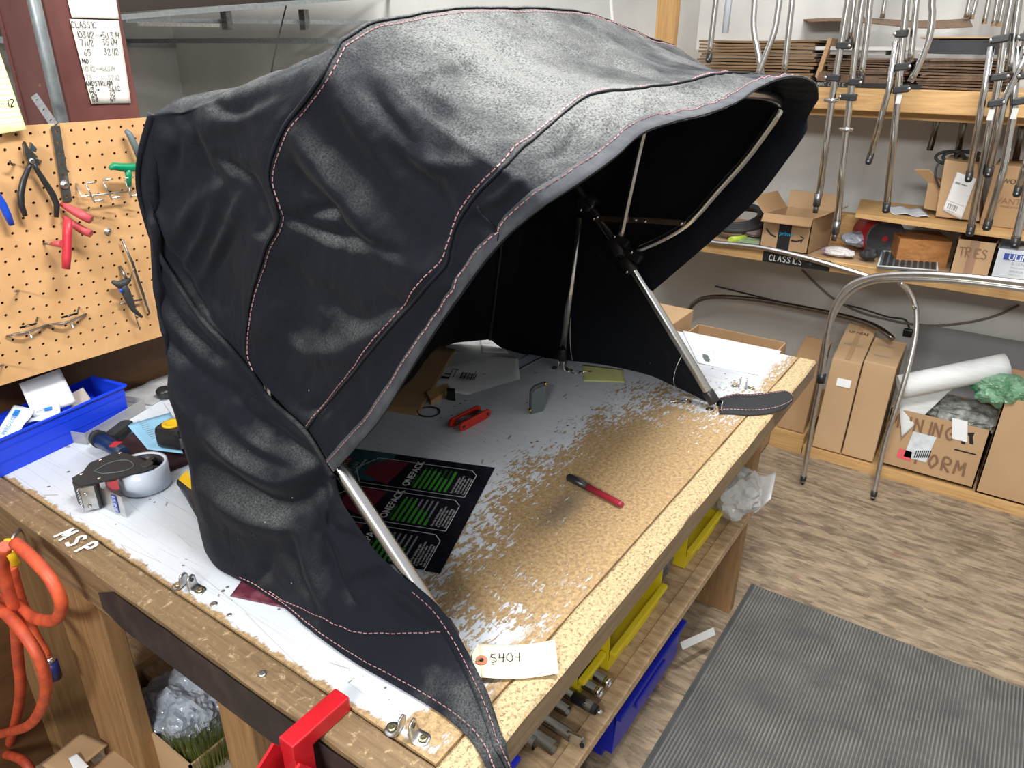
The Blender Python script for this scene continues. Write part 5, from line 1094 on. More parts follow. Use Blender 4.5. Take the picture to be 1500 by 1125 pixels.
def cbox_open(name, lab, o, L, Wv, h, mt, flaps=(), th=.004, cat='box', tilt=0):
    r = thing(name, lab, cat, np.asarray(o) + (np.asarray(L) + np.asarray(Wv)) / 2); open_bin(r, o, L, Wv, h, mt, th=th, name='body')
    for side, ln, dz in flaps:
        o_, L_, W_ = map(np.asarray, (o, L, Wv)); l, w = nrm(L_), nrm(W_); z = A(0, 0, h)
        a, b, out = {'front': (o_, o_ + L_, -w), 'right': (o_ + L_, o_ + L_ + W_, l), 'back': (o_ + L_ + W_, o_ + W_, w), 'left': (o_ + W_, o_, -l)}[side]
        d = nrm(out * math.cos(dz) + A(0, 0, 1) * math.sin(dz)) * ln; e = (b - a) * .02
        n_ = nrm(np.cross(b - a, d)) * th
        MB().prism([a + z, b + z, b + z + d - e, a + z + d + e], n_).build('flap', mt, r)
    return r
def crumple(name, c, r, mt, parent=None, seed=1, amp=.35, f=2.2, sub=4, sq=(1, 1, 1)):
    bm = bmesh.new(); bmesh.ops.create_icosphere(bm, subdivisions=sub, radius=1)
    for v in bm.verts:
        q = v.co.normalized(); k = 1 + amp * (noise.noise(q * f + Vector((seed, 0, 0))) + .5 * abs(noise.noise(q * f * 2.7 + Vector((0, seed, 0)))) + .3 * abs(noise.noise(q * f * 6 + Vector((0, 0, seed)))))
        v.co = Vector((q.x * r * sq[0], q.y * r * sq[1], q.z * r * sq[2])) * k
    m = MB(); m.add([np.array(v.co) + np.asarray(c) for v in bm.verts], [[v.index for v in f_.verts] for f_ in bm.faces], False); bm.free()
    return m.build(name, mt, parent)
M['film'] = mat('clear_film', (.50, .56, .66), (.12, .14, .18), rough=.12, scale=9, bump=.9, bscale=22, bdist=.01, spec=.9, alpha=.75, contrast=(.35, .75))
boxA = cbox_open('cardboard_carton', 'open cardboard carton under the front board holding clear film and a green brush', A(.05, .69, .0), A(.20, 0, 0), A(0, .33, 0), .42, M['card2'], th=.005)
tag(crumple('clear_film', A(.135, .83, .40), .095, M['film'], None, 4, .30, 2.4, 5, (.85, 1.05, .75)), 'crumpled clear plastic film bulging from the open carton', 'plastic film')
gb = thing('green_brush', 'green bristle brush head with yellow tips standing in the carton', 'brush', A(.10, .735, .30))
M['bristle'] = mat('green_bristle', (.035, .055, .012), (.16, .17, .02), rough=.8, scale=14)
mb = MB()
for k in range(900):
    a = rng.uniform(-.055, .055); b = rng.uniform(-.03, .03); p = A(.10 + b, .725 + a, .30); q = p + A(rng.uniform(-.012, .012) + b * .4, rng.uniform(-.012, .012) + a * .5, .15 + rng.uniform(-.012, .02)); w = A(.0012, -.0008, 0)
    mb.add([p - w, p + w, q], [(0, 1, 2)])
stuff(mb.build('bristles', M['bristle'], gb)); MB().box(A(.065, .665, .285), A(.07, 0, 0), A(0, .12, 0), A(0, 0, .02)).build('brush_block', M['blackpl'], gb)
tag(crumple('dark_bag', A(.19, .76, .34), .075, mat('dark_film', (.03, .035, .05), rough=.25), None, 9, .3, 2.2, 3), 'dark plastic bag behind the green brush in the carton', 'bag')
cf = thing('folded_carton', 'cardboard box with lifted flaps at the lower left corner', 'box', A(-.09, .90, 0))
MB().box(A(-.20, .80, 0), A(.19, 0, 0), A(0, .26, 0), A(0, 0, .27)).build('body', M['card'], cf)
for a_, h_ in (([(60, 1120), (120, 1072), (158, 1090), (95, 1140)], .30), ([(130, 1128), (178, 1087), (205, 1130), (160, 1160)], .30)):
    sheetq('flap', [ZP(*q, h_ + .01 * i) for i, q in enumerate(a_)], M['card2'], cf, th=.004)
sheetq('white_label', [ZP(100, 1110, .325), ZP(112, 1103, .325), ZP(130, 1122, .33), ZP(112, 1135, .33)], M['paperw'], cf)
M['greywood'] = wood_mat('weathered_wood', (.36, .31, .25), (.22, .18, .14), (2, 20, 2), rough=.7)
tag(MB().box(A(.06, .50, 0), A(.13, 0, 0), A(0, .17, 0), A(0, 0, .40)).build('weathered_block', M['greywood'], bevel=.004), 'weathered grey timber block under the front board left of the red clamp', 'wood block')

# ================================================================== on the lower shelf, right side of the bench
SH = .400
M['darktube'] = mat('dark_chrome_tube', (.20, .19, .17), rough=.22, metal=1.0)
def rtube(px, py, r, lab, dx=.02, L=.34, end=None, z=None):
    z = SH + .012 + r if z is None else z; e = ZP(px, py, z); b = e + nrm(A(.05 + dx, 1, 0)) * L
    o = thing('cut_tube', lab, 'tube', (e + b) / 2, 'steel tubes lying on the lower shelf')
    MB().pipe(e, b, r, r * .86, 22).build('tube', M['darktube'], o)
    if end == 'cap': MB().tube([e + (b - e) * -.03, e + (b - e) * .14], [r * .95, r * 1.08], 16).build('end_cap', M['blackpl'], o); MB().lathe(e - (b - e) * .03, nrm(e - b), [(r * .7, 0), (r * .5, .012), (r * .2, .014)], 14).build('end_fitting', M['chrome'], o)
    if end == 'eye': MB().bbox(e - nrm(b - e) * .012, (.007, .034, .028), rz=.1, b=.003).build('eye_end', M['alu'], o); MB().lathe(e - nrm(b - e) * .03 + A(-.004, 0, .0), A(-1, 0, .3), [(.006, 0), (.006, .001)], 14).build('eye_hole', M['ink'], o)
    if end == 'ring': MB().pipe(e - (b - e) * .002, e + (b - e) * .03, r * 1.05, r * .8, 20).build('bright_ring', M['chrome'], o)
    return o
rtube(893, 1001, .0115, 'bright ended steel tube on the lower shelf, farthest of the row', end='ring'); rtube(880, 1015, .0125, 'bright ended steel tube on the lower shelf beside the farthest one', end='ring')
rtube(868, 1037, .0125, 'steel tube with a black end cap on the lower shelf', end='cap'); rtube(832, 1042, .0130, 'short open steel tube lying back on the lower shelf', L=.25)
rtube(836, 1078, .0120, 'steel tube with a flat eye end on the lower shelf edge', end='eye'); rtube(812, 1096, .0150, 'thick open steel tube on the lower shelf nearest the camera'); rtube(784, 1090, .0145, 'open steel tube half hidden under the bench edge by the canvas tip', L=.25)
M['yelbin'] = mat('yellow_bin_plastic', (.75, .60, .02), rough=.4); M['bluebin2'] = mat('blue_tote_plastic', (.012, .02, .40), rough=.35)
def shelf_bin(name, lab, x, w, mt, z=SH, y=.16, h=.10, dep=.24, cat='bin', grp=None):
    r = thing(name, lab, cat, A(x + w / 2, y + dep / 2, z), grp); open_bin(r, A(x, y, z + .001), A(w, 0, 0), A(0, dep, 0), h, mt, flare=.006, low=h * .55)
    MB().bbox(A(x + w / 2, y - .010, z + h * .55), (w + .010, .016, .012), b=.003).build('lip', mt, r); MB().bbox(A(x + w / 2, y - .007, z + h * .30), (w * .45, .006, .022), b=.002).build('label_holder', mt, r); return r
shelf_bin('yellow_bin', 'yellow parts bin on the lower shelf, middle one under the bench edge', .745, .275, M['yelbin'], h=.11, y=.15); shelf_bin('yellow_bin', 'yellow parts bin on the lower shelf just past the steel tubes', .64, .095, M['yelbin'], h=.10, y=.17)
shelf_bin('yellow_bin', 'yellow parts bin on the lower shelf at its far end', 1.19, .27, M['yelbin'], h=.11, y=.15)
tag(crumple('grey_bag', A(1.105, .21, SH + .06), .065, mat('dark_grey_bag', (.07, .08, .10), (.16, .17, .19), rough=.22, scale=14, bump=.5, bscale=30), None, 12, .25, 2, 4, (1.1, .7, .85)), 'crumpled dark grey plastic bag between two yellow bins', 'bag')
fw = mat('foggy_bag', (.52, .52, .52), (.66, .66, .65), rough=.3, scale=14, bump=.6, bscale=28, alpha=.82)
tag(crumple('clear_bag', A(1.50, .125, SH + .09), .085, fw, None, 21, .30, 2.1, 4, (1.0, .8, .8)), 'crumpled clear plastic bag of parts at the far end of the lower shelf', 'bag')
bg = [YP(1092, 700, .088), YP(1137, 690, .06), YP(1130, 730, .05), YP(1107, 756, .07)]
tag(sheetq('hanging_bag', [ZP(1086, 698, SH + .03), ZP(1135, 692, SH + .02), bg[2], YP(1105, 752, .085)], fw, None, th=.002, bow=lambda a, b: .008 * math.sin(a * 7 + b * 3)), 'translucent bag edge hanging over the far end of the shelf strip', 'bag')
bt = shelf_bin('blue_tote', 'dark blue tote under the lower shelf with its lip toward the aisle', .80, .40, M['bluebin2'], z=.08, y=.145, h=.24, dep=.35)
MB().box(A(.84, .19, 0), A(.30, 0, 0), A(0, .28, 0), A(0, 0, .08)).build('foot', M['bluebin2'], bt)
shelf_bin('blue_tote', 'blue tote under the lower shelf nearest the canvas tip', .17, .22, M['bluebin2'], z=SH, y=.17, h=.14, dep=.25)
tag(MB().bbox(A(.62, .32, .13), (.26, .26, .26), b=.01).build('dark_tub', mat('dark_tub', (.015, .02, .02), rough=.5)), 'dark tub on the floor under the lower shelf', 'tub')
tag(MB().box(ZP(1000, 952, .10), ZP(1048, 930, .085) - ZP(1000, 952, .10), A(.0, .01, .022), A(.003, .0, 0)).build('white_strip', mat('white_plastic', (.55, .56, .56), rough=.4)), 'white plastic strip poking out past the blue tote', 'strip')

# ================================================================== ribbed mat on the floor
rm = thing('ribbed_mat', 'dark grey ribbed rubber runner mat on the particle board floor beside the bench', 'mat', (1.0, -.5, 0))
M['ribmat'] = mat('ribbed_rubber', (.045, .048, .048), (.075, .078, .078), rough=.55, scale=5, detail=8, bump=.15, bscale=200)
t = NT(M['ribmat']); v = t.obj(); bc3 = t.b.inputs['Base Color'].links[0].from_socket
vo = t.n('TexVoronoi', i_Scale=30.0); t.l(v, vo.inputs['Vector']); du_ = t.math('MULTIPLY', t.math('LESS_THAN', vo.outputs['Distance'], .05), t.math('GREATER_THAN', t.noise(v, 4, 2), .52))
t.l(t.mix(t.math('MULTIPLY', du_, .7), bc3, (.35, .34, .31)), t.b.inputs['Base Color'])
yA, yB, xE = .087, -1.6, 1.742; mb = MB(); pitch = .0100; n = int((yA - yB - .014) / pitch); y = yA
mb.box(A(-.8, yB, .0005), A(xE + .8, 0, 0), A(0, yA - yB, 0), A(0, 0, .0035)); mb.box(A(-.8, yA - .008, .004), A(xE + .8, 0, 0), A(0, .008, 0), A(0, 0, .002)); mb.build('base', M['ribmat'], rm)
mb = MB()
for k in range(n):
    y = yA - .014 - k * pitch; V = []; xs_ = (-.8, xE - .001)
    mb.add([(xs_[0], y, .004), (xs_[1], y, .004), (xs_[1], y - pitch * .18, .0068), (xs_[0], y - pitch * .18, .0068), (xs_[1], y - pitch * .50, .0068), (xs_[0], y - pitch * .50, .0068), (xs_[1], y - pitch * .68, .004), (xs_[0], y - pitch * .68, .004)], [(0, 3, 2, 1), (3, 5, 4, 2), (5, 7, 6, 4), (1, 2, 4, 6)])
stuff(mb.build('ribs', mat('dusty_rib_tops', (.095, .094, .09), (.18, .175, .165), rough=.7, scale=9, detail=8, contrast=(.3, .7)), rm))
# ================================================================== shelving on the right wall
SX = 2.78
sh = thing('wall_shelving', 'two level timber shelf along the right wall, its lower edge marked CLASSICS', 'shelving', (3.05, 0, 0))
MB().box(A(SX + .038, -1.5, .885), A(.57, 0, 0), A(0, 3.0, 0), A(0, 0, .022)).build('shelf_board', M['osbedge'], sh)
MB().box(A(SX, -1.5, .862), A(.038, 0, 0), A(0, 3.0, 0), A(0, 0, .046)).build('front_rail', M['lumber'], sh, bevel=.003)
MB().box(A(SX, -1.5, 1.490), A(.040, 0, 0), A(0, 3.0, 0), A(0, 0, .080)).build('front_rail', M['lumber'], sh, bevel=.004)
MB().box(A(SX + .04, -1.5, 1.548), A(.57, 0, 0), A(0, 3.0, 0), A(0, 0, .020)).build('shelf_board', M['lumber'], sh)
MB().box(A(SX + .10, -1.5, 1.46), A(.04, 0, 0), A(0, 3.0, 0), A(0, 0, .085)).build('rear_rail', M['lumber'], sh)
for y in (-1.45, 1.03): MB().box(A(SX + .045, y, 0), A(.04, 0, 0), A(0, .088, 0), A(0, 0, 2.5)).build('post', M['lumber_v'], sh)
MB().box(YP(1118, 368, 0) * 0 + A(SX - .0015, XP(1216, 390, SX)[1], .8625), A(.0015, 0, 0), A(0, XP(1118, 372, SX)[1] - XP(1216, 390, SX)[1], 0), A(0, 0, .045)).build('black_label', mat('black_paint', (.012, .012, .013), rough=.5), sh)
M['chalk'] = mat('chalk_white', (.55, .55, .53), rough=.7)
hand('lettering', 'CLASSICS', A(SX - .002, XP(1127, 378, SX)[1], .873), A(0, -1, 0), A(0, 0, 1), .024, .0035, M['chalk'], sh, lift=.0005, adv=.78)
hand('arrow', '>', A(SX - .002, XP(1182, 386, SX)[1], .868), A(0, -1, 0), A(0, 0, 1), .030, .0022, M['greyh'], sh, lift=.0005, adv=.8)
MB().box(A(SX - .002, XP(1350, 125, SX)[1], 1.572), A(.002, 0, 0), A(0, XP(1172, 125, SX)[1] - XP(1350, 125, SX)[1], 0), A(0, 0, .016)).build('black_label', bpy.data.materials['black_paint'], sh)
hand('lettering', 'SUMMIT CLASSIC', A(SX - .003, XP(1190, 125, SX)[1], 1.574), A(0, -1, 0), A(0, 0, 1), .012, .0016, M['inkf'], sh, lift=.0005, adv=.8)
tag(MB().tube(catmull([XP(1030, 352, 2.765), XP(1052, 356, 2.765), XP(1110, 362, 2.765), XP(1170, 375, 2.765), XP(1230, 392, 2.765), XP(1285, 409, 2.765)], 40), .011, 12).build('shelf_front_tube', M['alu']), 'long bent aluminium tube lying along the lower shelf edge', 'tube')
tag(MB().tube([XP(1490, 0, 3.3) * 0 + A(3.39, .9, .53), A(3.39, .4, .50), A(3.39, .1, .49)], .004, 6).build('wall_cable', M['rubber']), 'thin dark cable along the wall under the shelf', 'cable')
wc = catmull([XP(a, b, 3.385) for a, b in ((1175, 395), (1200, 420), (1225, 440), (1262, 458), (1300, 468), (1330, 474), (1370, 477), (1420, 472), (1460, 462), (1493, 447))], 60)
tag(MB().tube(wc, .0055, 8).build('hanging_cable', mat('grey_brown_cable', (.16, .135, .12), rough=.6)), 'grey brown cable drooping across the wall under the lower shelf', 'cable')
wc2 = catmull([XP(a, b, 3.385) for a, b in ((1240, 447), (1262, 452), (1300, 464), (1325, 468), (1332, 480))], 40)
cw = thing('plug_cable', 'thin black cable ending in a black plug on the wall', 'cable', XP(1331, 486, 3.385)); MB().tube(wc2, .004, 8).build('cord', M['rubber'], cw); MB().bbox(XP(1330, 487, 3.37), (.03, .04, .035), b=.005).build('plug', M['blackpl'], cw)

# flattened cardboard on the upper shelf: every sheet by itself
M['corr'] = mat('corrugated_edge', (.24, .15, .08), (.12, .075, .04), rough=.85, scale=4, stretch=(1, 1, 30)); M['corr2'] = mat('corrugated_dark', (.17, .105, .065), (.10, .06, .035), rough=.85, scale=60)
def stack(y0, y1, z0, z1, n, lab, x0=2.80, x1=3.30, seed=1, grp='flattened boxes on the upper shelf', mt='corr', skew=0):
    r2 = random.Random(seed); th = (z1 - z0) / n
    for k in range(n):
        a, b = y0 + r2.uniform(-.012, .012) + skew * k, y1 + r2.uniform(-.012, .012) + skew * k; xx = x0 + r2.uniform(0, .018); z = z0 + k * th
        m = MB(); G = [[A(x, y, z + .0015 * math.sin(y * 14 + k)) for x in (xx, x1)] for y in np.linspace(a, b, 8)]; m.sheet(np.array(G), -th * .72, False)
        o = m.build('flattened_box', M[mt]); tag(o, ('lowest', 'second lowest', 'third lowest', 'fourth lowest', 'fifth lowest', 'sixth lowest', 'seventh lowest', 'eighth lowest')[k] + lab if k < 8 else ('topmost', 'second highest', 'third highest', 'fourth highest', 'fifth highest', 'sixth highest', 'seventh highest')[n - 1 - k] + lab, 'cardboard', grp)
y_ = lambda px, py, x=2.8: XP(px, py, x)[1]
stack(y_(1192, 90), .90, 1.571, 1.745, 15, ' flattened box in the left stack on the upper shelf', seed=2)
stack(y_(1325, 100), y_(1205, 100), 1.571, 1.68, 14, ' dark flattened box in the middle stack on the upper shelf', x0=2.815, seed=5, mt='corr2', skew=-.0008)
stack(y_(1475, 100), y_(1345, 100), 1.571, 1.685, 12, ' flattened box in the right stack on the upper shelf', x0=2.805, seed=8, mt='corr2')
lp = [XP(1192, 113, 2.80), XP(1212, 58, 2.80), XP(1216, 58, 2.80), XP(1197, 116, 2.80)]
tag(MB().prism([XP(1194, 112, 2.806), XP(1213, 56, 2.806), XP(1219, 56, 2.806), XP(1199, 118, 2.806)], A(.45, 0, 0)).build('leaning_cardboard', M['card']), 'brown cardboard sheet leaning at the left side of the middle stack', 'cardboard')
tag(MB().prism([XP(1196, 118, 2.79), XP(1200, 105, 2.79), XP(1318, 118, 2.79), XP(1316, 130, 2.79)], A(.02, 0, 0)).build('cardboard_flap', M['corr2']), 'dark brown cardboard flap folded along the front of the middle stack', 'cardboard')
def shs(name, pts, x, lab, mt, cat='sheet', dx=.3, bow=None):
    q = [XP(*pts[0], x + dx), XP(*pts[1], x + dx), XP(*pts[2], x), XP(*pts[3], x)]; return tag(sheetq(name, q, mt, None, th=.003, bow=bow), lab, cat)
M['foam'] = mat('white_foam', (.60, .60, .58), (.50, .50, .49), rough=.7, scale=5)
tag(MB().box(A(3.02, y_(1235, 20, 3.0), 1.70), A(.01, 0, 0), A(0, y_(1022, 20, 3.0) - y_(1235, 20, 3.0), 0), A(0, 0, .42)).build('foam_sheet', M['foam']), 'white foam sheet standing behind the flattened boxes on the upper shelf', 'foam sheet')
tag(MB().box(A(2.83, y_(1400, 33, 2.9), 1.70), A(.40, 0, 0), A(0, y_(1180, 33, 2.9) - y_(1400, 33, 2.9), 0), A(0, 0, .012)).box(A(2.85, y_(1310, 33, 2.9), 1.685), A(.3, 0, 0), A(0, .2, 0), A(0, 0, .015)).build('white_board', M['foam']), 'thin white board lying over the middle stack on the upper shelf', 'board')
shs('curled_cardboard', [(1420, 28), (1172, 28), (1185, 34), (1425, 40)], 2.84, 'thin curled dark cardboard sheet on top of the white board', M['corr2'], 'cardboard', bow=lambda a, b: .008 * math.sin(a * 6))
tag(MB().box(A(2.82, y_(1470, 60), 1.690), A(.4, 0, 0), A(0, y_(1362, 60) - y_(1470, 60), 0), A(0, 0, .045)).build('dark_gap_block', M['ink']), 'black block filling the dark gap above the right stack of flattened boxes', 'case')  # added black block; the empty gap here is only in shade
tag(MB().box(A(2.815, y_(1475, 40), 1.740), A(.4, 0, 0), A(0, y_(1350, 40) - y_(1475, 40), 0), A(0, 0, .005)).build('top_sheet', M['card2']), 'light cardboard sheet lying over the dark gap block', 'cardboard')
tag(MB().lathe(XP(1062, 48, 2.42), A(0, 0, 1), [(.012, 0), (.012, .45)], 12).build('measuring_tube', mat('white_tube', (.55, .60, .66), rough=.35)), 'pale marked tube hanging left of the curved tubes', 'tube')

# ---- lower shelf things
cb = thing('delivery_box', 'open brown delivery box with black printed tape and a blue word on the lower shelf', 'box', (2.95, .43, .907))
o_ = A(2.83, .335, .908); L_ = A(0.0, .20, 0); open_bin(cb, A(2.83, .335, .908), A(.22, -.035, 0), A(.0, .205, 0), .150, M['card2'], th=.004, name='body')
MB().prism([A(2.828, .54, 1.056), A(2.828, .335, 1.056), A(2.765, .325, 1.035), A(2.765, .53, 1.035)], A(0, 0, .004)).build('flap', M['card'], cb)
MB().prism([A(3.05, .505, 1.058), A(3.05, .30, 1.058), A(3.085, .295, 1.125), A(3.085, .51, 1.125)], A(.004, 0, 0)).build('flap', M['card2'], cb)
MB().prism([A(2.83, .54, 1.058), A(3.05, .505, 1.058), A(3.06, .56, 1.12), A(2.85, .60, 1.12)], A(0, .004, 0)).build('flap', M['card'], cb)
MB().prism([A(2.83, .335, 1.058), A(3.05, .30, 1.058), A(3.05, .25, 1.085), A(2.83, .28, 1.085)], A(0, 0, .004)).build('flap', M['card2'], cb)
MB().box(A(2.8285, .415, .909), A(.001, 0, 0), A(0, .052, 0), A(0, 0, .143)).build('black_tape', M['ink'], cb)
text('print', 'prime', A(2.828, .462, .975), A(0, -1, 0), A(0, 0, 1), .024, mat('sky_blue_print', (.02, .35, .60), rough=.5), cb, bold=.0004)
MB().tube(catmull([A(2.827, .52, .995), A(2.827, .50, .975), A(2.827, .475, .965)], 12), .0028, 6).build('arrow_print', M['ink'], cb)
MB().tube(catmull([A(2.827, .408, .958), A(2.827, .385, .958), A(2.827, .362, .968)], 12), .0028, 6).build('arrow_print', M['ink'], cb); MB().tube([A(2.827, .375, .982), A(2.827, .358, .975), A(2.827, .368, .955)], .002, 6).build('arrow_print', M['ink'], cb)
coil = thing('coiled_webbing', 'grey black coil of webbing at the left of the delivery box', 'coil', (3.0, .70, .907))
for k in range(4): MB().tube([A(3.02 + (.15 - .012 * k) * math.cos(q), .70 + (.12 - .012 * k) * math.sin(q), .955 + .006 * k + .05 * (0.5 + .5 * math.cos(q))) for q in np.linspace(0, 6.283, 40)[:-1]], .014, 8, closed=True).build('loop', M['rubber'], coil)
tag(MB().tube([A(2.80, .66, .93), A(2.86, .645, .925), A(2.93, .62, .925)], .014, 10).build('green_strap', mat('lime_strap', (.45, .60, .08), rough=.5)), 'lime green strap end on the lower shelf by the canvas', 'strap')
tag(crumple('green_bag', A(2.90, .60, .915), .07, mat('green_tint_film', (.18, .30, .14), (.40, .40, .34), rough=.25, scale=16, bump=.5, bscale=40), None, 31, .25, 2, 3, (1.0, 1.2, .22)), 'crumpled green tinted bag left of the delivery box', 'bag')
tag(crumple('rag', A(2.94, .61, .945), .05, mat('brown_rag', (.20, .15, .13), (.12, .09, .08), rough=.8, scale=20), None, 33, .25, 2, 3, (1.0, 1.3, .3)), 'crumpled brown rag behind the green tinted bag', 'rag')
tag(crumple('white_bag', XP(1228, 369, 2.86), .042, mat('white_purple_bag', (.70, .68, .68), (.30, .18, .30), rough=.3, scale=26, contrast=(.52, .62)), None, 41, .22, 2, 4, (.7, 1.45, .48)), 'small white bag with purple print on the lower shelf', 'bag')
tag(crumple('black_holder', XP(1273, 373, 2.86) + A(0, 0, .004), .030, M['rubber'], None, 43, .4, 1.6, 3, (.9, 1, .9)), 'small black plastic piece beside the white bag', 'plastic piece')
tag(crumple('clear_wrap', XP(1255, 350, 2.98), .05, M['film'], None, 45, .35, 2, 3, (.8, 1.2, .6)), 'crumpled clear wrap in front of the paint can', 'wrap')
pc_ = thing('paint_can', 'paint can lying on its side with a red label and a dark lid', 'can', (3.05, .10, .908))
ax = nrm(A(-.78, -.50, .02)); c0_ = A(2.97, .068, .908 + .079)
MB().lathe(c0_ - ax * .15, ax, [(.076, 0), (.079, .003), (.079, .145), (.075, .150)], 36).build('can_body', mat('red_label', (.38, .012, .02), (.60, .45, .25), rough=.4, scale=9, contrast=(.6, .64)), pc_)
MB().lathe(c0_, ax, [(.080, -.002), (.080, .003), (.074, .004), (.072, .001), (.02, .001)], 36).build('lid', mat('dark_lid', (.05, .052, .058), rough=.45), pc_)
MB().lathe(c0_ + ax * .001, ax, [(.012, 0), (.012, .001)], 16).build('lid_mark', M['red'], pc_)
tag(MB().bbox(XP(1352, 362, 3.0) + A(.0, .02, -.012), (.20, .19, .12), rz=.35, b=.003).build('wood_chunk', wood_mat('orange_wood', (.48, .22, .07), (.28, .11, .03), (14, 2, 14))), 'orange wood block under the raised board beside the paint can', 'wood block')
tag(MB().bbox(A(3.14, .24, .975), (.06, .14, .135), b=.003).build('left_wood_chunk', M['lumber']), 'pale wood block under the left end of the raised board', 'wood block')
gr = thing('air_grille', 'grey slatted vent panel with a pale frame lying on the lower shelf', 'grille', XP(1330, 385, 2.86))
gq = [ZP(1292, 371, .925), ZP(1372, 378, .925), ZP(1372, 400, .912), ZP(1285, 393, .912)]; gn = A(0, 0, .004)
MB().prism(gq[::-1], A(0, 0, .008)).build('tray', M['greyh'], gr)
for k in range(9):
    f = .06 + k * .105; a = gq[0] * (1 - f) + gq[1] * f; b = gq[3] * (1 - f) + gq[2] * f; MB().box(a + A(0, 0, .008), b - a, (gq[1] - gq[0]) * .07, A(0, 0, .003)).build('slat', M['rubber'], gr)
for a, b in ((0, 1), (1, 2), (2, 3), (3, 0)): MB().tube([gq[a] + A(0, 0, .010), gq[b] + A(0, 0, .010)], .0035, 6).build('frame_bar', M['foam'], gr)
tb = thing('lettered_box', 'brown box with big outlined letters standing on the lower shelf', 'box', (2.93, -.25, .908))
ya, yb = y_(1390, 400, 2.84), y_(1447, 408, 2.84); open_bin(tb, A(2.84, yb, .908), A(.22, 0, 0), A(0, ya - yb, 0), .140, M['card2'], th=.004, name='body')
MB().box(A(2.8385, (ya + yb) / 2 - .010, .910), A(.001, 0, 0), A(0, .03, 0), A(0, 0, .137)).build('tape', mat('brown_tape', (.32, .20, .13), rough=.25), tb)
hand('lettering', 'TRIES', A(2.838, ya - .014, .985), A(0, -1, 0), A(0, 0, 1), .034, .004, mat('brown_ink', (.22, .12, .07), rough=.6), tb, lift=.0004, adv=.62)
ub_ = thing('white_box', 'white box with a blue name band standing at the right end of the lower shelf', 'box', (2.95, -.5, .908))
yu = y_(1443, 410, 2.82) - .012; open_bin(ub_, A(2.82, yu - .24, .908), A(.25, 0, 0), A(0, .24, 0), .128, mat('white_card', (.62, .66, .72), (.56, .60, .66), rough=.6, scale=5), th=.004, name='body')
MB().box(A(2.8185, yu - .20, .998), A(.001, 0, 0), A(0, .175, 0), A(0, 0, .024)).build('blue_band', bpy.data.materials['label_blue'], ub_)
text('print', 'ULINE', A(2.818, yu - .040, 1.000), A(0, -1, 0), A(0, 0, 1), .028, bpy.data.materials['label_white'], ub_, bold=.0006)
for s_, z_, q in (('S-1574', .982, .015), ('WRAP AROUND LABELS', .970, .008), ('500/BOX', .955, .011), ('MADE IN USA', .944, .006)): text('print', s_, A(2.818, yu - .055, z_), A(0, -1, 0), A(0, 0, 1), q, M['inkf'], ub_)
tag(MB().lathe(A(2.93, yu - .08, .908 + .1), A(1, 0, 0), [(.02, 0), (.02, .1)], 10).build('rolled_labels', M['paperw']), 'roll of white labels inside the white box', 'roll')
# raised board and its boxes
RZ = 1.100
rb = [A(2.84, .178, RZ), A(3.20, .23, RZ), A(3.24, -1.0, RZ - .02), A(2.80, -1.0, RZ - .02)]
tag(MB().prism([p - A(0, 0, .018) for p in rb][::-1], A(0, 0, .018)).build('raised_board', M['lumber']), 'plain wood board raised on blocks above the lower shelf', 'board')
tag(MB().bbox(A(3.12, -.62, .994), (.05, .5, .168), b=.002).build('long_wood_chunk', M['lumber']), 'long wood riser under the right end of the raised board', 'wood block')
b1 = thing('labelled_box', 'battered brown box with a white shipping label on the raised board', 'box', (3.05, -.15, RZ))
q = [XP(1370, 317, 2.95), XP(1432, 334, 2.95), XP(1432, 240, 2.95), XP(1384, 234, 2.95)]; q[0][2] = q[1][2] = RZ + .002
MB().prism([q[0], q[1], q[2], q[3]][::-1], A(.20, .0, 0)).build('body', M['card2'], b1, bevel=.003)
la = [XP(1402, 252, 2.945), XP(1430, 262, 2.945), XP(1408, 322, 2.945), XP(1381, 308, 2.945)]; sheetq('shipping_label', la, M['paperw'], b1, th=-.0006 if 0 else .0006)
lu, lv = la[1] - la[0], la[3] - la[0]
for (u0, v0, w, h) in ((.1, .22, .25, .05), (.42, .22, .3, .03), (.05, .72, .9, .008), (.15, .78, .05, .13), (.25, .78, .08, .13), (.38, .78, .04, .13), (.47, .78, .09, .13), (.6, .78, .05, .13), (.2, .95, .4, .01)):
    MB().prism([la[0] + lu * u0 + lv * v0 + A(-.0012, 0, 0), la[0] + lu * (u0 + w) + lv * v0 + A(-.0012, 0, 0), la[0] + lu * (u0 + w) + lv * (v0 + h) + A(-.0012, 0, 0), la[0] + lu * u0 + lv * (v0 + h) + A(-.0012, 0, 0)], A(-.0003, 0, 0)).build('label_print', M['inkf'], b1)
b2 = thing('wood_products_box', 'brown box printed WOOD and VANTAGE at the right of the raised board', 'box', (3.06, -.45, RZ))
MB().box(A(2.93, -.62, RZ - .008), A(.22, 0, 0), A(0, .37, 0), A(0, 0, .225)).build('body', M['card'], b2, bevel=.003)
text('print', 'WOOD SHOP', XP(1467, 268, 2.929), A(0, -1, 0), A(0, 0, 1), .024, M['ink'], b2); text('print', 'VANTAGE', XP(1458, 297, 2.929), A(0, -1, 0), A(0, 0, 1), .030, bpy.data.materials['brown_ink'], b2); text('print', 'wood products', XP(1465, 303, 2.929), A(0, -1, 0), A(0, 0, 1), .012, bpy.data.materials['brown_ink'], b2)
b3 = thing('small_flap_box', 'narrow brown box with one raised flap left of the labelled box', 'box', (3.1, .02, RZ))
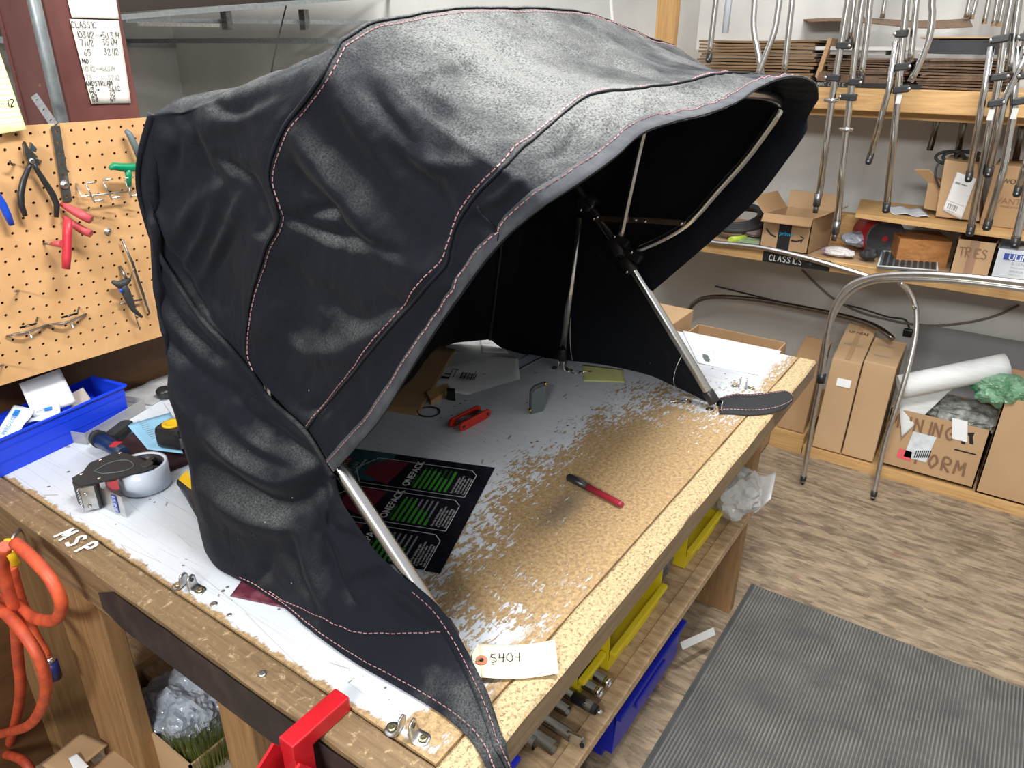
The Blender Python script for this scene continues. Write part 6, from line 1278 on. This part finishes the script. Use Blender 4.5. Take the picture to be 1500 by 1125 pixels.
MB().prism([XP(1353, 305, 3.0), XP(1376, 310, 3.0), XP(1380, 270, 3.0), XP(1360, 266, 3.0)][::-1], A(.15, 0, 0)).build('body', M['card'], b3); MB().prism([XP(1360, 266, 3.0), XP(1380, 270, 3.0), XP(1362, 248, 2.97), XP(1340, 248, 2.97)], A(0, 0, -.004)).build('flap', M['card'], b3)
bk = thing('black_cable_bundle', 'black cable bundle lying on top of the labelled box', 'cable bundle', XP(1405, 238, 3.02))
for k, (cx_, rr) in enumerate(((1390, .05), (1405, .06), (1418, .045))): MB().tube([XP(cx_, 238, 3.03) + A(.02 * math.sin(q), rr * math.cos(q), .018 + .022 * math.sin(q)) for q in np.linspace(0, 6.283, 24)[:-1]], .006, 8, closed=True).build('loop', M['rubber'], bk)
MB().tube(catmull([XP(1390, 236, 3.0), XP(1376, 238, 2.98), XP(1370, 255, 2.97), XP(1376, 275, 2.98)], 20), .004, 8).build('cable_end', M['rubber'], bk)
tag(sheetq('clear_packets', [ZP(1300, 300, RZ + .006), ZP(1350, 306, RZ + .006), ZP(1362, 318, RZ + .003), ZP(1305, 312, RZ + .003)], M['packet'], None, bow=lambda a, b: -.004 * math.sin(a * 12)), 'flat clear packets lying on the left part of the raised board', 'packets')

# ================================================================== hanging tube frames
HX = 2.42
tag(MB().box(A(HX - .02, -1.3, 2.30), A(.04, 0, 0), A(0, 2.4, 0), A(0, 0, .06)).box(A(HX, 1.0, 2.31), A(3.39 - HX, 0, 0), A(0, .04, 0), A(0, 0, .04)).box(A(HX, -1.2, 2.31), A(3.39 - HX, 0, 0), A(0, .04, 0), A(0, 0, .04)).build('hanging_rail', M['lumber']), 'timber rail above the picture from which the tube frames hang', 'rail')
def up(P):   # carry a tube on up to the rail
    P = [np.asarray(p) for p in P]; d = P[0] - P[1]; d = d / max(d[2], 1e-3)
    if d[2] <= 0: return P
    d[:2] = np.clip(d[:2], -.12, .12); k = 2.33 - P[0][2]; return [P[0] + d * k] + P
def htube(par, px, x, r=.0105, cap=True, upw=True, m='chrome', smooth=True):
    P = [XP(a, b, x) for a, b in px]; P = up(P) if upw else P
    MB().tube(catmull(P, 30) if len(P) > 2 and smooth else P, r, 12).build('tube', M[m], par)
    if cap: d = nrm(P[-1] - P[-2]); MB().tube([P[-1] - d * .004, P[-1] + d * .026, P[-1] + d * .032], [r * 1.1, r * 1.1, r * .7], 12, flat=.8).build('end_cap', M['blackpl'], par); MB().lathe(P[-1] + d * .020 + A(-r * 1.1, 0, 0), A(-1, 0, 0), [(.0035, 0), (.003, .001)], 10).build('rivet', M['zinc'], par)
def hclamp(par, px, x, w=.05):
    a, b = XP(*px[0], x), XP(*px[1], x); c = (a + b) / 2; t = nrm(b - a); ln = np.linalg.norm(b - a)
    w = A(0, 0, .013) ; f_ = A(.014, 0, 0)
    MB().hexa([a - w * .8 - f_, b - w * .8 - f_, b - w * .8 + f_, a - w * .8 + f_, a + w * .8 - f_, b + w - f_, b + w + f_, a + w * .8 + f_]).build('clamp', M['blackpl'], par, bevel=.004)
    MB().lathe(px and (a if px[2] == 'l' else b) + A(-.014, 0, 0), A(-1, 0, 0), [(.006, 0), (.0045, .002), (.001, .003)], 10).build('rivet', M['chrome'], par)
def s3(L): return [(1000 + a / 3, b / 3) for a, b in L]
f1 = thing('folded_tube_frame', 'pair of hanging chrome tubes with silver collars in front of the middle stack', 'tube frame', (HX, .22, 2.33), 'tube frames hanging from the rail')
htube(f1, s3([(728, 0), (700, 170), (663, 395), (640, 560), (600, 860)]), HX, .0115, cap=False, m='chrome', smooth=False); htube(f1, s3([(790, 0), (760, 220), (730, 480), (705, 700), (680, 985)]), HX + .01, .0115, cap=False, smooth=False)
htube(f1, s3([(755, 0), (735, 170)]), HX + .03, .009); htube(f1, s3([(825, 0), (810, 150), (785, 330)]), HX + .02, .0105)
hclamp(f1, s3([(675, 200), (735, 203)]) + ['r'], HX); hclamp(f1, s3([(632, 340), (692, 346)]) + ['l'], HX); hclamp(f1, s3([(730, 360), (785, 362)]) + ['r'], HX); hclamp(f1, s3([(695, 425), (765, 430)]) + ['l'], HX)
for a, b in ((657, 440), (722, 568)): P = XP(*s3([(a, b)])[0], HX); MB().lathe(P - A(0, 0, .008), A(0, 0, 1), [(.014, 0), (.019, .003), (.019, .011), (.014, .014)], 14).build('collar', M['chrome'], f1); MB().tube([P + A(-.005, -.022, 0), P + A(-.005, .024, 0)], .006, 8).build('collar_pin', M['chrome'], f1)
for a, b in ((595, 862), (678, 985)): P = XP(*s3([(a, b)])[0], HX); MB().tube([P + A(0, 0, .01), P - A(0, 0, .035)], [.0135, .0125], 12).build('end_sleeve', M['toolsteel'], f1); MB().tube([P - A(0, 0, .03), P - A(0, 0, .06)], [.0095, .009], 12, flat=.7).build('end_tab', M['toolsteel'], f1)
f2 = thing('folded_tube_frame', 'hanging chrome tube frame with three black clamps before the right stack', 'tube frame', (HX, .05, 2.33), 'tube frames hanging from the rail')
htube(f2, s3([(985, 0), (970, 150), (955, 300), (945, 440), (897, 895)]), HX, .0115, smooth=False); htube(f2, s3([(938, 182), (905, 400), (826, 680)]), HX - .015, .010, upw=False, smooth=False)
htube(f2, s3([(1028, 0), (1015, 140), (1000, 270)]), HX + .01, .010, cap=False); htube(f2, s3([(1100, -30), (1098, 60), (1085, 160), (1045, 270), (1000, 360)]), HX - .012, .0105, cap=False)
hclamp(f2, s3([(935, 150), (990, 148)]) + ['l'], HX - .01); hclamp(f2, s3([(930, 297), (1000, 292)]) + ['r'], HX - .01); hclamp(f2, s3([(925, 398), (998, 390)]) + ['r'], HX - .01)
P = XP(*s3([(950, 434)])[0], HX - .013); MB().bbox(P, (.003, .016, .030), b=.001).build('white_label', M['foam'], f2)
f3 = thing('folded_tube_frame', 'large bundle of hanging chrome tubes at the right frame edge', 'tube frame', (HX, -.25, 2.33), 'tube frames hanging from the rail')
htube(f3, s3([(1445, 0), (1412, 170), (1390, 340), (1370, 460), (1268, 995)]), HX, .0115, smooth=False); htube(f3, s3([(1357, 205), (1325, 400), (1262, 755)]), HX - .015, .010, upw=False, smooth=False)
htube(f3, s3([(1478, 0), (1455, 180), (1438, 310)]), HX + .01, .0105, cap=False); htube(f3, s3([(1478, 205), (1455, 420), (1455, 490), (1410, 740), (1345, 970)]), HX + .0, .0115, upw=False, smooth=False)
htube(f3, s3([(1520, 230), (1480, 300), (1420, 425), (1405, 480), (1350, 735)]), HX - .012, .0105, upw=False, smooth=False)
htube(f3, s3([(1530, 640), (1478, 820)]), HX + .02, .0105, upw=False); htube(f3, s3([(1540, 700), (1500, 900), (1466, 1045)]), HX - .02, .0125, upw=False); htube(f3, s3([(1540, 0), (1500, 230), (1478, 330)]), HX + .03, .0105, cap=False)
for a, b, c in (((1355, 178), (1440, 165), 'l'), ((1352, 342), (1430, 335), 'r'), ((1340, 457), (1412, 450), 'r'), ((1478, 165), (1520, 160), 'l'), ((1480, 335), (1520, 330), 'l'), ((1445, 450), (1520, 440), 'r')): hclamp(f3, s3([a, b]) + [c], HX - .01)
for a in ((1353, 505), (1458, 500)): MB().bbox(XP(*s3([a])[0], HX - .013), (.003, .016, .032), b=.001).build('white_label', M['foam'], f3)
def single(lab, L, x=HX, r=.0105, cap=True, m='chrome', grp='single tubes hanging from the rail'):
    o = thing('hanging_tube', lab, 'tube', XP(*s3(L)[0], x), grp); htube(o, s3(L), x, r, cap, m=m); return o
single('single hanging tube with a black end cap at the left, before the left stack', [(147, 0), (118, 235)]); single('single hanging tube with a black end cap right of the curved tubes', [(482, 0), (447, 315)])
cv = thing('curved_tube_loop', 'crossing curved ends of one hanging tube loop behind the canvas brim', 'tube', (HX, .43, 2.33)); htube(cv, s3([(318, -40), (312, 120), (332, 230), (350, 340)]), HX + .01, .0105, False, m='alu'); htube(cv, s3([(432, -40), (405, 130), (365, 240), (325, 340)]), HX - .012, .0105, False, m='alu')
for k, (L, lb) in enumerate((([(548, 0), (530, 95)], 'first'), ([(572, 0), (556, 95)], 'second'), ([(890, 0), (876, 80)], 'third'), ([(1262, 0), (1245, 78)], 'fourth'), ([(1290, 0), (1268, 85)], 'fifth'), ([(1345, 0), (1325, 105)], 'sixth'), ([(1385, 0), (1365, 115)], 'seventh'), ([(1412, 0), (1390, 118)], 'eighth'))):
    single(lb + ' thin chrome tube end from the left, close to the wall above the upper shelf', L, 3.05, .009, False, grp='thin tube ends near the wall')
for L, lb in (([(1115, 560), (1085, 660)], 'short tube end hanging below the upper shelf left of the cable bundle'), ([(1222, 560), (1205, 690)], 'short tube end hanging below the upper shelf above the cable bundle'), ([(1470, 600), (1455, 740)], 'short tube end hanging below the upper shelf behind the right bundle')):
    P = [XP(*q, 3.1) for q in s3(L)]; P[0][2] = 1.548; tag(MB().tube(P, .012, 12).build('short_tube', M['darktube']), lb, 'tube')

# ================================================================== floor goods along the right wall
tag(MB().box(A(2.80, -1.5, .0), A(.58, 0, 0), A(0, 2.2, 0), A(0, 0, .035)).box(A(SX, -1.5, 0), A(.02, 0, 0), A(0, 1.69, 0), A(0, 0, .042)).box(A(SX, .195, 0), A(.02, 0, 0), A(0, .5, 0), A(0, 0, .092)).box(A(2.80, .195, .035), A(.58, 0, 0), A(0, .5, 0), A(0, 0, .057)).build('floor_platform', M['lumber']), 'low timber platform on the floor under the shelf carrying the boxes', 'platform')
def tallbox(name, lab, y0, y1, z0, z1, x0, lean, dep, ztopback, mt=M['card2'], grp=None):
    r = thing(name, lab, 'box', A(x0 + .1, (y0 + y1) / 2, z0), grp)
    F0, F1 = A(x0, y0, z0), A(x0 + lean, y0, z1); D = A(dep, 0, ztopback - z1); w = A(0, y1 - y0, 0)
    m = MB(); m.hexa([F0, F0 + D, F0 + D + w, F0 + w, F1, F1 + D, F1 + D + w, F1 + w]); m.build('body', mt, r, bevel=.004); return r, F0, F1, D, w
r, F0, F1, D, w = tallbox('tall_box', 'tall brown box with a small white label leaning beside the standing tubes', .158, .036, .045, .462, 2.80, .06, .24, .56)
MB().box(XP(1227, 553, 2.846), A(0, XP(1248, 555, 2.846)[1] - XP(1227, 553, 2.846)[1], 0), A(-.0052, 0, -.036), A(-.0012, 0, 0)).build('white_label', M['paperw'], r)
for f, s_, q in ((.72, 'UP HERE', .022), (.40, 'KEEP DRY', .018)): text('print', s_, F1 + D * f + w * .15 + A(0, 0, .004), w, D, q, M['ink'] if f > .5 else M['inkf'], r, lift=.001)
MB().box(F1 + w * .42 + D * .02 + A(0, 0, .0035), D * .96, w * .16, A(0, 0, .0008)).build('seam_tape', M['card'], r)
r, F0, F1, D, w = tallbox('tall_box', 'tall brown box leaning right of the labelled one inside the tube arch', .030, -.100, .045, .480, 2.805, .055, .19, .535)
for f, s_, q in ((.66, 'UP HERE', .018), (.25, 'KEEP DRY', .016)): text('print', s_, F1 + D * f + w * .2 + A(0, 0, .004), w, D, q, M['inkf'], r, lift=.001)
r, F0, F1, D, w = tallbox('narrow_box', 'shorter brown box with a stencilled word standing just past the bench corner', .325, .205, .095, .395, 2.80, .06, .2, .47, M['card'])
text('print', 'COAST 04', XP(1160, 608, 2.82) + A(-.004, 0, 0), A(0.2, 0, 1), A(0, 1, 0), .022, M['inkf'], r)
fb4 = thing('foam_carton', 'brown carton with big marker letters FORM below the white foam roll', 'box', (2.95, -.3, .045))
open_bin(fb4, A(2.82, -.485, .046), A(.30, 0, 0), A(0, .365, 0), .27, M['card2'], th=.005, name='body')
bi = bpy.data.materials['brown_ink']; hand('lettering', 'FORM', A(2.819, -.255, .090), A(0, -1, 0), A(0, 0, 1), .060, .010, bi, fb4, lift=.0008, adv=.82, jit=.02); hand('lettering', 'MNNING', A(2.819, -.125, .235), A(0, -1, 0), A(0, 0, 1), .058, .009, bi, fb4, lift=.0008, adv=.80, jit=.02)
MB().box(XP(1338, 632, 2.8185), A(0, XP(1372, 640, 2.8185)[1] - XP(1338, 632, 2.8185)[1], 0), A(0, .012, -.125), A(-.0008, 0, 0)).build('shipping_label', M['packet'], fb4)
for k in range(8): MB().box(XP(1342 + k * 3, 660, 2.8168), A(0, -.004, 0), A(0, .002, -.035), A(-.0004, 0, 0)).build('barcode_bar', M['ink'], fb4)
MB().box(XP(1395, 612, 2.8185), A(0, -.055, 0), A(0, -.02, -.09), A(-.0008, 0, 0)).build('white_label', M['paperw'], fb4)
MB().prism([XP(1318, 656, 2.8185), XP(1336, 662, 2.8185), XP(1334, 676, 2.8185), XP(1313, 669, 2.8185)], A(-.0008, 0, 0)).build('pink_sticker', mat('pink_sticker', (.75, .12, .14), rough=.5), fb4)
MB().box(XP(1398, 657, 2.8185), A(0, -.078, 0), A(0, 0, -.006), A(-.0006, 0, 0)).build('print_line', M['ink'], fb4)
for a in (1408, 1420): MB().prism([XP(a, 650, 2.8185), XP(a + 6, 651, 2.8185), XP(a + 5, 640, 2.8185), XP(a + 8, 634, 2.8185), XP(a - 4, 634, 2.8185), XP(a, 640, 2.8185)][::-1], A(-.0006, 0, 0)).build('arrow_print', M['ink'], fb4)
bgx = cbox_open('large_carton', 'large plain brown carton at the right frame edge', A(2.80, -.90, .045), A(.36, 0, 0), A(0, .405, 0), .43, M['card2'], th=.005)
MB().prism([A(2.80, -.497, .475), A(2.87, -.495, .475), A(2.90, -.46, .52), A(2.84, -.46, .525)], A(0, .004, 0)).build('flap', M['card'], bgx)
fr = thing('foam_roll', 'roll of white packing foam lying on the open cartons', 'foam roll', (2.85, -.3, .35)); 
ra, rb2 = XP(1318, 568, 2.79), XP(1475, 536, 2.93); rd = nrm(rb2 - ra)
M['foamw'] = mat('packing_foam', (.66, .68, .68), (.58, .60, .60), rough=.6, scale=12, stretch=(1, 1, 10), bump=.1, bscale=30)
uu = nrm(np.cross(rd, A(0, 0, 1))); ww = np.cross(uu, rd); G = []
for k in range(80):
    q = k / 79 * 5.2 * math.pi; rad = .022 + .0022 * q if q < 4.6 * math.pi else .022 + .0022 * q
    G.append([ra + rd * s * np.linalg.norm(rb2 - ra) * (1.0) + (uu * math.cos(q) + ww * math.sin(q)) * rad * .95 for s in np.linspace(0, 1, 14)])
e_ = G[-1]
for k in range(1, 16):
    G.append([p + A(-.006 * k * .5, -.004 * k + .012 * k * (s / 13), -.0125 * k * (1 - s / 17)) for s, p in enumerate(e_)])
MB().sheet(np.array(G), .0015).build('foam_layers', M['foamw'], fr)
tag(crumple('green_film', XP(1470, 572, 2.86), .085, mat('green_stretch_film', (.25, .45, .30), (.03, .16, .07), rough=.15, scale=12, bump=.8, bscale=30, bdist=.008, alpha=.8), None, 52, .35, 2, 5, (.8, 1.05, .75)), 'crumpled green stretch film behind the white foam roll', 'film')
tag(crumple('bubble_bag', XP(1415, 606, 2.95), .085, mat('bubble_film', (.35, .36, .34), (.14, .15, .14), rough=.2, scale=30, bump=.9, bscale=60, bdist=.006), None, 55, .3, 3, 4, (1.2, 1.6, .55)), 'crumpled grey bubble film in the FORM carton', 'bubble film')
gf = [XP(1338, 488, 3.36), A(3.36, -1.3, .56), A(3.25, -1.3, .06), A(3.25, -.10, .06)]; gf = [A(3.365, -.10, .535), A(3.365, -1.3, .54), A(3.20, -1.3, .06), A(3.20, -.10, .06)]
tag(sheetq('grey_foam_sheet', gf, mat('grey_foam', (.27, .27, .28), (.24, .24, .25), rough=.8, scale=4), None, th=.012, bow=lambda a, b: .01 * math.sin(a * 5)), 'wide grey foam sheet leaning on the wall behind the cartons', 'foam sheet')
# standing arch tubes
def arch(lab, pts, r=.0105, grp='tube arches leaning in the aisle', mt='alu'):
    o = thing('tube_arch', lab, 'tube', (pts[0] + pts[-1]) / 2, grp); MB().tube(catmull(pts, 90), r, 14).build('tube', M[mt], o)
    return o
f_ = ZP(1176, 706, .012); g_ = ZP(1279, 729, .012)
a1 = arch('outer chrome tube arch standing on the floor before the leaning boxes', [f_, XP(1190, 620, 2.525), XP(1205, 540, 2.53), XP(1212, 490, 2.53), XP(1222, 450, 2.53), XP(1242, 420, 2.53), XP(1275, 406, 2.53), XP(1330, 401, 2.52), XP(1400, 404, 2.50), XP(1480, 412, 2.48), XP(1560, 422, 2.46)])
a2 = arch('inner chrome tube arch whose foot stands before the FORM carton', [g_, XP(1296, 650, 2.60), XP(1312, 600, 2.62), XP(1330, 540, 2.66), XP(1341, 490, 2.70), XP(1341, 450, 2.72), XP(1330, 425, 2.72), XP(1318, 414, 2.70)], .010)
MB().tube(catmull([XP(1198, 560, 2.55), XP(1208, 500, 2.555), XP(1222, 460, 2.56), XP(1245, 428, 2.56), XP(1280, 412, 2.55), XP(1330, 409, 2.54), XP(1400, 412, 2.52), XP(1480, 421, 2.50), XP(1560, 433, 2.48)], 90), .0105, 14).build('inner_tube', M['alu'], a1)
for o, a, b in ((a1, f_, XP(1190, 620, 2.525)), (a2, g_, XP(1296, 650, 2.60))): d = nrm(b - a); MB().tube([a - d * .012, a + d * .01, a + d * .03], [.004, .0115, .0125], 12).build('foot_tip', M['blackpl'], o)
MB().tube([XP(1204, 548, 2.53), XP(1202, 560, 2.53)], .017, 12).build('black_joint', M['blackpl'], a1)
MB().tube([XP(1341, 452, 2.70), XP(1336, 448, 2.69)], .006, 8).build('snap_button', M['chrome'], a2)
lowb = [XP(a, b, x) for a, b, x in ((1005, 462, 3.2), (1018, 443, 3.2), (1045, 435, 3.2), (1100, 438, 3.18), (1160, 448, 3.15), (1230, 462, 3.1), (1275, 475, 3.05), (1298, 488, 3.0), (1308, 497, 2.98))]
tag(MB().tube(catmull(lowb, 60), .0125, 12).build('low_curved_tube', M['darktube']), 'dark curved tube leaning low on the wall behind the bench', 'tube')
# boxes beyond the end of the bench
ob = cbox_open('flat_open_box', 'shallow open cardboard box standing behind the far bench end', A(1.95, .22, .30), A(.28, 0, 0), A(0, .34, 0), .42, M['card'], th=.005)
MB().box(A(1.97, .24, .0), A(.24, 0, 0), A(0, .30, 0), A(0, 0, .30)).build('lower_box', M['card'], ob)
tag(MB().box(A(2.02, .60, .0), A(.25, 0, 0), A(0, .30, 0), A(0, 0, .76)).build('upright_carton', M['card2'], bevel=.004), 'brown carton behind the far leg of the canvas frame', 'box')

# ================================================================== overhead things beyond, top left
dk = MB(); q0, q1 = YP(178, 26, 3.2), YP(560, -8, 3.2)
tr_ = thing('door_track', 'galvanised overhead door track with brackets on the far wall', 'door track', A(2.4, 3.3, 1.7))
a, b = YP(150, 32, 3.2), YP(470, 4, 3.2); t_ = nrm(b - a); MB().box(a - t_ * .3, t_ * 4.2, A(0, .03, 0), A(0, 0, .022)).build('upper_rail', M['galv'], tr_)
a, b = YP(185, 33, 3.4), YP(560, 36, 3.4); t_ = nrm(b - a); MB().box(a, (b - a) * 1.3, A(0, .02, 0), A(0, 0, .022)).build('lower_rail', M['galv'], tr_)
MB().box(YP(205, 38, 3.38), YP(322, 40, 3.38) - YP(205, 38, 3.38), A(0, .02, 0), A(0, 0, .018)).build('short_rail', M['zinc'], tr_)
for px in (334, 448): MB().box(YP(px, 44, 3.36), A(.035, 0, 0), A(0, .05, 0), A(0, 0, .11)).build('bracket', M['toolsteel'], tr_)
MB().box(A(a[0] - .3, 3.2, 1.70), A(.03, 0, 0), A(0, 2.4, 0), A(0, 0, .03)).build('support', M['galv'], tr_)
for y in (3.4,): MB().box(A(1.3, 5.58, 1.70), A(3.0, 0, 0), A(0, .03, 0), A(0, 0, .03)).build('wall_rail', M['galv'], tr_); MB().box(A(3.0, 3.2, 1.72), A(.03, 0, 0), A(0, 2.4, 0), A(0, 0, .03)).build('support', M['galv'], tr_)
P = [YP(178, 12, 3.3), YP(520, -14, 3.3)]
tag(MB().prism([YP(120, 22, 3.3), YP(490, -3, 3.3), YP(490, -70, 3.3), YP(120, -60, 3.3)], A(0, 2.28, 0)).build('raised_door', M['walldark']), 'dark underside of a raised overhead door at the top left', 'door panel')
tag(MB().tube([YP(420, 5, 3.35), YP(402, 80, 3.35), YP(392, 140, 3.35)], .004, 6).build('pull_cord', M['rubber']), 'thin cord hanging down from the raised door', 'cord')
tag(MB().tube([XP(892, -30, 2.9), XP(899, 60, 2.9), XP(905, 120, 2.9)], .009, 10).tube([XP(892, -30, 2.9), A(*XP(892, -30, 2.9)[:2], 2.5)], .009, 10).build('far_tube', M['foam']), 'white tube standing behind the canvas top right of its peak', 'tube')
tag(MB().box(YP(560, -20, 4.9), A(.03, 0, 0), A(0, .02, 0), A(0, 0, -.3)).box(YP(570, -20, 4.9), A(.02, 0, 0), A(0, .02, 0), A(0, 0, -.3)).build('wall_channel', M['darktube']), 'narrow dark metal channel on the far wall above the canvas', 'channel')
